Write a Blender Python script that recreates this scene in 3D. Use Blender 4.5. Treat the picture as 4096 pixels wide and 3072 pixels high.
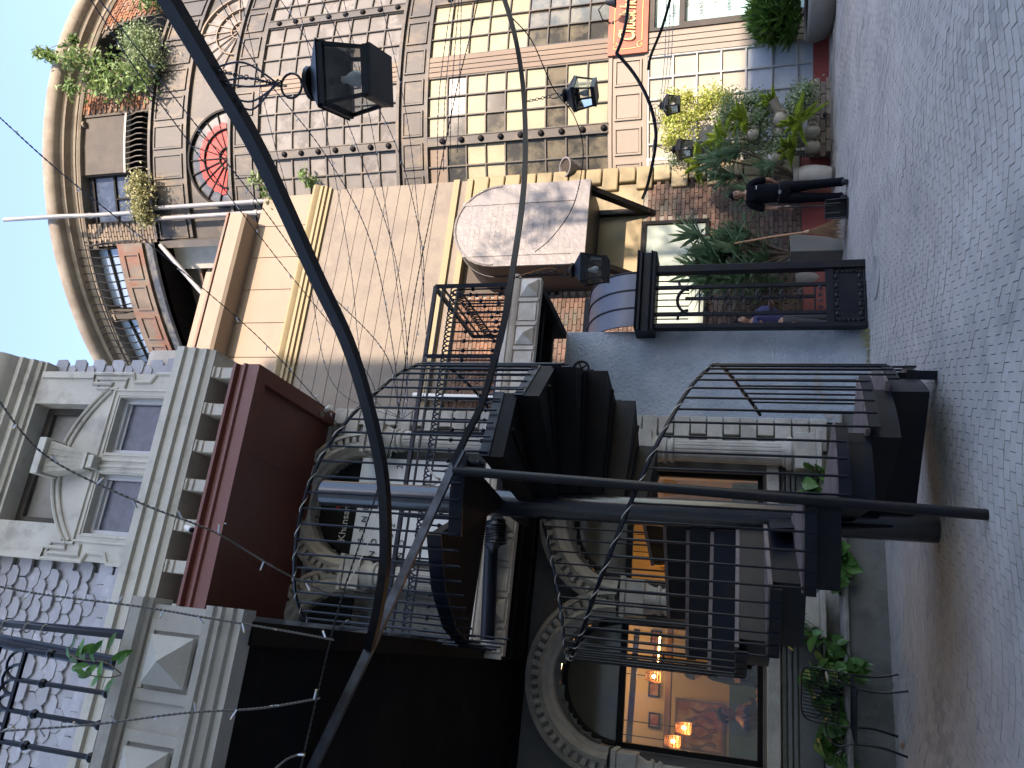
import bpy, bmesh, math, random
from mathutils import Vector, Matrix
random.seed(7)
scene = bpy.context.scene
COL = scene.collection
for _o in list(bpy.data.objects): bpy.data.objects.remove(_o)
PI = math.pi
# ------------------------------------------------------------------ camera
F_PX = 3076.0; CAM_H = 1.56
_vu, _vv = 1655. - 1536, -8450. - 2048
ROLL = math.atan2(_vu, -_vv); PITCH = math.atan(F_PX / math.hypot(_vu, _vv))
FWD = Vector((0, math.cos(PITCH), math.sin(PITCH))); UP0 = Vector((0, -math.sin(PITCH), math.cos(PITCH)))
RGT = Vector((1, 0, 0)) * math.cos(ROLL) + UP0 * math.sin(ROLL)
UPV = UP0 * math.cos(ROLL) - Vector((1, 0, 0)) * math.sin(ROLL)
EYE = Vector((0, 0, CAM_H))
cam = bpy.data.cameras.new('camera'); camo = bpy.data.objects.new('camera', cam); COL.objects.link(camo)
cam.sensor_fit = 'HORIZONTAL'; cam.sensor_width = 36.0; cam.lens = 36.0 * F_PX / 4096
cam.clip_start = 0.05; cam.clip_end = 2000
# the phone was held upright but the picture is stored turned: picture-left is up in the world
m3 = Matrix((-UPV, RGT, -FWD)).transposed()
camo.matrix_world = Matrix.Translation(EYE) @ m3.to_4x4()
scene.camera = camo
scene.render.engine = 'CYCLES'
scene.render.resolution_x = 1024; scene.render.resolution_y = 768
# ------------------------------------------------------------------ light
SUN_EL = math.radians(25.0); SUN_AZ_VEC = Vector((0.454, -0.891, 0)).normalized()
w = bpy.data.worlds.new('World'); scene.world = w; w.use_nodes = True
nt = w.node_tree; bg = nt.nodes['Background']
sky = nt.nodes.new('ShaderNodeTexSky'); sky.sky_type = 'NISHITA'; sky.sun_disc = False
sky.sun_elevation = SUN_EL; sky.sun_rotation = math.atan2(SUN_AZ_VEC.x, SUN_AZ_VEC.y)
sky.air_density = 1.25; sky.dust_density = .8; sky.ozone_density = 4.0; sky.altitude = 200
nt.links.new(sky.outputs[0], bg.inputs[0]); bg.inputs[1].default_value = 0.15
sl = bpy.data.lights.new('sun', 'SUN'); so = bpy.data.objects.new('sun', sl); COL.objects.link(so)
sl.energy = 2.0; sl.angle = math.radians(0.53); sl.color = (1.0, 0.93, 0.81)
_sd = (SUN_AZ_VEC * math.cos(SUN_EL) + Vector((0, 0, math.sin(SUN_EL))))
so.rotation_euler = (-_sd).to_track_quat('-Z', 'Y').to_euler(); so.location = (0, -20, 30)
scene.view_settings.view_transform = 'Standard'; scene.view_settings.look = 'None'
scene.view_settings.gamma = 1.0; scene.view_settings.exposure = 2.42
scene.view_settings.use_white_balance = True; scene.view_settings.white_balance_temperature = 7700; scene.view_settings.white_balance_tint = 21; scene.view_settings.use_curve_mapping = False
# ------------------------------------------------------------------ frames
ANG = math.atan2(.335, .94)
DS = Vector((math.cos(ANG), math.sin(ANG), 0)); DD = Vector((-math.sin(ANG), math.cos(ANG), 0))
def FA(s, d, z): return DS * s + DD * d + Vector((0, 0, z))          # facade frame: along, away, up
TC = Vector((5.62, 23.64, 0)); TR = 8.52; PH0 = math.atan2(-23.64, -5.62)
def TW(a, o, z):                                                      # round tower frame: arc length, outwards, up
    p = PH0 + a / TR; r = TR + o
    return Vector((TC.x + r * math.cos(p), TC.y + r * math.sin(p), z))
def ray(sx, sy): return FWD + RGT * ((3072 - sy - 1536) / F_PX) - UPV * ((sx - 2048) / F_PX)
def PY(sx, sy, y): r = ray(sx, sy); return EYE + r * (y / r.y)
def PD(sx, sy, d): r = ray(sx, sy); return EYE + r * ((d - EYE.dot(DD)) / r.dot(DD))
def PG(sx, sy, z=0): r = ray(sx, sy); return EYE + r * ((z - CAM_H) / r.z)
def seen(p, pad=80):
    v = p - EYE; z = v.dot(FWD)
    if z < .3: return False
    u = 1536 + F_PX * v.dot(RGT) / z; w_ = 2048 - F_PX * v.dot(UPV) / z
    return -pad < u < 3072 + pad and -pad < w_ < 4096 + pad
K = 1.8517
# ------------------------------------------------------------------ mesh builder
class MB:
    def __init__(s): s.v = []; s.f = []
    def add(s, vs, fs):
        n = len(s.v); s.v += [Vector(v) for v in vs]; s.f += [tuple(i + n for i in f) for f in fs]; return s
    def hexa(s, p):
        return s.add(p, [(0, 3, 2, 1), (4, 5, 6, 7), (0, 1, 5, 4), (1, 2, 6, 5), (2, 3, 7, 6), (3, 0, 4, 7)])
    def box(s, M, x0, x1, y0, y1, z0, z1, n=1):
        if n == 1:
            return s.hexa([M(x0, y0, z0), M(x1, y0, z0), M(x1, y1, z0), M(x0, y1, z0), M(x0, y0, z1), M(x1, y0, z1), M(x1, y1, z1), M(x0, y1, z1)])
        vs = []; fs = []
        for i in range(n + 1):
            x = x0 + (x1 - x0) * i / n
            vs += [M(x, y0, z0), M(x, y1, z0), M(x, y1, z1), M(x, y0, z1)]
        for i in range(n):
            a = i * 4; b = a + 4
            for k in range(4): fs.append((a + k, a + (k + 1) % 4, b + (k + 1) % 4, b + k))
        fs += [(3, 2, 1, 0), (n * 4, n * 4 + 1, n * 4 + 2, n * 4 + 3)]
        return s.add(vs, fs)
    def prof(s, M, path, x0, x1, n=1):
        """profile [(y,z)...] swept along x in frame M, closed profile"""
        m = len(path); vs = []; fs = []
        for i in range(n + 1):
            x = x0 + (x1 - x0) * i / n
            vs += [M(x, y, z) for y, z in path]
        for i in range(n):
            a = i * m; b = a + m
            for k in range(m): fs.append((a + k, a + (k + 1) % m, b + (k + 1) % m, b + k))
        fs += [tuple(range(m - 1, -1, -1)), tuple(range(n * m, n * m + m))]
        return s.add(vs, fs)
    def prism(s, pts, ext):
        n = len(pts); ext = Vector(ext)
        vs = [Vector(p) for p in pts] + [Vector(p) + ext for p in pts]
        fs = [tuple(range(n - 1, -1, -1)), tuple(range(n, 2 * n))] + [(i, (i + 1) % n, n + (i + 1) % n, n + i) for i in range(n)]
        return s.add(vs, fs)
    def tube(s, pts, r, n=8, closed=False, cap=True, sq=False):
        pts = [Vector(p) for p in pts]; m = len(pts); vs = []; fs = []
        rr = r if isinstance(r, (list, tuple)) else [r] * m
        up = None
        for i in range(m):
            if closed: t = pts[(i + 1) % m] - pts[i - 1]
            else: t = pts[min(i + 1, m - 1)] - pts[max(i - 1, 0)]
            if t.length < 1e-9: t = Vector((0, 0, 1))
            t.normalize()
            if up is None:
                up = Vector((0, 0, 1)) if abs(t.z) < .9 else Vector((0, 1, 0))
            a = t.cross(up)
            if a.length < 1e-6: a = t.cross(Vector((1, 0, 0)))
            a.normalize(); b = a.cross(t); up = b
            for k in range(n):
                th = 2 * PI * (k + (.5 if sq else 0)) / n
                vs.append(pts[i] + (a * math.cos(th) + b * math.sin(th)) * rr[i])
        for i in range(m if closed else m - 1):
            j = (i + 1) % m
            for k in range(n): fs.append((i * n + k, i * n + (k + 1) % n, j * n + (k + 1) % n, j * n + k))
        if cap and not closed: fs += [tuple(range(n - 1, -1, -1)), tuple(range((m - 1) * n, m * n))]
        return s.add(vs, fs)
    def bar(s, a, b, w, h=None):
        a = Vector(a); b = Vector(b); return s.tube([a, b], (w if h is None else w) * .7071, 4, sq=True)
    def lathe(s, c, prof, n=20, a0=0, a1=2 * PI, M=None):
        full = abs(a1 - a0 - 2 * PI) < 1e-6; m = len(prof); vs = []; fs = []; c = Vector(c)
        cnt = n if full else n + 1
        for i in range(cnt):
            th = a0 + (a1 - a0) * i / n
            for r, z in prof:
                p = Vector((math.cos(th) * r, math.sin(th) * r, z))
                vs.append(c + (M @ p if M else p))
        for i in range(n):
            j = (i + 1) % cnt
            for k in range(m - 1): fs.append((i * m + k, j * m + k, j * m + k + 1, i * m + k + 1))
        return s.add(vs, fs)
    def grid(s, fn, nu, nv):
        vs = [fn(i / nu, j / nv) for i in range(nu + 1) for j in range(nv + 1)]
        fs = [(i * (nv + 1) + j, (i + 1) * (nv + 1) + j, (i + 1) * (nv + 1) + j + 1, i * (nv + 1) + j + 1) for i in range(nu) for j in range(nv)]
        return s.add(vs, fs)
    def quad(s, a, b, c, d): return s.add([a, b, c, d], [(0, 1, 2, 3)])
    def ball(s, c, r, n=10, sc=(1, 1, 1)):
        c = Vector(c); vs = [c + Vector((0, 0, r * sc[2]))]; fs = []; h = max(3, n // 2)
        for i in range(1, h):
            ph = PI * i / h
            for k in range(n):
                th = 2 * PI * k / n
                vs.append(c + Vector((math.sin(ph) * math.cos(th) * sc[0], math.sin(ph) * math.sin(th) * sc[1], math.cos(ph) * sc[2])) * r)
        vs.append(c - Vector((0, 0, r * sc[2])))
        for k in range(n): fs.append((0, 1 + k, 1 + (k + 1) % n))
        for i in range(h - 2):
            for k in range(n): fs.append((1 + i * n + k, 1 + (i + 1) * n + k, 1 + (i + 1) * n + (k + 1) % n, 1 + i * n + (k + 1) % n))
        for k in range(n): fs.append((len(vs) - 1, 1 + (h - 2) * n + (k + 1) % n, 1 + (h - 2) * n + k))
        return s.add(vs, fs)
    def ring(s, c, R, r, ax=None, n=16, m=5):
        c = Vector(c); q = Vector((0, 0, 1)).rotation_difference(Vector(ax)).to_matrix() if ax else Matrix.Identity(3)
        return s.tube([c + q @ Vector((math.cos(2 * PI * i / n) * R, math.sin(2 * PI * i / n) * R, 0)) for i in range(n)], r, m, closed=True)
ORG = {}
def mesh_of(name, mb, org=Vector((0, 0, 0)), fix=True, sharp=38):
    me = bpy.data.meshes.new(name)
    me.from_pydata([v - org for v in mb.v], [], mb.f)
    if fix:
        b = bmesh.new(); b.from_mesh(me); bmesh.ops.recalc_face_normals(b, faces=b.faces); b.to_mesh(me); b.free()
    me.polygons.foreach_set('use_smooth', [True] * len(me.polygons))
    me.set_sharp_from_angle(angle=math.radians(sharp)); me.update()
    return me
def tags(o, label=None, cat=None, group=None, kind=None):
    if label: o['label'] = label
    if cat: o['category'] = cat
    if group: o['group'] = group
    if kind: o['kind'] = kind
    return o
def thing(name, loc, label, cat, group=None):
    o = bpy.data.objects.new(name, None); COL.objects.link(o); o.location = loc; o.empty_display_size = .1
    ORG[o.name] = Vector(loc); return tags(o, label, cat, group)
def ob(name, mb, mat, parent=None, label=None, cat=None, group=None, kind=None, bev=0, fix=True, sharp=38, weld=False):
    if parent is not None: org = ORG[parent.name]
    elif kind: org = Vector((0, 0, 0))
    else:
        xs = [v.x for v in mb.v]; ys = [v.y for v in mb.v]
        org = Vector((sum(xs) / len(xs), sum(ys) / len(ys), min(v.z for v in mb.v)))
    o = bpy.data.objects.new(name, mesh_of(name, mb, org, fix, sharp)); COL.objects.link(o)
    if weld:
        b = bmesh.new(); b.from_mesh(o.data); bmesh.ops.remove_doubles(b, verts=b.verts, dist=.002); b.to_mesh(o.data); b.free()
    for m_ in (mat if isinstance(mat, (list, tuple)) else [mat]): o.data.materials.append(m_)
    if parent is not None: o.parent = parent
    else: o.location = org
    ORG[o.name] = org
    if bev:
        b = o.modifiers.new('bevel', 'BEVEL'); b.width = bev; b.segments = 2; b.limit_method = 'ANGLE'; b.angle_limit = math.radians(40)
    return tags(o, label, cat, group, kind)
def place(name, me, parent, loc, rotm=None, scale=(1, 1, 1), label=None):
    """one part sharing mesh data; loc in world, rotation a 3x3 or z angle"""
    o = bpy.data.objects.new(name, me); COL.objects.link(o); o.parent = parent
    o.location = Vector(loc) - ORG[parent.name]
    if rotm is not None: o.rotation_euler = (0, 0, rotm) if isinstance(rotm, (int, float)) else rotm.to_euler()
    o.scale = scale; ORG[o.name] = Vector(loc)
    return tags(o, label)
KIDS = {}
def copy_tree(o, loc=None, parent=None, label=None):
    c = o.copy(); COL.objects.link(c)
    if parent is not None: c.parent = parent
    if loc is not None: c.location = loc
    if label: c['label'] = label
    for ch in list(o.children): copy_tree(ch, None, c)
    return c
UNIT = MB().box(lambda x, y, z: Vector((x, y, z)), -.5, .5, -.5, .5, -.5, .5)
def unit_mesh(mat, name='block'):
    me = mesh_of(name, UNIT); me.materials.append(mat); return me
def pieces(name, specs, parent, mat, limit=300, bulk=None):
    """specs: (centre, size, zrot). The largest in view become parts of their own, the rest one joined part."""
    me = unit_mesh(mat, name)
    sp = [s_ for s_ in specs if seen(s_[0], 250)]
    sp.sort(key=lambda t: (t[0] - EYE).length / max(t[1][0], .02) ** .5)
    for c, sz, rz in sp[:limit]: place(name, me, parent, c, rz, sz)
    if len(sp) > limit:
        mb = MB()
        for c, sz, rz in sp[limit:]:
            q = Matrix.Rotation(rz, 3, 'Z')
            mb.add([c + q @ Vector((v.x * sz[0], v.y * sz[1], v.z * sz[2])) for v in UNIT.v], UNIT.f)
        ob(bulk or name + '_field', mb, mat, parent, kind='stuff', fix=False)
# ------------------------------------------------------------------ materials
FAC = {'whitewashed_pane': .5, 'pane_with_cream_blind': .58, 'cladding_pinkish': .6, 'yellow_cream_mould': .62, 'ruled_stucco': .66, 'tower_cornice_stone': .7, 'peeling_beige_paint': .66, 'terracotta_signboard': .8, 'orange_brick': .6, 'weathered_ribbed_timber': .85, 'yellow_plaster': .8, 'grey_plastic_pipe': .62, 'rust_stained_panel': .8, 'closing': .8,
       'concrete_paver': 1.22, 'fish_scale_tile': .95, 'white_paint': .9, 'grey_painted_sheet_metal': .78}
def mat(name, c, rough=.7, metal=0., var=.12, scale=6., bump=.15, bscale=60., c2=None, c2amt=.5, c2scale=1.4, stretch=(1, 1, 1), rnd=0., spec=.5, bdist=.01, thr=(.45, .6)):
    k_ = FAC.get(name, 1); c = tuple(x * k_ for x in c); c2 = tuple(x * k_ for x in c2) if c2 else None
    m = bpy.data.materials.new(name); m.use_nodes = True; n = m.node_tree.nodes; L = m.node_tree.links
    p = n['Principled BSDF']; p.inputs['Roughness'].default_value = rough; p.inputs['Metallic'].default_value = metal
    p.inputs['Specular IOR Level'].default_value = spec
    geo = n.new('ShaderNodeNewGeometry'); mp = n.new('ShaderNodeMapping'); mp.inputs['Scale'].default_value = stretch
    L.new(geo.outputs['Position'], mp.inputs[0])
    nz = n.new('ShaderNodeTexNoise'); nz.inputs['Scale'].default_value = scale; nz.inputs['Detail'].default_value = 6; nz.inputs['Roughness'].default_value = .6
    L.new(mp.outputs[0], nz.inputs[0])
    hs = n.new('ShaderNodeHueSaturation'); hs.inputs['Color'].default_value = (*c, 1)
    mr = n.new('ShaderNodeMapRange'); mr.inputs['From Min'].default_value = .25; mr.inputs['From Max'].default_value = .75
    mr.inputs['To Min'].default_value = 1 - var; mr.inputs['To Max'].default_value = 1 + var
    L.new(nz.outputs['Fac'], mr.inputs[0])
    val = mr.outputs[0]
    if rnd:
        oi = n.new('ShaderNodeObjectInfo'); ad = n.new('ShaderNodeMath'); ad.operation = 'ADD'
        L.new(oi.outputs['Random'], ad.inputs[0]); L.new(geo.outputs['Random Per Island'], ad.inputs[1])
        fr = n.new('ShaderNodeMath'); fr.operation = 'FRACT'; L.new(ad.outputs[0], fr.inputs[0])
        r2 = n.new('ShaderNodeMapRange'); r2.inputs['To Min'].default_value = 1 - rnd; r2.inputs['To Max'].default_value = 1 + rnd
        L.new(fr.outputs[0], r2.inputs[0]); mu = n.new('ShaderNodeMath'); mu.operation = 'MULTIPLY'
        L.new(val, mu.inputs[0]); L.new(r2.outputs[0], mu.inputs[1]); val = mu.outputs[0]
    L.new(val, hs.inputs['Value']); col = hs.outputs[0]
    if c2:
        n2 = n.new('ShaderNodeTexNoise'); n2.inputs['Scale'].default_value = c2scale; n2.inputs['Detail'].default_value = 8; n2.inputs['Roughness'].default_value = .68
        L.new(mp.outputs[0], n2.inputs[0])
        r = n.new('ShaderNodeMapRange'); r.inputs['From Min'].default_value = thr[0]; r.inputs['From Max'].default_value = thr[1]; r.inputs['To Max'].default_value = c2amt
        L.new(n2.outputs['Fac'], r.inputs[0]); src = r.outputs[0]
        if rnd:
            m5 = n.new('ShaderNodeMath'); m5.operation = 'MULTIPLY'; L.new(fr.outputs[0], m5.inputs[0]); m5.inputs[1].default_value = 1.6
            m6 = n.new('ShaderNodeMath'); m6.operation = 'MULTIPLY'; m6.use_clamp = True; L.new(src, m6.inputs[0]); L.new(m5.outputs[0], m6.inputs[1]); src = m6.outputs[0]
        mx = n.new('ShaderNodeMix'); mx.data_type = 'RGBA'; L.new(src, mx.inputs[0]); L.new(col, mx.inputs[6]); mx.inputs[7].default_value = (*c2, 1)
        col = mx.outputs[2]
    L.new(col, p.inputs['Base Color'])
    if bump:
        nb = n.new('ShaderNodeTexNoise'); nb.inputs['Scale'].default_value = bscale; nb.inputs['Detail'].default_value = 4
        L.new(mp.outputs[0], nb.inputs[0]); bp = n.new('ShaderNodeBump'); bp.inputs['Strength'].default_value = bump; bp.inputs['Distance'].default_value = bdist
        L.new(nb.outputs['Fac'], bp.inputs['Height']); L.new(bp.outputs[0], p.inputs['Normal'])
        rr = n.new('ShaderNodeMapRange'); rr.inputs['To Min'].default_value = max(.02, rough - .12); rr.inputs['To Max'].default_value = min(1, rough + .12)
        L.new(nz.outputs['Fac'], rr.inputs[0]); L.new(rr.outputs[0], p.inputs['Roughness'])
    return m
def glass(name, tint=(.9, .95, .95), refl=.12, rough=.02):
    m = bpy.data.materials.new(name); m.use_nodes = True; n = m.node_tree.nodes; L = m.node_tree.links
    n.remove(n['Principled BSDF']); t = n.new('ShaderNodeBsdfTransparent'); t.inputs[0].default_value = (*tint, 1)
    g = n.new('ShaderNodeBsdfGlossy'); g.inputs['Roughness'].default_value = rough
    lw = n.new('ShaderNodeLayerWeight'); lw.inputs[0].default_value = .35
    mr = n.new('ShaderNodeMapRange'); mr.inputs['To Min'].default_value = refl; mr.inputs['To Max'].default_value = .9; L.new(lw.outputs['Fresnel'], mr.inputs[0])
    mx = n.new('ShaderNodeMixShader'); L.new(mr.outputs[0], mx.inputs[0]); L.new(t.outputs[0], mx.inputs[1]); L.new(g.outputs[0], mx.inputs[2])
    L.new(mx.outputs[0], n['Material Output'].inputs[0]); return m
def emit(name, c, s):
    m = bpy.data.materials.new(name); m.use_nodes = True; n = m.node_tree.nodes; L = m.node_tree.links
    n.remove(n['Principled BSDF']); e = n.new('ShaderNodeEmission'); e.inputs[0].default_value = (*c, 1); e.inputs[1].default_value = s
    L.new(e.outputs[0], n['Material Output'].inputs[0]); return m
def leafmat(name, c, c2, rough=.45):
    m = mat(name, c, rough, var=.25, scale=9, bump=0, c2=c2, c2amt=.7, c2scale=5, rnd=.3)
    n = m.node_tree.nodes; L = m.node_tree.links; p = n['Principled BSDF']; tr = n.new('ShaderNodeBsdfTranslucent')
    src = p.inputs['Base Color'].links[0].from_socket; L.new(src, tr.inputs[0])
    mx = n.new('ShaderNodeMixShader'); mx.inputs[0].default_value = .3; L.new(p.outputs[0], mx.inputs[1]); L.new(tr.outputs[0], mx.inputs[2])
    L.new(mx.outputs[0], n['Material Output'].inputs[0]); return m
M = {}
M['steel'] = mat('black_painted_steel', (.0035, .0055, .0125), .36, var=.3, scale=7, bump=.2, bscale=90, c2=(.014, .013, .012), c2amt=.5, c2scale=3, bdist=.004, spec=.25)
M['steel_arm'] = mat('dark_square_tube', (.0055, .0065, .0095), .40, var=.3, scale=4, bump=.15, c2=(.02, .015, .012), c2amt=.4, c2scale=6, bdist=.004, spec=.25)
M['steel_soft'] = mat('dark_steel_plate', (.004, .004, .005), .65, var=.3, scale=3, bump=.25, bscale=14, spec=.2, c2=(.012, .009, .007), c2amt=.6, c2scale=2.5)
M['tread'] = mat('pink_stone_tread', (.19, .145, .135), .7, var=.2, scale=14, bump=.3, c2=(.12, .09, .085), c2amt=.8, c2scale=7, stretch=(1, 1, .4))
M['paver'] = mat('concrete_paver', (.315, .287, .262), .7, var=.16, scale=.9, bump=.2, bscale=160, c2=(.20, .19, .18), c2amt=.75, c2scale=.55, rnd=.07, bdist=.004)
M['joint'] = mat('sand_joint', (.13, .125, .12), .95, var=.3, scale=30)
M['curb'] = mat('dirty_concrete', (.27, .26, .245), .85, var=.2, scale=5, bump=.4, bscale=40, c2=(.1, .1, .09), c2amt=.6)
M['plinth'] = mat('dark_render_plinth', (.12, .122, .115), .85, var=.25, scale=2.5, bump=.3, bscale=25, c2=(.05, .055, .055), c2amt=.7, c2scale=2)
M['stucco'] = mat('blue_grey_stucco', (.245, .29, .335), .85, var=.14, scale=3, bump=1., bscale=24, c2=(.33, .37, .41), c2amt=.8, c2scale=1.3, bdist=.02)
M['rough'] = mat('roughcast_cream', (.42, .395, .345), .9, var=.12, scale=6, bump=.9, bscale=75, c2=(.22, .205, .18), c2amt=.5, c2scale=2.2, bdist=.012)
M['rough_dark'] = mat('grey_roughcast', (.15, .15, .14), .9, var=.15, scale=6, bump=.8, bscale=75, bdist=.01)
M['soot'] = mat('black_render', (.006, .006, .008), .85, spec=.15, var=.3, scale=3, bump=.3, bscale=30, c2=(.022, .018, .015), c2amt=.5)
M['cream'] = mat('cream_moulding', (.43, .41, .35), .75, var=.12, scale=3, bump=.3, bscale=40, c2=(.19, .175, .15), c2amt=.6, c2scale=2.4, thr=(.52, .68))
M['cream_b'] = mat('balcony_plaster', (.46, .42, .355), .8, var=.1, scale=5, bump=.45, bscale=35, c2=(.2, .18, .16), c2amt=.55, c2scale=2.6, thr=(.54, .7))
M['cream_w'] = mat('bridge_cream_plaster', (.55, .48, .40), .8, var=.08, scale=5, bump=.35, bscale=30, c2=(.33, .27, .21), c2amt=.5, c2scale=3)
M['oxide'] = mat('oxide_brown_paint', (.14, .038, .026), .5, var=.12, scale=3, bump=.12, bscale=30, c2=(.20, .09, .07), c2amt=.8, c2scale=2.6, thr=(.6, .72), stretch=(1, 1, .5))
M['scale'] = mat('fish_scale_tile', (.31, .303, .315), .6, var=.12, scale=7, bump=.35, bscale=30, c2=(.5, .5, .52), c2amt=.5, c2scale=5, rnd=.12, thr=(.55, .7))
M['ruled'] = mat('ruled_stucco', (.285, .245, .195), .85, var=.07, scale=4, bump=.35, bscale=18, c2=(.21, .175, .155), c2amt=.6, c2scale=1.6, bdist=.015)
M['panelw'] = mat('cladding_pinkish', (.38, .30, .225), .8, var=.05, scale=2, bump=.1, c2=(.31, .235, .19), c2amt=.4, c2scale=1.2)
M['mould_y'] = mat('yellow_cream_mould', (.38, .30, .165), .7, var=.1, scale=9, bump=.2, c2=(.35, .28, .16), c2amt=.5, c2scale=6)
M['yellow'] = mat('yellow_plaster', (.36, .295, .18), .85, var=.1, scale=3, bump=.3, bscale=25, c2=(.3, .25, .16), c2amt=.5)
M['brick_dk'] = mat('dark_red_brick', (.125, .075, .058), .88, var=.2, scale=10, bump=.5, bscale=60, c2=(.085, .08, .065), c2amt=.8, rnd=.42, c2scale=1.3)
M['brick_red'] = mat('orange_brick', (.30, .115, .055), .88, var=.2, scale=10, bump=.5, bscale=60, c2=(.30, .23, .17), c2amt=.5, rnd=.35, c2scale=1.5)
M['brick_mid'] = mat('brown_brick', (.16, .085, .052), .88, var=.2, scale=10, bump=.5, bscale=60, c2=(.12, .09, .07), c2amt=.6, rnd=.35, c2scale=1.5)
M['brick_grey'] = mat('grey_brick', (.20, .155, .115), .9, var=.22, scale=9, bump=.5, bscale=60, c2=(.09, .08, .07), c2amt=.8, rnd=.3, c2scale=.9)
M['brick_buff'] = mat('buff_planter_brick', (.28, .22, .18), .9, var=.2, scale=9, bump=.5, bscale=60, c2=(.10, .10, .095), c2amt=.8, rnd=.4, c2scale=2.2)
M['mortar'] = mat('mortar', (.075, .062, .05), .95, var=.2, scale=20)
M['mortar_lt'] = mat('pale_mortar', (.22, .2, .17), .95, var=.2, scale=20)
M['redbase'] = mat('red_oxide_base', (.25, .045, .038), .6, var=.12, scale=4, bump=.1, c2=(.14, .03, .025), c2amt=.6)
M['wood_dk'] = mat('weathered_dark_panel', (.055, .050, .045), .6, var=.35, scale=3.2, bump=.2, bscale=30, c2=(.17, .125, .08), c2amt=.6, c2scale=2.4, stretch=(1, 1, .45), thr=(.5, .66))
M['wood_rib'] = mat('weathered_ribbed_timber', (.22, .165, .12), .7, var=.25, scale=3, bump=.25, bscale=30, c2=(.16, .12, .095), c2amt=.8, c2scale=1.6, stretch=(1, 1, .2), thr=(.45, .65))
M['rust'] = mat('rust_stained_panel', (.17, .13, .095), .6, var=.3, scale=3, bump=.2, c2=(.2, .07, .035), c2amt=.8, c2scale=2.0, stretch=(1, 1, .5))
M['pane_w'] = mat('whitewashed_pane', (.36, .345, .33), .65, spec=.15, var=.12, scale=2.2, bump=.05, c2=(.25, .235, .225), c2amt=.8, c2scale=3, rnd=.13)
M['pane_y'] = mat('pane_with_cream_blind', (.47, .44, .29), .6, var=.07, scale=2, bump=0, c2=(.38, .35, .22), c2amt=.6, c2scale=2.5)
M['pane_c'] = mat('sunlit_cream_pane', (.36, .335, .285), .6, var=.06, scale=2, bump=0, c2=(.30, .28, .25), c2amt=.5, spec=.15)
M['alu'] = mat('pale_window_frame', (.42, .43, .45), .5, var=.08, bump=.05)
M['pane_d'] = mat('dark_window_pane', (.035, .034, .03), .15, var=.4, scale=2, bump=0, c2=(.15, .13, .09), c2amt=.8, c2scale=1.8, spec=.8)
M['pane_bl'] = mat('frosted_blue_pane', (.33, .38, .45), .35, var=.06, scale=2, bump=0, c2=(.5, .53, .55), c2amt=.5, c2scale=1.2)
M['pane_tl'] = mat('teal_shop_pane', (.26, .42, .42), .2, var=.08, scale=2, bump=0, c2=(.42, .50, .44), c2amt=.5, c2scale=.8)
M['pane_gr'] = mat('green_frosted_pane', (.27, .33, .30), .3, var=.06, scale=1.5, bump=0, c2=(.34, .37, .31), c2amt=.6, c2scale=1.4)
M['pane_blue'] = mat('deep_blue_glass', (.025, .038, .065), .25, var=.2, scale=3, bump=0, c2=(.07, .09, .13), c2amt=.6, c2scale=5, spec=.4)
M['pane_sky'] = mat('sky_glass', (.20, .27, .37), .12, var=.1, scale=2, bump=0, spec=.9)
M['red_fan'] = mat('red_curtain', (.36, .014, .010), .6, var=.2, scale=8, bump=.3, stretch=(1, 1, .1))
M['corn'] = mat('tower_cornice_stone', (.29, .255, .205), .85, var=.15, scale=4, bump=.5, bscale=25, c2=(.17, .13, .10), c2amt=.55, c2scale=1.8)
M['board'] = mat('charcoal_board', (.050, .044, .039), .8, var=.15, scale=2, bump=.1, c2=(.08, .068, .056), c2amt=.6, c2scale=1.6)
M['lower'] = mat('peeling_beige_paint', (.38, .33, .275), .75, var=.08, scale=4, bump=.15, c2=(.28, .19, .11), c2amt=.55, c2scale=2.6, thr=(.58, .74))
M['lower_g'] = mat('grey_window_frame', (.33, .34, .34), .6, var=.08, scale=5, bump=.1)
M['sign_or'] = mat('terracotta_signboard', (.36, .085, .045), .55, var=.07, scale=3, bump=.05, c2=(.45, .15, .09), c2amt=.4)
M['gold'] = mat('gold_lettering', (.72, .50, .2), .5, var=.05)
M['bay'] = mat('grey_painted_sheet_metal', (.225, .207, .198), .5, var=.08, scale=3, bump=.7, bscale=7, c2=(.19, .18, .195), c2amt=.6, c2scale=3, bdist=.03)
M['bay_side'] = mat('shaded_sheet_metal', (.024, .023, .023), .55, var=.15, scale=4, bump=.3, bscale=9)  # shade on the sunless bay side is put into this colour
M['awn'] = mat('blue_black_awning_metal', (.075, .085, .115), .38, var=.12, scale=3, bump=.1, c2=(.12, .125, .15), c2amt=.5)
M['pipe'] = mat('grey_plastic_pipe', (.26, .265, .29), .45, var=.12, scale=6, bump=.05, c2=(.55, .5, .42), c2amt=.4)
M['white'] = mat('white_paint', (.72, .71, .68), .6, var=.06, scale=4, bump=.05)
M['whiteboard'] = mat('white_panel', (.62, .64, .63), .5, var=.05, scale=2, bump=0)
M['ink'] = mat('dark_print', (.012, .012, .012), .8, spec=.15, bump=0)
M['pot'] = mat('grey_glazed_pot', (.34, .325, .29), .5, var=.12, scale=5, bump=.15, c2=(.24, .22, .2), c2amt=.5)
M['pot_dk'] = mat('dark_concrete_pot', (.13, .125, .115), .7, var=.15, scale=5, bump=.2)
M['pot_lt'] = mat('pale_concrete_pot', (.25, .24, .22), .6, var=.15, scale=4, bump=.2)
M['cerm'] = mat('cream_ceramic', (.27, .24, .185), .4, var=.08, scale=8, bump=.1, c2=(.4, .34, .25), c2amt=.4, c2scale=6)
M['soil'] = mat('soil', (.035, .025, .018), .95, var=.3, scale=40, bump=.6)
M['bark'] = mat('bark', (.16, .12, .085), .9, var=.25, scale=20, bump=.6)
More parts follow.
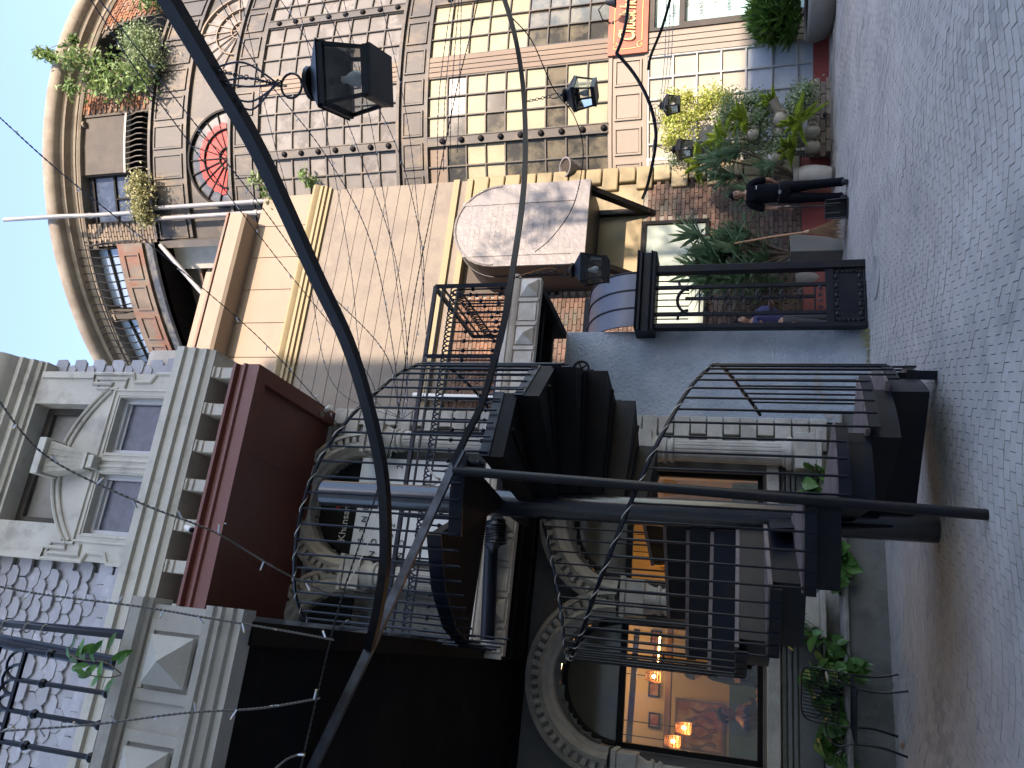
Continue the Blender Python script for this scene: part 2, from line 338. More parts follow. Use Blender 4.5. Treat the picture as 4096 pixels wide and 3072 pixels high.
M['l_strap'] = leafmat('strap_leaf', (.11, .20, .10), (.28, .37, .22))
M['l_palm'] = leafmat('dark_finger_leaf', (.05, .13, .025), (.17, .30, .06))
M['l_fern'] = leafmat('foxtail_fern', (.36, .48, .06), (.55, .62, .10))
M['l_small'] = leafmat('small_round_leaf', (.17, .24, .11), (.34, .40, .24))
M['l_yel'] = leafmat('yellow_green_creeper', (.36, .42, .09), (.58, .56, .18))
M['l_broad'] = leafmat('broad_green_leaf', (.055, .15, .035), (.15, .30, .08), .35)
M['l_twig'] = leafmat('glossy_green_leaf', (.06, .19, .03), (.13, .30, .05), .3)
M['l_peepal'] = leafmat('heart_leaf', (.12, .20, .06), (.25, .33, .12))
M['l_dry'] = leafmat('dry_bush', (.27, .27, .12), (.42, .38, .2))
M['skin'] = mat('skin', (.27, .135, .085), .5, var=.05, bump=0)
M['hair'] = mat('hair', (.003, .003, .003), .7, spec=.12, bump=.3, bscale=200)
M['cloth_bk'] = mat('black_shirt', (.004, .0045, .007), .9, spec=.1, var=.2, scale=8, bump=.35, bscale=14, bdist=.02)
M['cloth_tr'] = mat('black_trousers', (.005, .005, .008), .9, spec=.1, var=.2, scale=8, bump=.35, bscale=12, bdist=.02)
M['cloth_blue'] = mat('blue_shirt', (.014, .014, .06), .85, var=.15, scale=8, bump=.3, bscale=14)
M['cloth_grey'] = mat('grey_trousers', (.025, .024, .026), .85, var=.15, scale=8, bump=.3, bscale=14)
M['cloth_wh'] = mat('lilac_white_cloth', (.62, .62, .8), .85, var=.05, scale=8, bump=.3, bscale=14)
M['shoe'] = mat('dark_shoe', (.008, .009, .016), .6, bump=.1)
M['straw'] = mat('broom_straw', (.36, .22, .13), .85, var=.3, scale=30, bump=.3)
M['cane'] = mat('cane_handle', (.36, .16, .06), .5, var=.15, scale=20)
M['plastic'] = mat('black_plastic', (.009, .0095, .012), .45, var=.1, bump=.1)
M['wire'] = mat('cable', (.035, .035, .055), .6, var=.1, bump=0)
M['wire_w'] = mat('clear_cable', (.45, .43, .38), .5, var=.1, bump=0)
M['wire_br'] = mat('twisted_brown_cable', (.12, .105, .09), .6, var=.1, bump=0)
M['led'] = mat('clear_led_cap', (.62, .63, .68), .25, var=.1, bump=0)
M['led_tip'] = mat('led_tip', (.6, .42, .2), .3, bump=0)
M['column_steel'] = mat('glossy_column_paint', (.008, .012, .022), .24, var=.3, scale=5, bump=.1, c2=(.03, .025, .02), c2amt=.4, c2scale=3, bdist=.004, spec=.7)
M['strut_steel'] = mat('worn_skylit_tube', (.16, .175, .205), .34, metal=.75, var=.2, scale=5, bump=.1, c2=(.06, .04, .03), c2amt=.5, c2scale=6, bdist=.004)  # sky reflected on the strut is put into its paler, metallic colour
M['glass'] = glass('window_glass')
M['glass_l'] = glass('lantern_glass', (.8, .82, .83), .02, .12)
M['bulb'] = mat('white_bulb', (.75, .76, .78), .3, bump=0, var=.02)
M['lamp'] = emit('warm_lamp', (1., .6, .22), 6.)
M['lamp_dim'] = emit('soft_lamp', (1., .68, .35), 2.)
M['warmwall'] = mat('warm_interior_wall', (.50, .36, .18), .8, var=.06, scale=2, bump=.05)
M['inwood'] = mat('dark_interior_wood', (.12, .05, .025), .5, var=.15, scale=5, bump=.1)
M['teal'] = mat('teal_panel', (.035, .09, .11), .6, bump=0)
M['art_red'] = mat('art_red_ground', (.25, .07, .03), .6, bump=0, c2=(.4, .26, .12), c2amt=.9, c2scale=4)
M['rope'] = mat('pale_rope', (.5, .46, .38), .8, bump=0)
# ------------------------------------------------------------------ round tower building
def tmesh(name, mb, mt, bev=0):
    me = mesh_of(name, mb, TC); me.materials.append(mt); return me
def tplace(name, me, parent, a, dz=0, label=None):
    o = bpy.data.objects.new(name, me); COL.objects.link(o); o.parent = parent
    o.location = TC - ORG[parent.name] + Vector((0, 0, dz)); o.rotation_euler = (0, 0, a / TR); ORG[o.name] = TC.copy()
    return tags(o, label)
def cbox(mb, a0, a1, o0, o1, z0, z1):
    return mb.box(TW, a0, a1, o0, o1, z0, z1, max(1, int(abs(a1 - a0) / .25)))
tower = thing('round_building', TW(0, 0, 0), 'tall curved corner building with gridded windows, brick top storey and stone cornice', 'building')
mb = MB(); mb.lathe(TC, [(TR - .5, 0), (TR - .5, 17.5), (.1, 17.6)], 72)
ob('core_wall', mb, M['soot'], tower)
ob('roof_slab', MB().lathe(TC, [(TR - .55, 17.55), (TR - .55, 17.8), (.1, 17.85)], 60), M['corn'], tower)
cp = [(-.3, 17.2), (.06, 17.2), (.10, 17.3), (.26, 17.34), (.30, 17.42), (.44, 17.46), (.5, 17.54), (.52, 17.66), (.46, 17.78), (-.3, 17.86)]
ob('cornice', MB().prof(TW, cp, -11, 11, 110), M['corn'], tower)
ob('cornice_bead', MB().prof(TW, [(-.3, 17.06), (.05, 17.06), (.09, 17.11), (.05, 17.17), (-.3, 17.17)], -11, 11, 110), M['corn'], tower)
def band(z0, z1, p0, p1, aw, cs, mt, lip=.07, name='panel_band', a0=-1, a1=9, off=0.0):
    b = ob(name, cbox(cbox(cbox(MB(), a0, a1, -.45, off, z0, z1), a0, a1, off, off + lip, z1 - .07, z1), a0, a1, off, off + lip * .7, z0, z0 + .06), mt, tower)
    pm = MB(); h = aw / 2
    cbox(pm, -h, h, off, off + .035, p0, p0 + .035); cbox(pm, -h, h, off, off + .035, p1 - .035, p1)
    pm.box(TW, -h, -h + .035, off, off + .034, p0 + .035, p1 - .035); pm.box(TW, h - .035, h, off, off + .034, p0 + .035, p1 - .035)
    cbox(pm, -h + .05, h - .05, off - .01, off + .012, p0 + .05, p1 - .05)
    me = tmesh('raised_panel', pm, mt)
    for c in cs: tplace('raised_panel', me, tower, c)
band(13.98, 15.05, 14.12, 14.92, .56, [.02 + .695 * i for i in range(13)], M['wood_dk'], a0=-.25)
band(12.05, 12.83, 12.22, 12.70, .55, [-.10 + .70 * i for i in range(12)], M['wood_dk'])
band(7.91, 8.63, 8.03, 8.50, .55, [-.17 + .683 * i for i in range(12)], M['wood_dk'])
band(3.31, 4.07, 3.42, 3.95, .53, [.50 + .67 * i for i in range(4)], M['lower'], lip=.03)
# wall behind lunettes and in window storeys
ob('lunette_wall', cbox(MB(), -.3, 9, -.4, -.04, 12.83, 13.98), M['wood_dk'], tower)
def lunette(ac, r, pm_, inner, lab):
    f = MB(); zc = 12.86; N = 22
    def P(th, rr, o): return TW(ac + math.cos(th) * rr, o, zc + math.sin(th) * rr * .95)
    def arc(rr, t_, o0=-.03, o1=.03):
        f.add([P(PI * i / N, q, o) for i in range(N + 1) for q, o in ((rr - t_, o0), (rr, o0), (rr, o1), (rr - t_, o1))],
              [(i * 4 + k, i * 4 + (k + 1) % 4, i * 4 + 4 + (k + 1) % 4, i * 4 + 4 + k) for i in range(N) for k in range(4)])
    arc(r, .05, -.04, .05); arc(r * .60, .025); arc(r * .22, .025)
    for k in range(1, 10):
        th = PI * k / 10; f.bar(P(th, r * .0 if k % 2 else r * .2, .0), P(th, r - .03, .0), .022)
    f.box(TW, ac - r, ac + r, -.03, .05, zc - .05, zc)
    fo = ob('fan_window', f, M['wood_rib'] if inner is None else M['steel_soft'], tower, lab)
    g = MB(); g.add([P(0, 0, -.025)] + [P(PI * i / N, r - .02, -.025) for i in range(N + 1)], [(0, i + 1, i + 2) for i in range(N)])
    ob('pane', g, pm_, fo, fix=False)
    if inner:
        g = MB(); g.add([P(0, 0, -.018)] + [P(PI * i / N * .92 + .1, r * (.72 + .03 * (i % 2)), -.018 + .012 * (i % 2)) for i in range(N + 1)], [(0, i + 1, i + 2) for i in range(N)])
        ob('red_curtain', g, inner, fo, fix=False)
lunette(1.5, 1.14, M['pane_d'], M['red_fan'], 'fan window with red curtain behind')
lunette(4.66, 1.14, M['pane_w'], None, 'white fan window')
lunette(-1.68, 1.14, M['pane_d'], None, None)
# pilasters
def boss_pil(a, z0, z1, zs, nm='riveted_pilaster'):
    p = ob(nm, MB().box(TW, a - .1, a + .1, -.3, .045, z0, z1).box(TW, a - .1, a - .08, .045, .06, z0, z1).box(TW, a + .08, a + .1, .045, .06, z0, z1), M['wood_dk'], tower)
    r = MB().ball(TW(0, .055, 0), .062, 10).lathe(TW(0, 0, 0), [(.0, 0)], 3)
    me = tmesh('rivet', MB().ball(TW(0, .055, 0), .065, 12, (1, .8, 1)), M['steel_soft'])
    for z in zs: tplace('rivet', me, p, a, z)
    return p
zA = [11.78 - .425 * i for i in range(8)]; zB = [7.57 - .4275 * i for i in range(9)]
for a in (1.46, 4.64, 7.82): boss_pil(a, 8.63, 12.05, zA); boss_pil(a, 4.07, 7.91, zB)
def rib_pil(a0, a1, z0, z1, mt, n=4):
    p = ob('ribbed_pilaster', MB().box(TW, a0, a1, -.3, .0, z0, z1), mt, tower); w_ = (a1 - a0) / n
    me = tmesh('board', MB().box(TW, -w_ * .42, w_ * .42, .0, .035, z0, z1), mt)
    for i in range(n): tplace('board', me, p, a0 + w_ * (i + .5))
for a in (3.05, 6.23, -.13): rib_pil(a - .22, a + .22, 8.63, 12.05, M['wood_rib']); rib_pil(a - .22, a + .22, 4.07, 7.91, M['wood_rib'])
rib_pil(2.79, 3.28, .28, 3.31, M['lower'], 4)
def grid_win(a0, a1, cols, zs, fm, matf, name='grid_window', bar=.026):
    zs = sorted(zs, reverse=True); f = MB()
    for i in range(cols + 1):
        a = a0 + (a1 - a0) * i / cols; f.box(TW, a - bar / 2, a + bar / 2, -.05, .02, zs[-1], zs[0])
    for z in zs: cbox(f, a0, a1, -.05, .014, z - bar / 2, z + bar / 2)
    fo = ob(name, f, fm, tower); cw = (a1 - a0) / cols; cache = {}
    for r in range(len(zs) - 1):
        for c in range(cols):
            mt = matf(r, c); ky = (mt.name, round(zs[r] - zs[r + 1], 3))
            if ky not in cache:
                cache[ky] = tmesh('pane', MB().add([TW(-cw / 2, -.03, 0), TW(cw / 2, -.03, 0), TW(cw / 2, -.024, zs[r] - zs[r + 1]), TW(-cw / 2, -.024, zs[r] - zs[r + 1])], [(0, 1, 2, 3)]), mt)
            tplace('pane', cache[ky], fo, a0 + cw * (c + .5), zs[r + 1])
    return fo
zsA = [12.05 - .4275 * i for i in range(9)]; zsB = [7.91 - .4267 * i for i in range(10)]
W_ = lambda r, c: M['pane_w']
for a0, a1 in ((.1, 1.36), (1.56, 2.82), (3.28, 4.54), (4.74, 6.0), (6.46, 7.7)): grid_win(a0, a1, 3, zsA, M['wood_dk'], W_, bar=.026)
ob('blind_backing', cbox(MB(), -.3, 9, -.4, -.09, 4.07, 12.05), M['pane_d'], tower)
Y, D_ = M['pane_y'], M['pane_d']
grid_win(1.56, 2.82, 3, zsB, M['wood_dk'], lambda r, c: [Y, D_, Y, (Y if c == 2 else D_), Y, Y, D_, Y, Y][r])
grid_win(3.28, 4.54, 3, zsB, M['wood_dk'], lambda r, c: [Y, Y, Y, Y, Y, D_, D_, D_, D_][r])
grid_win(4.74, 6.0, 3, zsB, M['wood_dk'], lambda r, c: Y if r < 4 else D_)
grid_win(.1, 1.36, 3, zsB, M['wood_dk'], lambda r, c: [M['wood_rib'], D_, Y, Y if c else D_, D_, D_, D_, D_, D_][r])
# ground storey: frosted grid window, teal shop window
zsC = [3.29, 2.82, 2.37, 1.92, 1.47, 1.01, .56, .30]
grid_win(.65, 2.78, 5, zsC, M['lower_g'], lambda r, c: M['pane_bl'] if r > 3 else M['pane_c'], bar=.03)
shop = ob('shop_window', cbox(cbox(cbox(MB(), 3.3, 7.4, -.2, .05, 2.62, 2.72), 3.3, 7.4, -.2, .05, .3, .42), 3.3, 7.4, -.15, .04, 3.2, 3.31).box(TW, 3.3, 3.42, -.2, .05, .42, 2.62).box(TW, 3.28, 3.34, -.1, .07, .3, 3.2), M['board'], tower)
ob('shop_glass', cbox(MB(), 3.42, 7.4, -.09, -.06, .42, 2.62), M['pane_tl'], shop)
ob('upper_glass', cbox(MB(), 3.34, 7.4, -.09, -.06, 2.72, 3.2), M['pane_tl'], shop)
ob('ground_floor_wall', cbox(MB(), -.3, 8, -.45, -.12, 0, 3.31), M['lower'], tower)
ob('red_base', cbox(MB(), -.2, 8, -.2, .05, 0, .28), M['redbase'], tower)
def txt(name, body, size, mt, parent, M3, loc, ext=.004, spacing=1.0, font_scale=(1, 1), shear=0, align='CENTER'):
    cu = bpy.data.curves.new(name, 'FONT'); cu.body = body; cu.size = size; cu.extrude = ext; cu.space_character = spacing
    cu.align_x = align; cu.align_y = 'CENTER'; cu.shear = shear; cu.offset = 0
    tmp = bpy.data.objects.new(name, cu); COL.objects.link(tmp)
    bpy.context.view_layer.update()
    me = bpy.data.meshes.new_from_object(tmp.evaluated_get(bpy.context.evaluated_depsgraph_get()))
    bpy.data.objects.remove(tmp); me.materials.clear(); me.materials.append(mt)
    me.transform(Matrix.Diagonal((font_scale[0], font_scale[1], 1, 1)))
    o = bpy.data.objects.new(name, me); COL.objects.link(o)
    o.parent = parent; o.matrix_local = Matrix.Translation(Vector(loc) - ORG[parent.name]) @ M3.to_4x4()
    return o
def face_m(right): # text plane: x=right, y=up, z=out
    r = Vector(right).normalized(); u = Vector((0, 0, 1)); return Matrix((r, u, r.cross(u))).transposed()
def tow_m(a): return face_m(Vector((-math.sin(PH0 + a / TR), math.cos(PH0 + a / TR), 0)))
for i in range(9):
    for j in range(5):
        a = 3.75 + j * .42 + (.2 if i % 2 else 0); z = .75 + i * .26
        if z > 2.95: continue
        txt('window_lettering', 'SEND', .085, M['board'], shop, tow_m(a), TW(a, -.045, z), .001, 1.5)
sign = thing('shop_sign', TW(3.5, .08, 3.3), 'terracotta shop signboard with gold script and scroll border above the teal shop window', 'sign')
ob('sign_board', cbox(MB(), 2.86, 7.0, .04, .085, 3.31, 4.09), M['sign_or'], sign)
g = MB()
for z in (3.42, 3.97): g.tube([TW(3.1 + .3 * i, .09, z) for i in range(13)], .008, 5)
g.tube([TW(2.96, .09, 3.52 + .09 * i) for i in range(5)], .008, 5)
for zc_, sg in ((3.42, 1), (3.97, -1)):
    g.tube([TW(3.02 + math.cos(t) * (.075 - .0085 * t), .092, zc_ + sg * (.03 + math.sin(t) * (.075 - .0085 * t))) for t in [i * .45 for i in range(16)]], .008, 5)
ob('gold_border', g, M['gold'], sign)
txt('gold_script', 'Chuelt ho', .40, M['gold'], sign, tow_m(3.6), TW(3.56, .115, 3.70), .004, .9, (.66, 1.15), .35)
def spotlight(a, name_l):
    t = thing('sign_lamp', TW(a, .1, 4.0), name_l, 'lamp', 'gooseneck lamps over the shop sign')
    ob('arm', MB().tube([TW(a, .05, 4.02), TW(a + .02, .2, 4.2), TW(a + .08, .42, 4.24), TW(a + .16, .5, 4.1)], .012, 6), M['steel'], t)
    ob('shade', MB().lathe(TW(a + .16, .5, 3.9), [(.13, 0), (.125, .01), (.05, .18), (.0, .2)], 16), M['plastic'], t)
    ob('wall_plate', MB().lathe(TW(a, .05, 4.0), [(0, .03), (.05, .02), (.05, -.02), (0, -.03)], 12), M['steel'], t)
spotlight(3.55, 'black cone lamp on a gooseneck over the terracotta sign')
# top brick storey
def in_arch(a, z, ac, r, zs): return abs(a - ac) < r and (z < zs or math.hypot(a - ac, z - zs) < r)
OPEN = [(4.42, 1.12, 16.05), (.77, .58, 16.92), (-1.22, .82, 16.75), (-3.1, .82, 16.75), (7.5, 1.1, 16.05)]
def hole(a, z, m=0):
    if 1.36 - m < a < 2.79 + m: return True
    return any(in_arch(a, z, ac, r + m, zs) for ac, r, zs in OPEN)
st = .09
na = int(12.5 / st); nz_ = int(2.05 / st)
cuts = [-4.5, -3.1, -1.22, .77, 2.08, 4.42, 7.5, 9]
for c0_, c1_ in zip(cuts, cuts[1:]):
    bk = MB()
    for i in range(na):
        for j in range(nz_):
            a = -4.5 + i * st; z = 15.05 + j * st
            if c0_ <= a < c1_ and not hole(a + st / 2, z + st / 2): bk.add([TW(a, -.012, z), TW(a + st, -.012, z), TW(a + st, -.012, z + st), TW(a, -.012, z + st)], [(0, 1, 2, 3)])
    if bk.v: ob('brick_backing', bk, M['mortar'], tower, fix=False, weld=True)
for ac, r, zs in OPEN:
    rv = MB()
    pts = [(ac - r, 15.05)] + [(ac - r * math.cos(PI * i / 18), zs + r * math.sin(PI * i / 18)) for i in range(19)] + [(ac + r, 15.05)]
    for (a, z), (b, y) in zip(pts, pts[1:]): rv.add([TW(a, 0, z), TW(b, 0, y), TW(b, -.45, y), TW(a, -.45, z)], [(0, 1, 2, 3)])
    ob('arch_reveal', rv, M['board'], tower, fix=False, weld=True)
specs = {'o': [], 'g': []}
row = 0; z = 15.09
while z < 17.1:
    a = -4.4 + (.115 if row % 2 else 0)
    while a < 7.5:
        if not hole(a, z, .09):
            col_ = 'o' if (2.7 < a < 3.36 or a > 5.45) else 'g'
            ln = .205 * random.uniform(.96, 1.02)
            specs[col_].append((TW(a, -.002 + random.uniform(-.004, .008), z), (ln, .03, .062), PH0 + PI / 2 + a / TR))
        a += .23
    z += .082; row += 1
pieces('brick', specs['o'], tower, M['brick_red'], 150)
pieces('brick', specs['g'], tower, M['brick_grey'], 150)
bd = tmesh('closing_board', MB().box(TW, -.35, .35, -.12, -.05, 15.8, 17.06), M['board'])
for a in (1.73, 2.43): tplace('closing_board', bd, tower, a)
ob('board_sill', cbox(MB(), 1.36, 2.8, -.14, .01, 15.75, 15.8), M['cream'], tower)
ob('vent_cap', MB().lathe(TW(2.62, .0, 17.0), [(0, .05), (.07, .04), (.08, -.02), (0, -.03)], 14), M['corn'], tower)
def sbal(parent, a, o, z0, h, bulge, mt, r=.014):
    me_pts = [(0, z0), (bulge * .9, z0 + h * .12), (bulge, z0 + h * .35), (bulge * .35, z0 + h * .7), (0, z0 + h)]
    return MB().tube([TW(0, o + b, zz) for b, zz in me_pts], r, 5)
bal = tmesh('baluster', sbal(tower, 0, .0, 15.06, .68, .16, M['steel']), M['wood_dk'])
for i in range(11): tplace('baluster', bal, tower, 1.42 + i * .13)
for i in range(9): tplace('baluster', bal, tower, 3.5 + i * .22)
def arched_window(ac, r, zs, z0, glassm):
    f = MB(); N = 16
    pts = [TW(ac - r, -.2, z0)] + [TW(ac - r * math.cos(PI * i / N), -.2, zs + r * math.sin(PI * i / N)) for i in range(N + 1)] + [TW(ac + r, -.2, z0)]
    f.tube(pts, .04, 4)
    for zz in (z0 + .02, z0 + (zs - z0) * .42, zs - .04): f.box(TW, ac - r, ac + r, -.24, -.16, zz, zz + .05)
    f.box(TW, ac - .02, ac + .02, -.23, -.17, z0, z0 + (zs - z0) * .42)
    fo = ob('arched_window', f, M['steel_soft'], tower)
    g = MB().add([TW(ac, -.21, zs)] + [TW(ac - (r - .02) * math.cos(PI * i / N), -.21, zs + (r - .02) * math.sin(PI * i / N)) for i in range(N + 1)], [(0, i + 1, i + 2) for i in range(N)])
    g.add([TW(ac - r, -.21, z0), TW(ac + r, -.21, z0), TW(ac + r, -.21, zs), TW(ac - r, -.21, zs)], [(0, 1, 2, 3)])
    ob('pane', g, glassm, fo, fix=False)
arched_window(.77, .58, 16.92, 15.75, M['pane_blue'])
arched_window(-1.22, .82, 16.75, 15.3, M['pane_sky'])
arched_window(-3.1, .82, 16.75, 15.3, M['pane_sky'])
# side balcony with rusty panels, left flank of the tower
sb = thing('tower_balcony', TW(-2, .5, 14.2), 'curved rusty panelled balcony with curled iron balusters on the left flank of the round building', 'balcony')
for z0, z1, o, m_ in ((14.42, 14.72, .86, 'pane_d'), (14.72, 15.42, .92, 'rust')):
    ob('fascia', cbox(MB(), -4.8, -.28, o - .12, o, z0, z1), M[m_], sb)
ob('floor', cbox(MB(), -4.8, -.28, -.45, .86, 14.42, 14.5), M['steel_soft'], sb)
pm = MB(); cbox(pm, -.27, .27, .92, .95, 14.84, 14.88); cbox(pm, -.27, .27, .92, .95, 15.24, 15.28); pm.box(TW, -.27, -.23, .92, .949, 14.88, 15.24); pm.box(TW, .23, .27, .92, .949, 14.88, 15.24)
me = tmesh('raised_panel', pm, M['rust'])
for i in range(6): tplace('raised_panel', me, sb, -.75 - i * .68)
me = tmesh('baluster', MB().tube([TW(0, .9, 15.42), TW(0, 1.06, 15.55), TW(0, 1.1, 15.8), TW(0, .95, 16.15), TW(0, .92, 16.42), TW(0, 1.0, 16.5), TW(0, 1.06, 16.42)], .016, 5), M['steel_soft'])
for i in range(26): tplace('baluster', me, sb, -.36 - i * .17)
ob('rail', MB().tube([TW(-.3 - .25 * i, .93, 16.2) for i in range(19)], .014, 5), M['steel_soft'], sb)
me = None
for i in range(5):
    o0 = .82 - i * .17
    ob('baluster', MB().tube([TW(-.3, o0, 15.42), TW(-.26, o0, 15.6), TW(-.24, o0, 15.85), TW(-.3, o0 - .02, 16.3), TW(-.27, o0 - .02, 16.45), TW(-.2, o0 - .02, 16.42), TW(-.22, o0, 16.36)], .016, 5), M['steel_soft'], sb)
lw_ = cbox(MB(), -6.5, -.3, -.45, -.05, 8.0, 14.42)
ob('flank_wall', lw_, M['board'], tower)
ob('flank_ledge', cbox(MB(), -6.5, -.3, -.1, .12, 13.88, 13.96), M['rust'], tower)
ob('flank_block', cbox(MB(), -.42, -.28, -.3, .7, 12.1, 14.4), M['wood_dk'], tower)
ob('flank_beam', MB().box(TW, -.95, -.45, -.1, .25, 11.6, 14.5), M['pot'], tower)
# drain pipes
for a, z0, z1, o, lab in ((.38, 15.0, 18.9, .2, 'tall grey drain pipe standing above the cornice of the round building'), (.46, 9.8, 15.05, .16, 'grey drain pipe beside the fan window, right of its pair'), (.22, 9.8, 14.9, .18, 'grey drain pipe beside the fan window, left of its pair')):
    if z1 > 17: pts = [TW(a, .2, z0), TW(a, .25, 16.6), TW(a, .62, 17.2), TW(a, .66, z1)]
    else: pts = [TW(a, o, z0), TW(a, o, z1)]
    t = thing('drain_pipe', TW(a, o, z0), lab, 'pipe')
    ob('pipe', MB().tube(pts, .055, 10), M['pipe'], t)
    for zz in (z0 + .4, (z0 + z1) / 2 - .3): ob('collar', MB().lathe(TW(a, o if z1 < 17 else .215, zz), [(.056, 0), (.07, .0), (.07, .09), (.056, .09)], 12), M['pipe'], t)
tags(ob('waste_pipe', MB().tube([TW(-.35, .75, 14.35), FA(6.15, 12.9, 12.35)], .05, 10), M['pipe']), 'pale grey pipe sloping down from the tower balcony to the cream roof ledge', 'pipe')
# leaning flower pot at window corner
t = thing('flower_pot', TW(.95, .25, 4.1), 'grey-blue flower pot of brown soil tipped forward at the corner of the blind-covered windows', 'pot')
q = Matrix.Rotation(math.radians(48), 3, 'X')
c0 = PD(2262, 668, 12.55) 
ob('pot', MB().lathe(c0, [(0, -.3), (.13, -.3), (.19, 0), (.2, .02), (.17, .02), (.16, -.02)], 20, M=q), M['bay'], t)
ob('soil', MB().lathe(c0, [(0, -.015), (.165, -.02)], 16, M=q), M['soil'], t)
# ------------------------------------------------------------------ cream building between tower and alley
cb = thing('cream_building', FA(6.5, 12.7, 0), 'cream building with ruled stucco upper wall, yellow mouldings and old brick lower wall', 'building')
def fbox(*a): return MB().box(FA, *a)
S0, S1 = 2.0, 8.95
ob('core', fbox(S0, S1 - .05, 12.8, 15.5, 0, 11.7), M['mortar'], cb)
ob('stucco_wall', fbox(S0, S1, 12.7, 12.8, 7.22, 10.05), M['ruled'], cb)
# ruled grooves: raised strips between recessed joints
zj = [7.22, 7.58, 7.86, 8.15, 8.44, 8.73, 9.01, 9.29, 9.57, 9.85, 10.05]
for i in range(len(zj) - 1): ob('stucco_course', fbox(S0, S1 - .002, 12.675, 12.7, zj[i] + .012, zj[i + 1]), M['ruled'], cb)
ob('base_course', fbox(S0, S1, 12.68, 12.8, 6.92, 7.09), M['ruled'], cb)
for z0, z1 in ((7.09, 7.22), (6.80, 6.92)): ob('yellow_string', fbox(S0, S1 + .01, 12.62, 12.8, z0, z1), M['mould_y'], cb)
ob('roll_moulding', MB().prof(FA, [(12.8, 10.05), (12.62, 10.05), (12.62, 10.11), (12.57, 10.13), (12.57, 10.19), (12.53, 10.21), (12.53, 10.27), (12.50, 10.3), (12.47, 10.36), (12.50, 10.42), (12.58, 10.45), (12.8, 10.45)], S0, S1 + .03), M['mould_y'], cb)
s = 3.5
while s < 8.2: ob('cladding_panel', fbox(s + .006, s + .76, 12.68, 12.8, 10.45, 11.74), M['panelw'], cb); s += .77
ob('roof_ledge', MB().prof(FA, [(12.9, 11.74), (12.25, 11.74), (12.2, 11.8), (12.2, 12.12), (12.24, 12.15), (12.9, 12.15)], S0, 8.2), M['panelw'], cb)
ob('ledge_flashing', fbox(S0, 8.22, 12.18, 12.9, 12.15, 12.2), M['rust'], cb)
ob('quilted_parapet', fbox(S0, 6.95, 12.5, 12.7, 12.2, 12.62), M['panelw'], cb)
# lower part
ob('plaster_wall', fbox(6.3, 8.62, 12.68, 12.8, 3.31, 4.7), M['yellow'], cb)
ob('plaster_pier', fbox(8.05, 8.62, 12.672, 12.8, 4.7, 6.8), M['yellow'], cb)
qz = [.5 + .33 * i for i in range(20)]
for i, z in enumerate(qz[:-1]):
    w_ = .30 if i % 2 else .47
    ob('quoin', fbox(S1 - w_, S1 + .03, 12.6, 12.8, z + .012, z + .318), M['mould_y'] if z > 3 else M['yellow'], cb, bev=.025)
def wall_bricks(s0, s1, z0, z1, d, mt, skip, limit, bw=.232, bh=.078, par=None, dp=.03):
    sp = []; r = 0; z = z0 + bh / 2
    while z < z1 - bh * .4:
        s_ = s0 + (bw / 2 if r % 2 else 0) + .11
        while s_ < s1:
            if not skip(s_, z): sp.append((FA(s_, d + random.uniform(-.006, .004), z), (bw - .014, dp, bh - .013), ANG))
            s_ += bw
        z += bh; r += 1
    pieces('brick', sp, par or cb, mt, limit)
ob('brick_backing', fbox(S0, 8.6, 12.7, 12.8, .5, 3.31), M['mortar_lt'], cb)
ob('brick_backing', fbox(S0, 6.3, 12.7, 12.8, 3.31, 6.8), M['mortar_lt'], cb)
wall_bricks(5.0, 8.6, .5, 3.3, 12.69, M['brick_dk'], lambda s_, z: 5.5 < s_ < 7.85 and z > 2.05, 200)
wall_bricks(3.6, 6.9, 5.2, 6.8, 12.69, M['brick_mid'], lambda s_, z: s_ > 6.3, 80)
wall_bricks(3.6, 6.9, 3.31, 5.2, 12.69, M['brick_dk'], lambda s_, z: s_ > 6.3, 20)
ob('red_base', fbox(S0, 8.95, 12.64, 12.8, 0.0, .5), M['redbase'], cb)
wn = ob('frosted_window', fbox(5.6, 7.76, 12.62, 12.7, 3.22, 3.31).box(FA, 5.6, 7.76, 12.62, 12.7, 2.08, 2.15).box(FA, 7.69, 7.76, 12.62, 12.7, 2.15, 3.22).box(FA, 5.6, 5.67, 12.62, 12.7, 2.15, 3.22), M['steel_soft'], cb)
for i in range(2): ob('pane', fbox(5.67 + 1.01 * i, 6.67 + 1.01 * i, 12.66, 12.68, 2.15, 3.22), M['pane_gr'], wn)
# wall lamp plate etc: white corner pipes behind the bridge rail
tags(ob('white_pipe', MB().tube([FA(4.22, 12.55, 7.35), FA(4.2, 12.55, 6.8), FA(4.2, 12.55, 5.2)], .06, 10), M['white']), 'short white plastic downpipe on the brick wall behind the bridge railing', 'pipe')
# ------------------------------------------------------------------ arch topped metal bay
bay = thing('metal_bay', FA(7.2, 12.6, 4.0), 'grey sheet-metal bay with arched top hung on the cream building', 'bay window')
b0, b1, dF, dB, zb, zsh = 6.36, 8.05, 11.6, 12.66, 4.12, 5.78
cs, rr_ = (b0 + b1) / 2, (b1 - b0) / 2
outl = [(b0, zb), (b1, zb), (b1, zsh)] + [(cs + rr_ * math.cos(PI * i / 16), zsh + rr_ * math.sin(PI * i / 16)) for i in range(1, 17)]
ob('front_panel', MB().prism([FA(s_, dF, z) for s_, z in outl], DD * .04), M['bay'], bay)
sd = MB()
for (s_, z), (t_, y) in zip(outl[1:], outl[2:] + outl[:1]):
    sd.add([FA(s_, dF + .04, z), FA(t_, dF + .04, y), FA(t_, dB, y), FA(s_, dB, z)], [(0, 1, 2, 3)])
sd.add([FA(b0, dF + .04, zb), FA(b1, dF + .04, zb), FA(b1, dB, zb), FA(b0, dB, zb)], [(0, 1, 2, 3)])
ob('side_sheet', sd, M['bay_side'], bay)
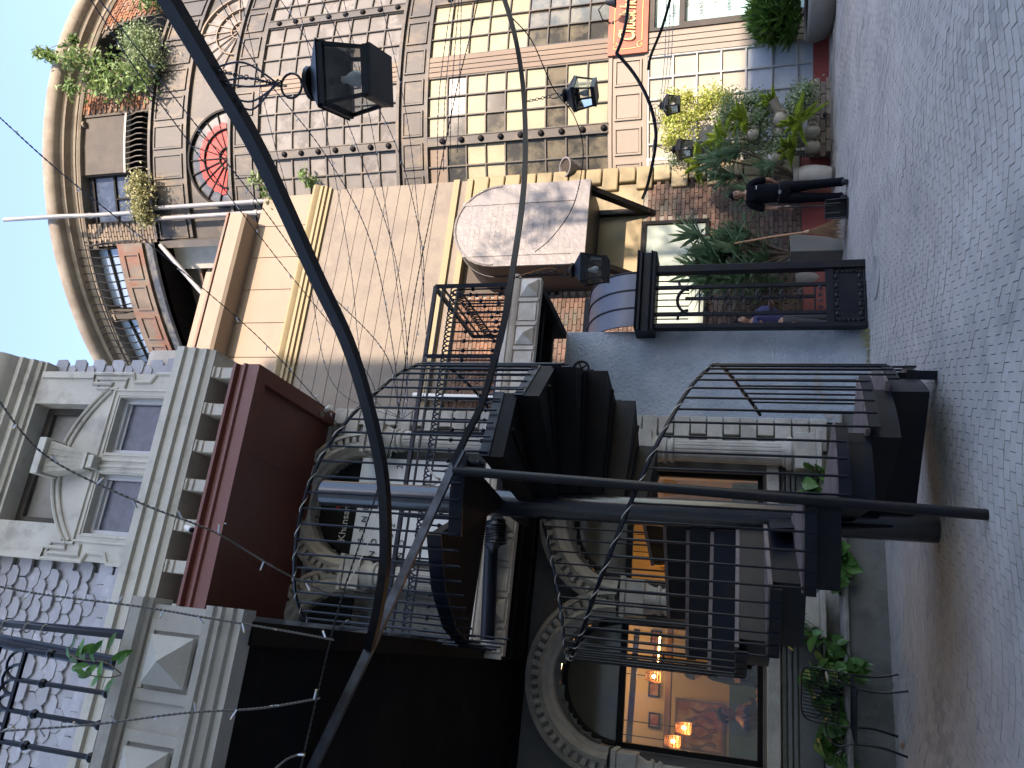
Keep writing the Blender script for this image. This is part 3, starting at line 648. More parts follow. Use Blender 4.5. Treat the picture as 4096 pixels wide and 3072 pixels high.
for s_ in (b0 + .2, b1 - .42): ob('cover_strip', fbox(s_, s_ + .07, dF - .015, dF, zb + .2, zsh + (.72 if s_ > cs else .6)), M['bay'], bay)
ob('base_strip', fbox(b0, b1, dF - .012, dF, zb, zb + .24), M['bay'], bay)
for r_ in (rr_ - .03,):
    ob('arch_moulding', MB().tube([FA(cs + r_ * math.cos(PI * i / 20), dF - .005, zsh + r_ * math.sin(PI * i / 20)) for i in range(21)], .02, 6), M['bay'], bay)
ob('metal_seam', MB().tube([FA(b0 - .01, dF + .4, zb), FA(b0 - .01, dF + .4, zsh)] + [FA(cs - (rr_ + .01) * math.cos(PI * i / 20), dF + .4, zsh + (rr_ + .01) * math.sin(PI * i / 20)) for i in range(11)], .012, 5), M['bay_side'], bay)
sp = []
r = 0; z = zb + .28
while z < zsh + .6:
    s_ = b0 + .3 + (.12 if r % 2 else 0)
    while s_ < b1 - .5:
        if random.random() < .8: sp.append((FA(s_ + .12, dF - .0005, z + .05), (.20, .006, .085), ANG))
        s_ += .235
    z += .1; r += 1
ub = unit_mesh(M['bay'], 'pressed_brick')
for c, sz, rz in sp: place('pressed_brick', ub, bay, c, rz, sz)
for s_ in (b0 + .12, b1 - .14):
    br = MB(); br.prism([FA(s_, dF + .12, zb), FA(s_, dF + .32, zb), FA(s_, 12.66, zb - .85), FA(s_, 12.66, zb - 1.05)], DS * .1); br.box(FA, s_, s_ + .1, 12.56, 12.66, zb - .95, zb)
    ob('bracket', br, M['steel_soft'], bay)
# ------------------------------------------------------------------ stucco wall, gate, awning
sw = thing('stucco_wall', FA(3.65, 9.8, 0), 'tall blue-grey stucco wall between the stone quoins and the black gate', 'wall')
ob('wall', MB().box(FA, 3.035, 4.28, 9.8, 10.05, 0, 3.88), M['stucco'], sw)
for sx_, sy_, a_, b_ in ((3270, 1530, .06, .16), (3290, 1590, .05, .09), (3315, 1665, .06, .06)):
    c_ = PD(sx_, sy_, 9.797); ob('peeled_patch', MB().prism([c_ + DS * b_ * math.cos(t_) * random.uniform(.6, 1.1) + Vector((0, 0, a_ * math.sin(t_) * random.uniform(.6, 1.1))) for t_ in [i * .52 for i in range(12)]], DD * -.004), M['curb'], sw)
gate = thing('iron_gate', FA(4.7, 9.6, 0), 'tall black iron gate with scroll panel and moulded lintel beside the stucco wall', 'gate')
def gb(n, *a): return ob(n, fbox(*a), M['steel'], gate, bev=.004)
gb('post', 4.225, 4.29, 9.56, 9.68, 0, 2.64); gb('post', 5.06, 5.165, 9.56, 9.68, 0, 2.64)
gb('rail', 4.29, 5.06, 9.58, 9.64, .385, .48); gb('kick_plate', 4.3, 5.05, 9.60, 9.62, .03, .385); gb('rail', 4.29, 5.06, 9.58, 9.64, .0, .03)
gb('stile', 4.42, 4.47, 9.59, 9.63, .48, 2.64); gb('stile', 4.82, 4.87, 9.59, 9.63, .48, 2.64)
gb('upright', 4.655, 4.70, 9.60, 9.63, .6, 2.25)
for z in (.6, 1.15, 2.05): gb('cross_bar', 4.47, 4.82, 9.60, 9.62, z, z + .022)
for i in range(8): gb('bar', 4.30 + .095 * i, 4.316 + .095 * i, 9.66, 9.675, 2.2, 2.64)
ob('arch_bar', MB().tube([FA(4.645 + .2 * math.cos(PI * i / 14), 9.6, 2.15 + .2 * math.sin(PI * i / 14)) for i in range(15)], .022, 6), M['steel'], gate)
for c_, r_ in ((4.36, .14), (4.94, .14)):
    ob('arch_bar', MB().tube([FA(c_ + (r_ * (1 if c_ < 4.6 else -1)) * math.cos(PI / 2 * i / 8), 9.6, 2.2 + r_ * math.sin(PI / 2 * i / 8)) for i in range(9)], .018, 6), M['steel'], gate)
def scroll(c, r, flip=1, up=1, turns=1.35):
    return [FA(c[0] + flip * math.cos(t) * r * (1 - t / (turns * 2.6 * PI)), 9.585, c[1] + up * math.sin(t) * r * (1 - t / (turns * 2.6 * PI))) for t in [i * turns * 2 * PI / 14 for i in range(15)]]
orn = MB()
for z in (.78, 1.0, 1.3, 1.52, 1.72, 1.92):
    for f in (-1, 1): orn.tube(scroll((4.677 + f * .045, z), .045, f, 1 if z < 1.4 else -1), .008, 4)
    orn.ball(FA(4.677, 9.58, z), .022, 6)
ob('scroll_ornament', orn, M['plastic'], gate)
bd_ = MB()
for i in range(11):
    for z in (.065, .345): bd_.tube(scroll((4.345 + i * .066, z), .026, 1 if i % 2 else -1), .007, 4)
for j in range(5):
    for s_ in (4.33, 5.02): bd_.tube(scroll((s_, .1 + j * .055), .026, 1, -1), .007, 4)
ob('scroll_border', bd_, M['plastic'], gate)
bt = MB()
for i in range(4): bt.tube(scroll((4.51 + i * .09, .54), .03, 1 if i % 2 else -1), .008, 4)
ob('scroll_row', bt, M['plastic'], gate)
ob('lintel', MB().prof(FA, [(9.9, 2.64), (9.52, 2.64), (9.5, 2.66), (9.5, 2.69), (9.46, 2.71), (9.54, 2.73), (9.54, 2.82), (9.48, 2.84), (9.48, 2.87), (9.44, 2.9), (9.9, 2.9)], 4.18, 5.36), M['steel'], gate)
aw = thing('hood_awning', FA(4.7, 9.9, 2.9), 'curved blue-black sheet metal hood above the iron gate', 'awning')
prof_ = [(9.62 + .86 * (1 - math.cos(PI / 2 * i / 12)), 2.9 + .8 * math.sin(PI / 2 * i / 12)) for i in range(13)]
for k in range(3):
    s0_ = 4.29 + k * .27
    ob('hood_sheet', MB().prof(FA, prof_ + [(d_ + .02, z_ - .02) for d_, z_ in reversed(prof_)], s0_, s0_ + .268), M['awn'], aw)
    ob('seam', MB().tube([FA(s0_ + .27, d_ - .004, z_ + .004) for d_, z_ in prof_], .013, 5), M['steel'], aw)
ob('end_cap', MB().prism([FA(5.1, d_, z_) for d_, z_ in prof_] + [FA(5.1, 10.48, 2.9)], DS * -.01), M['awn'], aw)
ob('flashing', fbox(4.28, 5.12, 10.44, 10.5, 3.68, 3.8), M['steel'], aw)
# ------------------------------------------------------------------ pyramid-panelled bridge
br_ = thing('bridge_balcony', FA(2.2, 8.9, 3.86), 'cream bridge balcony with pyramid panels crossing above the stucco wall behind the spiral stair', 'balcony')
BS0, BS1, BD = -.1, 4.27, 8.1
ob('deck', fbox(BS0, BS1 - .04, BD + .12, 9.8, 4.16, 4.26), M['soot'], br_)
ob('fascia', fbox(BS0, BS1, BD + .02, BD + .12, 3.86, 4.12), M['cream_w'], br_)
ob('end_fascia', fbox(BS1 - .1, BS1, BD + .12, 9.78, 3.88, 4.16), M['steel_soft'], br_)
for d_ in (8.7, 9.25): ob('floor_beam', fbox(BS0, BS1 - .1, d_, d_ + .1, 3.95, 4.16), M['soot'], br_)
ob('diagonal_brace', MB().bar(FA(2.2, 8.3, 4.0), FA(3.6, 9.8, 4.0), .08), M['steel_soft'], br_)
ob('coping', MB().prof(FA, [(BD + .15, 4.12), (BD - .0, 4.12), (BD - .03, 4.16), (BD - .03, 4.19), (BD - .05, 4.2), (BD - .05, 4.26), (BD + .15, 4.26)], BS0, BS1 + .04), M['cream_w'], br_)
pw = .238; s_ = BS1 - .03
pyr = MB(); h = .105; cw_ = pw * .5 - .012
def pyramid(mb_, s0_, s1_, z0_, z1_, d0, dp_):
    c_ = FA((s0_ + s1_) / 2, d0 - dp_, (z0_ + z1_) / 2); q_ = [FA(s0_, d0, z0_), FA(s1_, d0, z0_), FA(s1_, d0, z1_), FA(s0_, d0, z1_)]
    e_ = [p + (c_ - FA((s0_ + s1_) / 2, d0, (z0_ + z1_) / 2)) * .25 for p in q_]
    return mb_.add(q_ + e_ + [c_], [(0, 1, 5, 4), (1, 2, 6, 5), (2, 3, 7, 6), (3, 0, 4, 7), (4, 5, 8), (5, 6, 8), (6, 7, 8), (7, 4, 8)])
i = 0
while s_ > BS0 + .2:
    w_ = .225
    if i % 3 == 1 or i % 4 == 3: ob('flat_panel', fbox(s_ - w_, s_, BD - .0, BD + .02, 3.885, 4.1), M['cream_w'], br_)
    else: ob('pyramid_panel', pyramid(MB(), s_ - w_, s_, 3.885, 4.1, BD + .02, .11), M['cream_w'], br_)
    s_ -= w_ + .022
    ob('stile', fbox(s_ - .045, s_ - .0, BD - .008, BD + .02, 3.87, 4.115), M['cream_w'], br_)
    s_ -= .067; i += 1
# railings of the bridge
def railing(tag_, P, s0, s1, z0, z1, mt, label, cat='railing', pitch=.125, post=(), arch=True, group=None, r=.011, dz=0):
    """P(s,z)->world"""
    t = thing('iron_railing', P((s0 + s1) / 2, z0), label, cat, group)
    ob('top_rail', MB().bar(P(s0, z1), P(s1, z1), .045), mt, t)
    ob('second_rail', MB().bar(P(s0, z1 - .1), P(s1, z1 - .1), .022), mt, t)
    ob('arch_rail', MB().bar(P(s0, z1 - .3), P(s1, z1 - .3), .02), mt, t)
    ob('bottom_rail', MB().bar(P(s0, z0 + .03), P(s1, z0 + .03), .03), mt, t)
    n = int(abs(s1 - s0) / pitch); sg = (s1 - s0) / n
    for i in range(n + 1):
        s_ = s0 + sg * i
        b = MB().bar(P(s_, z0), P(s_, z1 - .3 if arch else z1), .02)
        for zz in (z0 + .12, z1 - .48): b.ball(P(s_, zz), .028, 8)
        ob('baluster', b, mt, t)
        if i < n and arch:
            for c_, w2 in ((s_ + sg / 2, sg * .5), (s_ + sg, sg * .5)):
                if c_ > max(s0, s1) or c_ < min(s0, s1): continue
                ob('arch_loop', MB().tube([P(c_ - w2 * math.cos(PI * k / 8), z1 - .29 + abs(w2) * 1.25 * math.sin(PI * k / 8)) for k in range(9)], .0095, 4), mt, t)
    for s_ in post: ob('post', MB().bar(P(s_, z0), P(s_, z1), .05), mt, t)
    return t
railing('f', lambda s_, z: FA(s_, 8.14, z), 4.2, -.05, 4.26, 5.24, M['steel'], 'black iron railing with arched top loops along the front of the bridge balcony', post=(4.2, 3.25, 2.28, 1.3))
railing('e', lambda s_, z: FA(4.18, s_, z), 8.2, 9.7, 4.26, 5.24, M['steel'], 'black iron railing across the right end of the bridge balcony', pitch=.16, post=(9.7,))
t = thing('exhaust_fan', FA(3.72, 9.74, 3.64), 'round black exhaust fan on the stucco wall under the bridge balcony', 'fan')
ob('housing', MB().ring(FA(3.70, 9.72, 3.62), .105, .018, -DD, 20), M['steel'], t)
for k in range(5):
    th = 2 * PI * k / 5 + .3
    ob('blade', MB().bar(FA(3.70, 9.72, 3.62), FA(3.70 + .1 * math.cos(th), 9.72, 3.62 + .1 * math.sin(th)), .02), M['steel'], t)
# ------------------------------------------------------------------ arcaded building on the left
lb = thing('arcade_building', FA(1.0, 9.8, 0), 'dark arcaded restaurant building with ring-moulded arches, columns and overhanging upper storey', 'building')
LS0, LS1 = -4.2, 3.03
ACS = (1.63, -.25, -2.13)
def arch_wall(z0, z1, zsill, zs, mt, d=9.8, nm='arch_wall'):
    st = .06; mb = MB(); na = int((LS1 - LS0) / st); nz = int((z1 - z0) / st)
    for i in range(na):
        s_ = LS0 + i * st
        run = None
        for j in range(nz + 1):
            z = z0 + j * st; c = s_ + st / 2
            hole_ = j < nz and any(abs(c - ac) < .70 and zsill < z + st / 2 and (z + st / 2 < zs or math.hypot(c - ac, z + st / 2 - zs) < .70) for ac in ACS)
            if j < nz and not hole_:
                if run is None: run = z
            elif run is not None:
                mb.add([FA(s_, d, run), FA(s_ + st, d, run), FA(s_ + st, d, z), FA(s_, d, z)], [(0, 1, 2, 3)]); run = None
    ob(nm, mb, mt, lb, fix=False, weld=False)
    for ac in ACS:
        rv = MB()
        pts = [(ac - .72, zsill), (ac - .72, zs)] + [(ac - .72 * math.cos(PI * i / 20), zs + .72 * math.sin(PI * i / 20)) for i in range(1, 20)] + [(ac + .72, zs), (ac + .72, zsill), (ac - .72, zsill)]
        for (a, z), (b, y) in zip(pts, pts[1:]): rv.add([FA(a, d - .02, z), FA(b, d - .02, y), FA(b, d + .22, y), FA(a, d + .22, z)], [(0, 1, 2, 3)])
        ob('arch_reveal', rv, mt, lb, fix=False, weld=True)
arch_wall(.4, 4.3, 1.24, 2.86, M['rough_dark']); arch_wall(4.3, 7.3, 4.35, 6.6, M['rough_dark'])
def ring_arch(ac, zc, mt):
    def prof(path, th0=0., th1=PI, n=30):
        m = len(path); vs = []; fs = []
        for i in range(n + 1):
            th = th0 + (th1 - th0) * i / n
            vs += [FA(ac + math.cos(th) * r, d, zc + math.sin(th) * r) for r, d in path]
        for i in range(n):
            for k in range(m - 1): fs.append((i * m + k, i * m + k + 1, i * m + m + k + 1, i * m + m + k))
        return MB().add(vs, fs)
    r_ = ob('arch_ring', prof([(1.04, 9.8), (1.04, 9.58), (.985, 9.56), (.965, 9.63), (.89, 9.63), (.885, 9.58), (.83, 9.56), (.79, 9.6), (.775, 9.66), (.72, 9.68), (.715, 9.82)]), mt, lb)
    me = None
    for i in range(27):
        th = PI * (i + .5) / 27
        q = [FA(ac + math.cos(th + e) * r, d, zc + math.sin(th + e) * r) for d in (9.57, 9.63) for r, e in ((.885, -.033), (.97, -.033), (.97, .033), (.885, .033))]
        ob('dentil', MB().hexa(q), mt, r_, fix=True)
for ac in ACS[:2]: ring_arch(ac, 2.93, M['rough']); ring_arch(ac, 6.62, M['rough'])
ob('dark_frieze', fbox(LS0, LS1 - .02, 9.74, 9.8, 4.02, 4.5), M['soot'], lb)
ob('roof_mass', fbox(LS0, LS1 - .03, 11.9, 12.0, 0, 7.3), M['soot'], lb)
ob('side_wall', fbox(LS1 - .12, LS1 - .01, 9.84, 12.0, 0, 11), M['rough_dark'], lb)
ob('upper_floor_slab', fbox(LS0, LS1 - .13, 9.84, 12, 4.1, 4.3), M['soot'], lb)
def quoins(z0, z1):
    z = z0; i = 0
    while z < z1 - .05:
        s0_ = 2.80 if i % 2 else 2.62
        ob('quoin', fbox(s0_, 3.034, 9.66, 9.8, z + .007, z + .197), M['rough'], lb, bev=.012)
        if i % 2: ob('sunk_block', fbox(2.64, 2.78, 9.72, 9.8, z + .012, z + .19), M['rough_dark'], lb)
        z += .204; i += 1
quoins(.50, 4.0); quoins(4.36, 7.2)
def flute(c, r, z0, z1, nf=16, steps=1):
    m = nf * 4; vs = []; fs = []
    for j, z in enumerate([z0, z0 + .04, z1 - .04, z1]):
        for k in range(m):
            dep = (.012 if k % 4 in (2,) else 0.) if 0 < j < 3 or True else 0
            rr = r * (1.0 if j < 2 else .93) - (dep if j in (1, 2) else 0)
            th = 2 * PI * k / m; vs.append(Vector((c.x + math.cos(th) * rr, c.y + math.sin(th) * rr, z)))
    for j in range(3):
        for k in range(m): fs.append((j * m + k, j * m + (k + 1) % m, j * m + m + (k + 1) % m, j * m + m + k))
    return MB().add(vs, fs)
def column(s_, z0, zb, zt, zc):
    c = FA(s_, 9.56, 0)
    col = ob('column', flute(c, .145, zb, zt), M['rough'], lb, sharp=25)
    ob('base', MB().lathe(c, [(.0, zb - .12), (.19, zb - .12), (.21, zb - .08), (.2, zb - .04), (.165, zb - .03), (.165, zb), (.14, zb + .01)], 24), M['rough'], col)
    ob('pedestal', fbox(s_ - .22, s_ + .22, 9.36, 9.74, z0 + .06, zb - .12).box(FA, s_ - .25, s_ + .25, 9.32, 9.78, z0, z0 + .06), M['rough'], col, bev=.01)
    ob('capital', MB().lathe(c, [(.13, zt - .02), (.16, zt), (.165, zt + .025), (.14, zt + .04), (.14, zt + .07), (.17, zt + .085), (.175, zt + .11), (.15, zt + .125), (.15, zt + .16), (.2, zt + .26), (.0, zt + .26)], 24), M['rough'], col)
    ob('abacus', fbox(s_ - .21, s_ + .21, 9.36, 9.76, zt + .26, zc - .06).box(FA, s_ - .235, s_ + .235, 9.33, 9.78, zc - .06, zc), M['rough'], col, bev=.008)
for s_ in (.70, 2.55, -1.18):
    column(s_, .60, 1.02, 2.32, 2.86); column(s_, 4.36, 4.84, 6.0, 6.55)
# window joinery
def shopfront(ac, zs, zsill, up, paneup):
    f = fbox(ac - .72, ac + .72, 9.9, 9.97, zs - .05, zs + .03)
    if not up: f.box(FA, ac - .72, ac + .72, 9.9, 9.97, zsill, zsill + .06)
    f.box(FA, ac - .72, ac - .66, 9.9, 9.97, zsill, zs).box(FA, ac + .66, ac + .72, 9.9, 9.97, zsill, zs)
    f.tube([FA(ac - .69 * math.cos(PI * i / 20), 9.93, zs + .69 * math.sin(PI * i / 20)) for i in range(21)], .035, 4)
    fo = ob('arched_window', f, M['steel_soft'], lb)
    g = MB().add([FA(ac, 9.93, zs)] + [FA(ac - .68 * math.cos(PI * i / 20), 9.93, zs + .68 * math.sin(PI * i / 20)) for i in range(21)], [(0, i + 1, i + 2) for i in range(20)])
    ob('fanlight', g, paneup, fo, fix=False)
    g = MB().add([FA(ac - .66, 9.93, zsill), FA(ac + .66, 9.93, zsill), FA(ac + .66, 9.93, zs), FA(ac - .66, 9.93, zs)], [(0, 1, 2, 3)])
    ob('pane', g, M['pane_d'] if up else M['glass'], fo, fix=False)
M['fan_glass'] = mat('bronze_fanlight_glass', (.085, .075, .055), .08, var=.2, scale=1.5, bump=0, spec=1.0)
for ac in ACS: shopfront(ac, 2.86, 1.24, False, M['fan_glass']); shopfront(ac, 6.6, 4.35, True, M['ink'])
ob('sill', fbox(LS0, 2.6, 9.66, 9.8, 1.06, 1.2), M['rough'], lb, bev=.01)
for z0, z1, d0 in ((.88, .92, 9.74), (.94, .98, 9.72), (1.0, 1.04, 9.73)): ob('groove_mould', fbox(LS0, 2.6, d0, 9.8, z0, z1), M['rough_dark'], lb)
# ground floor interior seen through the glass
rm = MB(); R0, R1, RD0, RD1 = -3.6, 2.7, 10.0, 11.85
ob('room_back_wall', fbox(R0, R1, RD1 - .02, RD1, .5, 4.0), M['warmwall'], lb)
ob('room_floor', fbox(R0, R1, RD0 - .1, RD1, .45, .5), M['inwood'], lb)
ob('room_ceiling', fbox(R0, R1, RD0, RD1, 3.85, 3.9), M['inwood'], lb)
for s_ in (R0, R1): ob('room_side_wall', fbox(s_ - .02, s_ + .02, RD0, RD1, .5, 3.9), M['warmwall'], lb)
ob('teal_dado', fbox(R0 + .05, R1 - .05, RD1 - .06, RD1 - .03, .5, 1.62), M['teal'], lb)
ob('timber_beam', MB().bar(FA(-1.1, 10.6, 2.82), FA(.4, 10.6, 2.78), .07), M['inwood'], lb)
ob('bar_shelf', fbox(-1.05, .6, 11.3, 11.6, 2.38, 2.45), M['inwood'], lb)
t = thing('wall_painting', FA(-.55, 11.75, 1.6), 'large red and cream framed painting hanging inside the arched restaurant window', 'painting')
ob('canvas', fbox(-1.03, -.45, 11.74, 11.77, 1.72, 2.30), M['art_red'], t)
ob('frame', fbox(-1.06, -.42, 11.73, 11.78, 2.30, 2.335).box(FA, -1.06, -.42, 11.73, 11.78, 1.685, 1.72).box(FA, -1.06, -1.03, 11.73, 11.78, 1.72, 2.30).box(FA, -.45, -.42, 11.73, 11.78, 1.72, 2.30), M['inwood'], t)
fg = MB()
for k in range(5):
    fg.tube([FA(-.98 + .11 * k + .03 * math.sin(i * .8 + k * 1.7), 11.732, 1.78 + .05 * (k % 2) + .045 * i) for i in range(9)], [.026, .03, .028, .016, .012, .02, .024, .02, .01], 5)
ob('painted_figures', fg, M['inwood'], t)
def pendant(sx, sy, d, lab, r=.075, h=.2):
    p = PD(sx, sy, d); t = thing('wicker_pendant', p, lab, 'lamp', 'wicker pendants in the restaurant')
    wk = MB()
    for i in range(18):
        th = 2 * PI * i / 18; c_, s1 = math.cos(th), math.sin(th)
        wk.tube([p + Vector((c_ * r * .7, s1 * r * .7, h * .5)), p + Vector((c_ * r, s1 * r, 0)), p + Vector((c_ * r * .95, s1 * r * .95, -h * .4))], .0045, 4)
    for zz, rr in ((h * .5, r * .7), (h * .25, r * .88), (0, r), (-.2 * h, r), (-.4 * h, r * .95)): wk.ring(p + Vector((0, 0, zz)), rr, .005, None, 20, 4)
    ob('wicker_shade', wk, M['cane'], t)
    ob('cord', MB().tube([p + Vector((0, 0, h * .5)), Vector((p.x, p.y, 3.86))], .006, 5), M['ink'], t)
    ob('glowing_bulb', MB().ball(p, .028, 10), M['lamp'], t)
    l = bpy.data.lights.new('pendant_light', 'POINT'); l.energy = 1.5; l.color = (1., .62, .28); l.shadow_soft_size = .04
    lo = bpy.data.objects.new('pendant_light', l); COL.objects.link(lo); lo.parent = t; lo.location = (0, 0, -.05)
pendant(2615, 2706, 11.0, 'wicker pendant highest in the large arched window, by the dark shelf')
pendant(2736, 2912, 10.7, 'wicker pendant in front of the painting in the arched window')
pendant(2692, 2965, 10.5, 'wicker pendant leftmost in the arched window, glowing orange')
pendant(2647, 2143, 11.0, 'wicker pendant behind the spiral stair, right of the fluted column', .09)
pendant(2661, 2214, 11.2, 'wicker pendant behind the spiral stair, nearest the fluted column', .09)
ar = bpy.data.lights.new('room_light', 'POINT'); ar.energy = 8; ar.color = (1., .7, .38); ar.shadow_soft_size = .3
t = thing('ceiling_light', FA(-.2, 10.9, 3.5), 'warm glowing round ceiling light inside the restaurant', 'lamp')
ob('lamp_disc', MB().lathe(FA(-.2, 10.9, 3.78), [(0, 0), (.12, 0), (.12, .05), (0, .06)], 16), M['lamp_dim'], t)
aro = bpy.data.objects.new('room_light', ar); COL.objects.link(aro); aro.parent = t
for i_, (s_, z_) in enumerate(((-.75, 2.62), (-.35, 2.64), (.05, 2.60), (.35, 2.64))):
    t = thing('framed_photo', FA(s_, 11.8, z_), 'small dark framed photo on the restaurant wall, ' + ('leftmost of four', 'second from left', 'third from left', 'rightmost of four')[i_], 'picture', 'framed photos above the painting')
    ob('frame', fbox(s_ - .1, s_ + .1, 11.79, 11.82, z_ - .08, z_ + .08), M['ink'], t); ob('print', fbox(s_ - .075, s_ + .075, 11.782, 11.79, z_ - .055, z_ + .055), M['art_red'], t)
t = thing('strip_light', FA(.1, 11.2, 3.0), 'thin warm strip light glowing inside the arched restaurant window', 'lamp')
ob('tube', MB().tube([PD(2640, 2545, 11.2), PD(2632, 2650, 11.2)], .012, 6), M['lamp'], t); ob('housing', MB().bar(PD(2625, 2540, 11.22), PD(2617, 2655, 11.22), .03), M['inwood'], t)
t = thing('orange_painting', FA(1.95, 11.7, 1.5), 'glowing orange and brown picture seen through the right arched window behind the stair', 'painting')
ob('canvas', fbox(1.35, 2.3, 11.7, 11.75, 1.5, 2.6), mat('amber_art', (.55, .25, .03), .5, var=.3, scale=4, bump=0, c2=(.12, .04, .02), c2amt=.95, c2scale=2.5), t)
# plinth, ledge, planter
pl = thing('planter_ledge', FA(0, 9.2, 0), 'low dark rendered plinth with pale rounded coping and planting trough under the arches', 'planter')
ob('plinth', fbox(LS0, 2.95, 9.2, 9.36, 0, .385), M['plinth'], pl)
ob('plinth_end', fbox(2.84, 2.95, 9.36, 9.8, 0, .385), M['plinth'], pl)
ob('coping', MB().prof(FA, [(9.37, .385), (9.17, .385), (9.145, .40), (9.14, .425), (9.155, .45), (9.2, .462), (9.37, .462)], LS0, 2.96), M['curb'], pl)
ob('soil_bed', fbox(LS0, 2.84, 9.36, 9.8, .1, .36), M['soil'], pl)
ob('wall_skirting', fbox(LS0, 2.6, 9.70, 9.8, .36, .6), M['rough'], pl)
ob('wall_panel', fbox(LS0, 2.55, 9.76, 9.81, .62, .86), M['rough_dark'], pl)
# canopy and upper storey
us = thing('upper_storey', FA(1.5, 8.0, 7.29), 'overhanging cream upper storey with twin blue windows, keystone arch, fish-scale tiles and heavy cornice', 'building')
ob('canopy_fascia', MB().prof(FA, [(7.98, 7.29), (7.78, 7.29), (7.78, 7.45), (7.75, 7.47), (7.75, 7.5), (7.80, 7.52), (7.80, 7.58), (7.74, 7.6), (7.74, 7.64), (7.98, 7.64)], LS0, 3.0), M['oxide'], us)
ob('canopy_side', fbox(2.8, 3.0, 7.98, 9.8, 7.29, 7.64), M['oxide'], us)
ob('canopy_soffit', fbox(LS0, 2.8, 7.98, 9.8, 7.36, 7.6), M['oxide'], us)
ob('frieze', fbox(LS0, 3.0, 8.6, 9.8, 7.62, 8.1), M['cream'], us)
cpf = [(8.7, 8.04), (7.86, 8.04), (7.84, 8.12), (7.80, 8.14), (7.80, 8.26), (7.76, 8.28), (7.76, 8.40), (7.72, 8.42), (7.72, 8.53), (8.7, 8.57)]
ob('lower_cornice', MB().prof(FA, cpf, LS0, 3.22), M['cream'], us)
for i in range(12):
    s_ = 2.93 - .49 * i
    b = MB().prof(FA, [(8.6, 7.70), (8.14, 7.70), (8.08, 7.74), (7.92, 7.74), (7.92, 7.93), (7.90, 7.94), (7.90, 8.0), (7.87, 8.01), (7.87, 8.04), (8.6, 8.04)], s_ - .075, s_ + .075)
    ob('bracket', b, M['cream'], us, bev=.008)
DW = 8.0; SM = 1.685
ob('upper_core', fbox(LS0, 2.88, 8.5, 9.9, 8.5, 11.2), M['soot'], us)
ob('upper_roof_mass', fbox(LS0, 2.9, 9.8, 12.5, 7.3, 11.2), M['cream'], us)
arcz = lambda s_: 10.2 - .41 * ((s_ - SM) / .95) ** 2
wl = MB()
for a0, a1 in ((.45, .79), (1.56, 1.84), (2.60, 2.935)): wl.box(FA, a0, a1, DW, 8.3, 8.54, 9.48)
wl.box(FA, .45, 2.935, DW, 8.3, 9.48, 9.62)
wl.box(FA, .45, .88, DW, 8.3, 9.62, 10.89).box(FA, 2.49, 2.935, DW, 8.3, 9.62, 10.89).box(FA, .45, 2.935, DW, 8.3, 10.89, 11.05)
pts = [(.88, 9.62)] + [(.88 + (2.49 - .88) * i / 20, arcz(.88 + (2.49 - .88) * i / 20)) for i in range(21)] + [(2.49, 9.62)]
wl.prism([FA(a, DW, z) for a, z in pts], DD * .3)
ob('dormer_wall', wl, M['cream'], us)
def sill_win(a0, a1):
    f = fbox(a0, a1, 8.1, 8.2, 9.42, 9.48).box(FA, a0, a0 + .06, 8.1, 8.2, 8.54, 9.42).box(FA, a1 - .06, a1, 8.1, 8.2, 8.54, 9.42)
    f.box(FA, a0 + .06, a1 - .06, 8.14, 8.2, 9.38, 9.42)
    fo = ob('window', f, M['alu'], us); ob('pane', fbox(a0 + .06, a1 - .06, 8.16, 8.19, 8.54, 9.38), M['pane_blue'], fo)
    m = MB()
    for off, r_ in ((.03, .014), (.10, .024)): m.tube([FA(a0 - off, DW, 8.54), FA(a0 - off, DW, 9.48 + off), FA(a1 + off, DW, 9.48 + off), FA(a1 + off, DW, 8.54)], r_, 6)
    ob('casing', m, M['cream'], fo)
sill_win(.79, 1.56); sill_win(1.84, 2.60)
f = fbox(.88, 2.49, 8.24, 8.3, 10.78, 10.89).box(FA, 2.40, 2.49, 8.24, 8.3, 9.7, 10.78).box(FA, .88, .97, 8.24, 8.3, 9.7, 10.78)
fo = ob('upper_window', f, M['board'], us); ob('pane', fbox(.97, 2.40, 8.30, 8.36, 9.6, 10.78), mat('pale_reflecting_pane', (.20, .19, .17), .4, var=.15, scale=1.6, bump=0, c2=(.10, .095, .09), c2amt=.7, spec=.3), fo)
mo = MB()
for off in (0, -.1):
    for sg in (1, -1):
        mo.tube([FA(SM + sg * x, DW - .01, arcz(SM + sg * x) + off) for x in [.2 + .8 * i / 14 for i in range(15)]], .024, 6)
ear = [(.97, 9.72), (1.10, 9.66), (1.10, 10.0), (1.245, 10.0), (1.245, 9.36), (1.13, 9.31), (1.13, 9.05), (1.245, 8.98), (1.25, 8.56)]
ear2 = [(1.0, 9.60), (1.03, 9.56), (1.03, 9.9), (1.17, 9.93), (1.17, 9.43), (1.04, 9.45)]
for sg in (1, -1):
    for e_, r_ in ((ear, .026), (ear2, .022)): mo.tube([FA(SM + sg * x, DW - .006, z) for x, z in e_], r_, 6)
ob('raised_moulding', mo, M['cream'], us)
ob('edge_pilaster', fbox(2.86, 2.95, DW - .03, 8.3, 10.0, 10.9).box(FA, .42, .51, DW - .03, 8.3, 10.0, 10.9), M['cream'], us)
ks = MB().hexa([FA(1.58, 7.9, 9.64), FA(1.79, 7.9, 9.64), FA(1.79, 8.0, 9.64), FA(1.58, 8.0, 9.64), FA(1.48, 7.72, 10.12), FA(1.90, 7.72, 10.12), FA(1.90, 8.0, 10.12), FA(1.48, 8.0, 10.12)])
ko = ob('keystone', ks, M['cream'], us, bev=.01)
ob('keystone_cap', fbox(1.45, 1.93, 7.66, 8.0, 10.12, 10.24), M['cream'], ko, bev=.01)
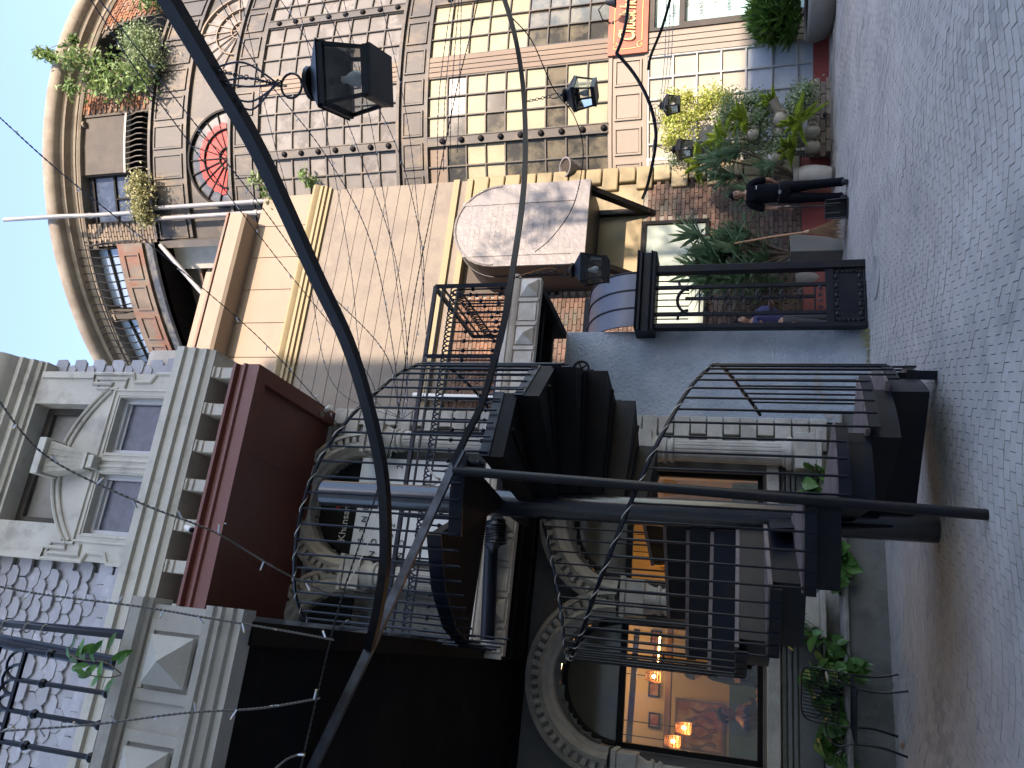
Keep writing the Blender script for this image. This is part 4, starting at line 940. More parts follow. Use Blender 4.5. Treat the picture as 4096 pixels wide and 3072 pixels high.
ob('keystone_foot', fbox(1.60, 1.77, 7.86, 8.0, 9.5, 9.6).box(FA, 1.57, 1.80, 7.84, 8.0, 9.6, 9.65), M['cream'], ko, bev=.008)
fl = MB()
for i in range(4): fl.bar(FA(1.615 + .048 * i, 7.895, 9.68), FA(1.57 + .08 * i, 7.73, 10.08), .018)
ob('keystone_reed', fl, M['cream'], ko)
ob('top_cornice', MB().prof(FA, [(8.4, 10.95), (7.96, 10.95), (7.94, 11.0), (7.88, 11.02), (7.88, 11.1), (7.80, 11.13), (7.80, 11.2), (7.7, 11.24), (7.62, 11.3), (7.58, 11.42), (7.62, 11.5), (8.4, 11.55)], LS0, 3.1), M['cream'], us)
ob('top_block', fbox(2.9, 3.1, 8.0, 8.7, 10.9, 11.4), M['cream'], us)
# fish scale tiles: one mesh, each tile its own part
tw_, th_ = .262, .235
poly = [(-tw_ / 2, th_), (tw_ / 2, th_), (tw_ / 2, .06), (tw_ * .27, 0), (-tw_ * .27, 0), (-tw_ / 2, .06)]
tl = MB()
tl.add([Vector((x, -.035 + z * .12, z)) for x, z in poly] + [Vector((x, .0 + z * .02, z)) for x, z in poly], [(0, 1, 2, 3, 4, 5), (11, 10, 9, 8, 7, 6)] + [(i, i + 6, (i + 1) % 6 + 6, (i + 1) % 6) for i in range(6)])
tme = mesh_of('fish_scale_tile', tl); tme.materials.append(M['scale'])
ob('tile_backing', fbox(LS0, .46, 8.16, 8.3, 8.56, 10.95), M['scale'], us)
ob('tile_backing', fbox(2.93, 3.1, 8.22, 8.4, 8.56, 10.95), M['scale'], us)
r = 0; z = 8.60
while z < 10.95:
    flare = max(0, (9.2 - z)) ** 2 * .35
    for c in range(-3, 10):
        s_ = .46 - .13 - c * tw_ + (tw_ / 2 if r % 2 else 0)
        if -2.0 < s_ < .44: place('fish_scale_tile', tme, us, FA(s_ + random.gauss(0, .004), 8.14 - flare + random.gauss(0, .005), z + random.gauss(0, .005)), ANG + random.gauss(0, .03), (.985, random.uniform(.7, 1.5), random.uniform(.96, 1.03)))
    if True: place('fish_scale_tile', tme, us, FA(3.0 + (.09 if r % 2 else 0), 8.2 - flare, z), ANG, (.9, 1, 1))
    z += .163; r += 1
tags(ob('chimney_pot', MB().prof(FA, [(8.6, 8.9), (8.3, 8.9), (8.3, 9.45), (8.36, 9.55), (8.5, 9.6), (8.6, 9.6)], 3.14, 3.4), M['cream_w']), 'rounded pale plaster block beside the fish-scale tiled corner', 'block')
for s_ in (-2.4, -1.0, .6, 1.9): ob('soffit_seam', fbox(s_, s_ + .012, 7.99, 9.8, 7.352, 7.36), M['oxide'], us)
# --- left foreground balcony
lbal = thing('corner_balcony', FA(-1.2, 5, 4.07), 'near cream balcony with large pyramid panels and black underside at the upper left', 'balcony')
BL = -2.6
ob('deck', fbox(BL, -.02, 3.84, 9.76, 4.14, 4.3), M['soot'], lbal)
ob('edge_beam', fbox(-.14, -.015, 3.84, 9.76, 4.05, 4.14), M['steel_soft'], lbal)
ob('side_upstand', fbox(-.10, -.005, 3.84, 9.7, 4.3, 4.5), M['cream_b'], lbal)
ob('fascia', fbox(BL, .02, 3.72, 3.84, 4.22, 4.66), M['cream_b'], lbal)
ob('coping', MB().prof(FA, [(3.86, 4.62), (3.70, 4.62), (3.69, 4.64), (3.655, 4.65), (3.65, 4.715), (3.67, 4.725), (3.86, 4.725)], BL, .05), M['cream_b'], lbal)
ob('base_moulding', MB().prof(FA, [(3.86, 4.07), (3.74, 4.07), (3.74, 4.11), (3.72, 4.12), (3.71, 4.16), (3.69, 4.17), (3.69, 4.2), (3.67, 4.21), (3.665, 4.25), (3.86, 4.26)], BL, .04), M['cream_b'], lbal)
pk = MB(); y_ = 3.95
while y_ < 9.3:
    w_ = random.uniform(.12, .4); pk.hexa([FA(-.02, y_, 4.15 + random.uniform(0, .05)), FA(.012, y_, 4.16), FA(.012, y_ + w_, 4.16), FA(-.02, y_ + w_, 4.15 + random.uniform(0, .05)), FA(-.02, y_, 4.34), FA(.012, y_, 4.30 + random.uniform(0, .05)), FA(.012, y_ + w_, 4.30 + random.uniform(0, .05)), FA(-.02, y_ + w_, 4.34)]); y_ += w_ + .004
ob('broken_lit_edge', pk, M['white'], lbal, kind='stuff')  # white broken strip; bright light on the upstand edge put into its colour
s_ = -.135
for i in range(5):
    ob('pyramid_panel', pyramid(MB(), s_ - .25, s_, 4.29, 4.56, 3.705, .11), M['cream_b'], lbal)
    for a in (s_ + .02, s_ - .33): ob('stile', fbox(a, a + .055, 3.705, 3.72, 4.27, 4.6), M['cream_b'], lbal)
    ob('panel_rail', fbox(s_ - .27, s_ + .02, 3.706, 3.72, 4.57, 4.60), M['cream_b'], lbal)
    s_ -= .55
railing('l', lambda s_, z: FA(s_, 3.8, z), -.31, -1.75, 4.73, 5.78, M['steel'], 'dark iron railing with arched loops on the near balcony before the scale tiles', pitch=.145)
t = thing('tied_post', FA(-.2, 3.95, 4.7), 'dark square post wrapped with cables at the corner of the near balcony', 'post')
ob('post', MB().bar(PD(-30, 2490, 3.95), PD(510, 2545, 3.95), .03), M['plastic'], t)
for k in range(3): ob('cable', MB().tube([PD(-20, 2478 + 7 * k, 3.97), PD(250, 2500 + 4 * k, 3.96), PD(510, 2522 + 5 * k, 3.95)], .004, 5), M['wire'], t)
for x in (20, 110, 180): ob('cable_tie', MB().ring(PD(x, 2500 + x * .1, 3.95), .028, .004, (0, 0, 1), 10, 4), M['rope'], t)
t = thing('round_post', FA(-.3, 4.0, 4.7), 'thick dark round pipe standing behind the cable-wrapped balcony post', 'pipe')
ob('pipe', MB().tube([PD(-20, 2560, 4.05), PD(520, 2665, 4.05)], .042, 12), M['steel'], t)
ob('clamp', MB().ring(PD(340, 2630, 4.05), .05, .01, (0, .1, 1), 14, 5), M['steel'], t)
# white panels with lettering on the upper gallery
wb = thing('white_screen', FA(1.6, 9.7, 5.3), 'pair of white screens printed 32ND on the upper gallery behind the spiral stair rail', 'screen')
ob('screen_panel', fbox(1.62, 2.32, 9.70, 9.73, 5.2, 6.66), M['whiteboard'], wb); ob('screen_panel', fbox(.96, 1.60, 9.70, 9.73, 5.2, 6.62), M['whiteboard'], wb)
FM = face_m(DS)
for body, sx, sy in (('3 2 N D', 1455, 2092), ('N D', 1492, 2192), ('N D', 1602, 2198), ('3 2', 1566, 2122), ('2', 1600, 1868), ('2', 1682, 2118), ('3 2 N D', 1700, 2010)):
    p = PD(sx, sy, 9.69); txt('print', body, .12, M['ink'], wb, FM, p, .002, 1.35)
kb = thing('arch_signboard', FA(1.63, 9.85, 6.8), 'black arched signboard lettered Khansama with a red heart on the upper gallery', 'sign')
ob('board', MB().prism([FA(1.63 + .66 * math.cos(PI * i / 20), 9.87, 6.62 + .66 * math.sin(PI * i / 20)) for i in range(21)], DD * .02), M['ink'], kb)
txt('sign_name', 'Khansama', .15, M['white'], kb, FM, PD(1380, 2078, 9.86), .003, 1.0)
hp = PD(1352, 2030, 9.86); hs_ = MB().prism([hp + DS * x * .004 + Vector((0, 0, z * .004)) for x, z in [(0, -11), (9, -2), (11, 4), (8, 9), (4, 9), (0, 5), (-4, 9), (-8, 9), (-11, 4), (-9, -2)]], DD * -.004)
ob('red_heart', hs_, M['red_fan'], kb)
# cctv
cpos = PD(762, 2108, 7.95); t = thing('security_camera', cpos, 'small white security camera under the brackets of the cream cornice', 'camera')
ob('camera_body', MB().tube([cpos + Vector((0, .0, .07)), cpos + Vector((-.02, -.06, -.06))], .035, 10), M['white'], t)
ob('lens', MB().tube([cpos + Vector((-.02, -.06, -.06)), cpos + Vector((-.023, -.075, -.09))], .03, 10), M['plastic'], t)
ob('mount', MB().tube([cpos + Vector((0, .0, .05)), cpos + Vector((0, .15, .12)), cpos + Vector((0, .35, .12))], .015, 6), M['white'], t)
ob('cable', MB().tube([cpos + Vector((0, .3, .12)), PD(800, 2075, 8.2), PD(850, 2080, 8.0), PD(905, 2095, 7.76)], .006, 5), M['wire_w'], t)
t = thing('canopy_lamp', PD(1310, 1640, 9.3), 'small white spotlight with cables on the lower corner of the brown canopy', 'lamp')
q_ = PD(1305, 1640, 9.4)
ob('lamp_head', MB().tube([q_, q_ + Vector((.05, -.05, -.1))], .035, 10), M['white'], t); ob('base', MB().lathe(q_ + Vector((-.06, 0, .06)), [(0, 0), (.05, 0), (.05, .02), (0, .03)], 12), M['corn'], t)
# black cable-wrapped pipe at the back of the stair landing
t = thing('wrapped_pipe', FA(1.2, 8.0, 3.9), 'black duct wrapped in shiny plastic against the bridge fascia under the stair landing', 'pipe')
ob('duct', MB().tube([PD(1965, 2180, 8.0), PD(1950, 2560, 8.0)], .075, 10), M['steel'], t)
wr = [PD(1975 + 12 * (i % 2), 2078 + 5 * i, 7.95) for i in range(22)]
ob('plastic_wrap', MB().tube(wr, [.105 + .012 * random.random() for _ in wr], 12), M['plastic'], t)
# ------------------------------------------------------------------ ground
gnd = MB(); gnd.add([(-60, -40, -.02), (60, -40, -.02), (60, 80, -.02), (-60, 80, -.02)], [(0, 1, 2, 3)])
go = ob('ground', gnd, M['joint'], kind='structure')
pv = bpy.data.objects.new('paving', mesh_of('paving', MB().add([(-7, 1.5, -.014), (14, 1.5, -.014), (14, 16.5, -.014), (-7, 16.5, -.014)], [(0, 1, 2, 3)]))); COL.objects.link(pv)
pv.data.materials.append(M['joint']); tags(pv, kind='structure'); ORG['paving'] = Vector((0, 0, 0))
def wav(x, y): return .30 * math.sin(2 * PI * (x + .12 * y) / 3.3 + 1.0) + .12 * math.sin(2 * PI * x / 1.35 + .5 * y) * max(0, min(1, (y - 7) / 3)) - .16 * x
big = []; pw_, ph_ = .118, .104
ny = int(17.5 / ph_); nx = int(20 / pw_)
for r in range(ny):
    for c in range(nx):
        x0 = -6.5 + c * pw_ + (pw_ * .5 if r % 2 else 0); yb = .4 + r * ph_
        xm = x0 + pw_ / 2; ym = yb + wav(xm, yb)
        if ym < 3.2 or ym > 15.2: continue
        pm_ = Vector((xm, ym, 0))
        if not seen(pm_, 900): continue
        dd = pm_.dot(DD)
        if pm_.dot(DS) < 2.95 and dd > 9.2: continue
        if dd > 12.66 and pm_.dot(DS) < 9: continue
        if dd > 9.8 and pm_.dot(DS) < 4.2: continue
        if (pm_ - TC).length < TR + .05: continue
        x1 = x0 + pw_ - .005; g_ = .0025; hz = random.gauss(0, .0011); tx = random.gauss(0, .004); ty = random.gauss(0, .004)
        pts = []
        for zz in (-.02, 0):
            for (xx, yy) in ((x0, yb + g_), (x1, yb + g_), (x1, yb + ph_ - g_), (x0, yb + ph_ - g_)):
                Y_ = yy + wav(xx, yb); pts.append(Vector((xx, Y_, (zz + hz + tx * (xx - xm) + ty * (yy - yb)) if zz == 0 else zz)))
        big.append((ym, pts))
big.sort(key=lambda t: t[0] + (0 if seen(t[1][4], 30) else 100))
FC = [(4, 5, 6, 7), (0, 1, 5, 4), (1, 2, 6, 5), (2, 3, 7, 6), (3, 0, 4, 7)]
for ym, pts in big[:300]:
    ob('paver', MB().add(pts, FC), M['paver'], pv, fix=False)
mb = MB()
for ym, pts in big[300:]: mb.add(pts, FC)
ob('paver_field', mb, M['paver'], pv, kind='stuff', fix=False)
tags(ob('drain_cover', MB().lathe(PG(3503, 1110) + Vector((0, 0, .004)), [(0, .012), (.26, .012), (.27, .0)], 28), M['curb'], bev=0), 'round worn drain cover set in the paving before the iron gate', 'drain cover')
tags(ob('gutter_strip', MB().hexa([PG(3340, 560, z_) for z_ in (.0,)] + [PG(3340, 5, 0), PG(3312, 5, 0), PG(3322, 560, 0)] + [p + Vector((0, 0, .02)) for p in (PG(3340, 560), PG(3340, 5), PG(3312, 5), PG(3322, 560))]), M['curb']), None, None, None, 'structure')
# ------------------------------------------------------------------ spiral staircase
AX = Vector((-1.12, 6.92, 0)); RO, RI = 1.30, .13
def SP(th, r, z): t_ = math.radians(th); return Vector((AX.x + r * math.cos(t_), AX.y + r * math.sin(t_), z))
stair = thing('spiral_staircase', AX, 'black steel spiral staircase with thin balusters winding round a thick centre column', 'staircase')
def wedge(t0, t1, z0, z1, ro=RO, ri=RI, n=6):
    vs = []; fs = []
    for i in range(n + 1):
        t = t0 + (t1 - t0) * i / n
        vs += [SP(t, ri, z0), SP(t, ro, z0), SP(t, ro, z1), SP(t, ri, z1)]
    for i in range(n):
        for k in range(4): fs.append((i * 4 + k, i * 4 + (k + 1) % 4, i * 4 + 4 + (k + 1) % 4, i * 4 + 4 + k))
    fs += [(3, 2, 1, 0), (n * 4, n * 4 + 1, n * 4 + 2, n * 4 + 3)]
    return MB().add(vs, fs)
cc = ob('centre_column', MB().lathe(AX, [(0, 0), (.125, 0), (.125, 5.55), (.0, 5.57)], 32), M['column_steel'], stair)
tb = [(32, .22), (4, .46), (-24, .66), (-50, .88), (-75, 1.10), (-104, 1.32), (-131, 1.54), (-158, 1.75), (-185, 1.96), (-212, 2.17), (-238, 2.37), (-265, 2.56), (-292, 2.76), (-318, 2.95), (-345, 3.14), (-371, 3.33), (-398, 3.50), (-425, 3.70)]
for i in range(len(tb) - 1):
    t0, zt = tb[i]; t1 = tb[i + 1][0]; pz = tb[i - 1][1] if i else .02
    st_ = ob('step', wedge(t0 + 1.5, t1, (max(.17, pz - .02) if i > 1 else .17), zt - .012, ro=RO - (.10 if i < 7 else 0), n=1 if i > 8 else 6), M['steel_soft'] if i > 9 else M['steel'], stair)
    if i < 12: ob('tread', wedge(t0 + 2.5, t1 + .3, zt - .012, zt + .018, RO - .015, RI + .02), M['tread'], st_)
    ob('nosing_strip', wedge(t0 + 1.5, t1, zt - .075, zt + .006, RO + .012, RO - .002, n=1 if i > 8 else 6), M['steel'], st_)
    if i > 8:
        tm = (t0 + t1) / 2; zz = max(.17, pz - .02)
        ob('stiffener', MB().bar(SP(tm, .3, zz - .008), SP(tm, RO - .08, zz - .008), .03), M['steel_soft'], st_)
ob('landing', wedge(-425, -453, 3.63, 3.70, RO, RI, 2).add(*(lambda q: (q.v, q.f))(wedge(-453, -515, 3.80, 3.88, RO, RI, 3))), M['steel_soft'], stair)
ob('landing_plate', MB().box(FA, 1.25, 2.2, 7.0, 8.1, 3.72, 3.78), M['steel_soft'], stair)
ob('landing_edge', wedge(-425, -453, 3.60, 3.71, RO + .012, RO - .01, 2).add(*(lambda q: (q.v, q.f))(wedge(-453, -515, 3.77, 3.89, RO + .012, RO - .01, 3))), M['steel'], stair)
ob('support_plate', MB().box(lambda x, y, z: Vector((x, y, z)), -1.2, .13, 6.92, 6.96, .17, .44), M['steel_soft'], stair)
ob('support_angle', MB().box(lambda x, y, z: Vector((x, y, z)), -1.2, .15, 6.88, 6.92, .17, .24), M['steel'], stair)
for fx, fy in ((.11, 7.0), (-.18, 7.35)): ob('foot', MB().bar(Vector((fx, fy, 0)), Vector((fx, fy, .2)), .075), M['steel'], stair)
ob('column_gusset', MB().prism([SP(-90, .1, 1.3), SP(-90, .6, 1.3), SP(-90, .1, .3)], Vector((.02, 0, 0))), M['steel'], stair)
railtab = [(50, 1.34), (34, 1.52), (19, 1.64), (-17, 1.80), (-47, 2.03), (-75, 2.27), (-109, 2.56), (-142, 2.80), (-183, 3.06), (-213, 3.26), (-250, 3.56), (-291, 3.98), (-329, 4.28), (-360, 4.40), (-395, 4.56), (-425, 4.86), (-441, 4.97), (-485, 5.19), (-520, 5.30), (-545, 5.32)]
def rz(t):
    for (a, za), (b, zb) in zip(railtab, railtab[1:]):
        if a >= t >= b: f_ = (a - t) / (a - b); return za + (zb - za) * f_
    return railtab[-1][1]
def fz(t):
    z = .17
    for i in range(len(tb) - 1):
        if tb[i][0] >= t > tb[i + 1][0]: return tb[i][1] - .06
    return .2 if t > 32 else 3.62
hr = [SP(50 - 5.0 * i, RO + .01, rz(50 - 5. * i)) for i in range(120)]
ob('handrail', MB().tube(hr, .017, 6), M['steel'], stair)
rope = []
for i in range(700):
    t = 50 - 5.95 * i / 7. ; 
    if t < -545: break
    a_ = i * 2 * PI / 11.; rope.append(SP(t, RO + .01 + .0175 * math.cos(a_), rz(t) + .0175 * math.sin(a_)))
ob('wrapped_light_cord', MB().tube(rope, .0042, 4), M['rope'], stair)
t = 48.
while t > -546:
    ob('baluster', MB().tube([SP(t, RO + .012, fz(t) - .0), SP(t, RO + .012, rz(t))], .0095, 6), M['steel'], stair)
    t -= 5.75
# ------------------------------------------------------------------ lamp pole with curved arms
lp = thing('arched_lamp_pole', Vector((-.81, 5.63, 0)), 'round dark steel pole carrying a slanted strut and two long curved arms for lanterns', 'lamp post')
ptop = PY(1815, 1882, 5.6)
ob('pole', MB().tube([Vector((-.81, 5.63, 0)), ptop], .037, 20), M['steel_arm'], lp)
def yarm(l): return [PY(a * K, b * K, y) for a, b, y in l]
def smooth(pts, n=6):
    out = []
    for i in range(len(pts) - 1):
        p0 = pts[max(i - 1, 0)]; p1 = pts[i]; p2 = pts[i + 1]; p3 = pts[min(i + 2, len(pts) - 1)]
        for k in range(n):
            t = k / n; out.append(.5 * ((2 * p1) + (p2 - p0) * t + (2 * p0 - 5 * p1 + 4 * p2 - p3) * t * t + (3 * p1 - p0 - 3 * p2 + p3) * t ** 3))
    return out + [pts[-1]]
ob('strut', MB().tube(yarm([(1000, 970, 5.62), (975, 1017, 5.6), (790, 1420, 4.75), (675, 1659, 4.3), (610, 1790, 4.1)]), .041, 4, sq=True), M['strut_steel'], lp)
ua = smooth(yarm([(797, 1402, 4.75), (820, 1300, 4.75), (833, 1180, 4.7), (822, 1000, 4.55), (762, 770, 4.3), (680, 590, 4.0), (560, 330, 3.55), (455, 150, 3.25), (365, 0, 3.0), (280, -140, 2.8), (120, -420, 2.5), (-100, -900, 2.1)]))
ob('upper_arm', MB().tube(ua, [.041 + .014 * i / (len(ua) - 1) for i in range(len(ua))], 4, sq=True), M['steel_arm'], lp)
la = smooth(yarm([(975, 1010, 5.6), (1008, 940, 5.62), (1045, 860, 5.7), (1088, 700, 5.95), (1108, 580, 6.2), (1128, 440, 6.6), (1135, 330, 6.9), (1131, 200, 7.2), (1115, 90, 7.35), (1090, 0, 7.5), (1060, -80, 7.6), (1000, -260, 7.7), (930, -500, 7.7)]))
ob('lower_arm', MB().tube(la, .032, 4, sq=True), M['steel_arm'], lp)
# far arms fixed to the quoined wall
fa = thing('wall_lamp_arm', PY(1385 * K, 430 * K, 12.2), 'slim curved dark arm kinked at the signboard and bolted to the yellow quoins', 'lamp arm')
ob('arm', MB().tube(smooth(yarm([(1388, 428, 12.3), (1400, 395, 12.0), (1415, 320, 11.6), (1415, 270, 11.4), (1400, 215, 11.2), (1370, 160, 11.1), (1332, 115, 11.0)])) + smooth(yarm([(1332, 115, 11.0), (1345, 80, 11.0), (1355, 30, 11.0), (1360, -30, 11.0)])), .026, 5), M['steel_arm'], fa)
# ------------------------------------------------------------------ lanterns
def lantern():
    t = thing('street_lantern', Vector((0, 0, 0)), 'x', 'lantern', 'black square lanterns hung from the curved arms')
    I = lambda x, y, z: Vector((x, y, z))
    def ringbox(w0, z0, w1, z1, th, n):
        for sx, sy in ((1, 1), (1, -1), (-1, -1), (-1, 1)): ob(n, MB().bar((sx * w0, sy * w0, z0), (sx * w1, sy * w1, z1), th), M['steel_arm'], t)
    ringbox(.098, .0, .128, .20, .016, 'corner_bar')
    for wz, z, n in ((.10, .0, 'bottom_frame'), (.13, .20, 'top_frame')):
        b = MB(); h_ = .013
        for a in (0, 1):
            for sg in (1, -1):
                if a: b.box(I, -wz, wz, sg * wz - h_, sg * wz + h_, z - .016, z + .016)
                else: b.box(I, sg * wz - h_, sg * wz + h_, -wz, wz, z - .015, z + .015)
        ob(n, b, M['steel_arm'], t)
    ob('base_plate', MB().box(I, -.112, .112, -.112, .112, -.03, -.014), M['steel_arm'], t)
    q = lambda a: [Vector((x * a[0], y * a[0], a[1])) for x, y in ((1, 1), (-1, 1), (-1, -1), (1, -1))]
    lo, hi = q((.148, .214)), q((.05, .30))
    ob('hood', MB().add(lo + hi, [(0, 1, 5, 4), (1, 2, 6, 5), (2, 3, 7, 6), (3, 0, 4, 7), (4, 5, 6, 7), (3, 2, 1, 0)]), M['steel_arm'], t)
    ob('cap', MB().lathe((0, 0, .30), [(.05, 0), (.075, .012), (.078, .03), (.03, .05), (.012, .07), (0, .075)], 14), M['steel_arm'], t)
    ob('hanging_ring', MB().ring((0, 0, .43), .055, .006, (0, 1, 0), 16, 5), M['steel_arm'], t)
    for k in range(4):
        th = PI / 2 * k; c, s = math.cos(th), math.sin(th)
        R_ = lambda x, y, z: Vector((x * c - y * s, x * s + y * c, z))
        ob('glass_pane', MB().add([R_(-.09, -.102, .012), R_(.09, -.102, .012), R_(.117, -.127, .188), R_(-.117, -.127, .188)], [(0, 1, 2, 3)]), M['glass_l'], t, fix=False)
    ob('bulb', MB().lathe((0, 0, .06), [(0, 0), (.025, .004), (.038, .03), (.03, .06), (.016, .085), (.016, .11)], 14), M['bulb'], t)
    ob('socket', MB().lathe((0, 0, .165), [(.018, 0), (.018, .05), (0, .05)], 10), M['plastic'], t)
    return t
L0 = lantern(); first = [True]
def put_lantern(p, s, rz_, label):
    o = L0 if first[0] else copy_tree(L0); first[0] = False
    o.location = p; o.scale = (s, s, s); o.rotation_euler = (0, 0, rz_); o['label'] = label; return o
def chain(a, b, par, r=.012):
    a = Vector(a); b = Vector(b); n = max(2, int((b - a).length / (r * 2.2))); m_ = MB()
    for i in range(n):
        m_.ring(a.lerp(b, (i + .5) / n), r, r * .28, (1, 0, 0) if i % 2 else (0, 1, 0), 8, 4)
    return ob('chain', m_, M['steel_arm'], par)
def near_on(pts, x, y):  # point of a polyline nearest to a picture position
    best = None
    r_ = ray(x * K, y * K).normalized()
    for p in pts:
        v = p - EYE; d_ = (v - r_ * v.dot(r_)).length
        if best is None or d_ < best[0]: best = (d_, p)
    return best[1]
bl = PY(812 * K, 165 * K, 3.38)
put_lantern(bl, 1.08, -.12, 'largest nearest black lantern hanging from the upper curved arm')
hk = near_on(ua, 470, 160)
hg = thing('lantern_hanger', hk, 'bundle of looped cable and chain between the upper arm and the largest lantern', 'cable')
chain(hk, bl + Vector((0, 0, .49)), hg)
cl = MB()
for k in range(5):
    a0_ = near_on(ua, 455 + 8 * k, 150 + 14 * k); a1_ = bl + Vector((0, 0, .52))
    mid = a0_.lerp(a1_, .5) + Vector((.05 - .03 * k, .03 * (k - 2), -.03 + .02 * k)); cl.tube(smooth([a0_, mid, a1_ + Vector((.01 * k, 0, .02 * (k % 3)))], 8), .0055, 5)
ob('cable_loops', cl, M['wire'], hg)
l2 = PY(1283 * K, 199 * K, 7.05); put_lantern(l2, .86, .75, 'black lantern before the cream blinds, hung by a short chain from the lower curved arm')
hk2 = near_on(la, 1133, 215); h2 = thing('lantern_hanger', hk2, 'thin chain from the lower curved arm down to the lantern by the cream blinds', 'chain'); chain(hk2, l2 + Vector((0, 0, .42)), h2, .014)
l3 = PY(1307 * K, 582 * K, 6.4); put_lantern(l3, .86, .1, 'black lantern with white bulb beside the end of the bridge balcony')
hk3 = near_on(la, 1107, 600); h3 = thing('lantern_hanger', hk3, 'twisted wire chain holding the lantern beside the bridge balcony end', 'chain'); chain(hk3, l3 + Vector((0, 0, .42)), h3, .014)
ob('cable', MB().tube(smooth([hk3, hk3.lerp(l3, .5) + Vector((.05, 0, .1)), l3 + Vector((0, 0, .4))]), .005, 5), M['cane'], h3)
l4 = PY(1466 * K, 225 * K, 13.3); put_lantern(l4, .92, .4, 'small far lantern hung over the top of the yellow-green creeper')
h4 = thing('lantern_wire', l4, 'thin wire dropping to the small far lantern over the creeper', 'wire'); ob('wire', MB().tube([l4 + Vector((0, 0, .4)), PY(1418 * K, 262 * K, 11.5)], .006, 4), M['wire'], h4)
l5 = PY(1493 * K, 321 * K, 13.3); put_lantern(l5, .92, .4, 'small far lantern hung in front of the white wire trellis')
h5 = thing('lantern_wire', l5, 'thin wire dropping to the small lantern in front of the trellis', 'wire'); ob('wire', MB().tube([l5 + Vector((0, 0, .4)), PY(1416 * K, 315 * K, 11.6)], .006, 4), M['wire'], h5)
# ------------------------------------------------------------------ light strings
def lstring(label, pts, mt='wire', r=.0055, step=.42, sag=0, bulbs=True, name='light_string', group='fairy light strings over the alley', twist=True):
    P_ = [PY(a * K, b * K, y) for a, b, y in pts]; c = smooth(P_, 10)
    t = thing(name, c[len(c) // 2], label, 'string lights' if bulbs else 'cable', group if bulbs else 'cables strung over the alley')
    if twist:
        for ph in (0, PI):
            ob('cord', MB().tube([p + Vector((math.cos(i * 1.3 + ph), 0, math.sin(i * 1.3 + ph))) * r * .7 for i, p in enumerate(sum([[a.lerp(b, k / 4) for k in range(4)] for a, b in zip(c, c[1:])], []))], r * .62, 4), M[mt], t)
    else: ob('cord', MB().tube(c, r, 5), M[mt], t)
    if bulbs:
        acc = random.uniform(0, step)
        for a, b in zip(c, c[1:]):
            L_ = (b - a).length
            while acc < L_:
                p = a.lerp(b, acc / L_); d_ = Vector((random.uniform(-1, 1), random.uniform(-.5, .5), random.uniform(-.6, .6))).normalized()
                sc = r / .0055
                bo = ob('bulb', MB().tube([p, p + d_ * .045 * sc], .0052 * sc, 5), M['led'], t)
                ob('tip', MB().tube([p + d_ * .045 * sc, p + d_ * .052 * sc], .0056 * sc, 5), M['led_tip'], bo)
                acc += step * random.uniform(.7, 1.3)
            acc -= L_
    return t
lstring('light string from the upper left sky down past the scale tiles to the canopy corner', [(-10, 245, 3.6), (140, 380, 4.0), (345, 545, 4.6), (560, 730, 5.4), (690, 870, 6.2), (728, 915, 6.6)], 'wire', .0045)
lstring('light string crossing the round tower cornice and running beside the upper arm', [(190, -10, 3.4), (300, 160, 3.6), (375, 262, 3.9), (470, 390, 4.3), (600, 560, 5), (790, 800, 6), (812, 875, 6.4)], 'wire', .0038)
lstring('light string a little right of the string over the tower cornice', [(208, -10, 3.3), (300, 110, 3.5), (400, 240, 3.8), (560, 440, 4.3), (680, 600, 4.8), (830, 760, 5.6), (860, 880, 6.2)], 'wire', .0038)
lstring('light string behind the largest lantern across the whitewashed panes', [(470, -10, 5), (560, 150, 5.2), (700, 330, 5.5), (800, 520, 5.8), (850, 760, 6.2), (862, 900, 6.5)], 'wire', .0038)
lstring('light string crossing the whitewashed panes and ruled wall', [(600, -10, 6), (700, 150, 6.1), (780, 340, 6.3), (850, 540, 6.5), (880, 760, 6.6), (868, 900, 6.7)], 'wire', .0038)
lstring('light string crossing the dark panel band between window storeys', [(690, -10, 6.5), (760, 130, 6.5), (850, 300, 6.6), (900, 470, 6.7), (915, 620, 6.7), (880, 830, 6.8)], 'wire', .0038)
for i_, (x0_, x1_, y0_) in enumerate(((520, 690, 5.6), (640, 760, 6.2), (740, 850, 6.4), (820, 890, 6.6))):
    lstring('fine light string over the ruled stucco wall, ' + ('highest of four', 'second highest of four', 'third highest of four', 'lowest of four')[i_], [(x0_, -10, y0_), (x0_ + 60, 260, y0_ + .1), ((x0_ + x1_) / 2 + 55, 560, y0_ + .2), (x1_ + 30, 830, 6.5), (870, 905, 6.6)], 'wire', .0032, .3)
lstring('pale light string across the near corner balcony, right of the other', [(-10, 855, 2.9), (100, 985, 3.1), (300, 1085, 3.3), (465, 1150, 3.5), (600, 1230, 3.7), (722, 1287, 3.9)], 'wire_br', .0055, .24)
lstring('light string crossing the scale tiles and the near balcony top', [(-10, 1265, 2.9), (100, 1285, 3.), (300, 1310, 3.1), (450, 1335, 3.2), (600, 1360, 3.3), (722, 1382, 3.4)], 'wire_br', .005, .2)
lstring('light string crossing the lower part of the near pyramid-panelled balcony', [(-10, 1580, 2.8), (200, 1565, 2.9), (400, 1540, 3.), (560, 1530, 3.1), (692, 1508, 3.2)], 'wire_br', .005, .2)
lstring('short light string at the picture edge under the near balcony', [(590, 1665, 3.1), (620, 1640, 3.15), (652, 1628, 3.2)], 'wire_br', .005, .16)
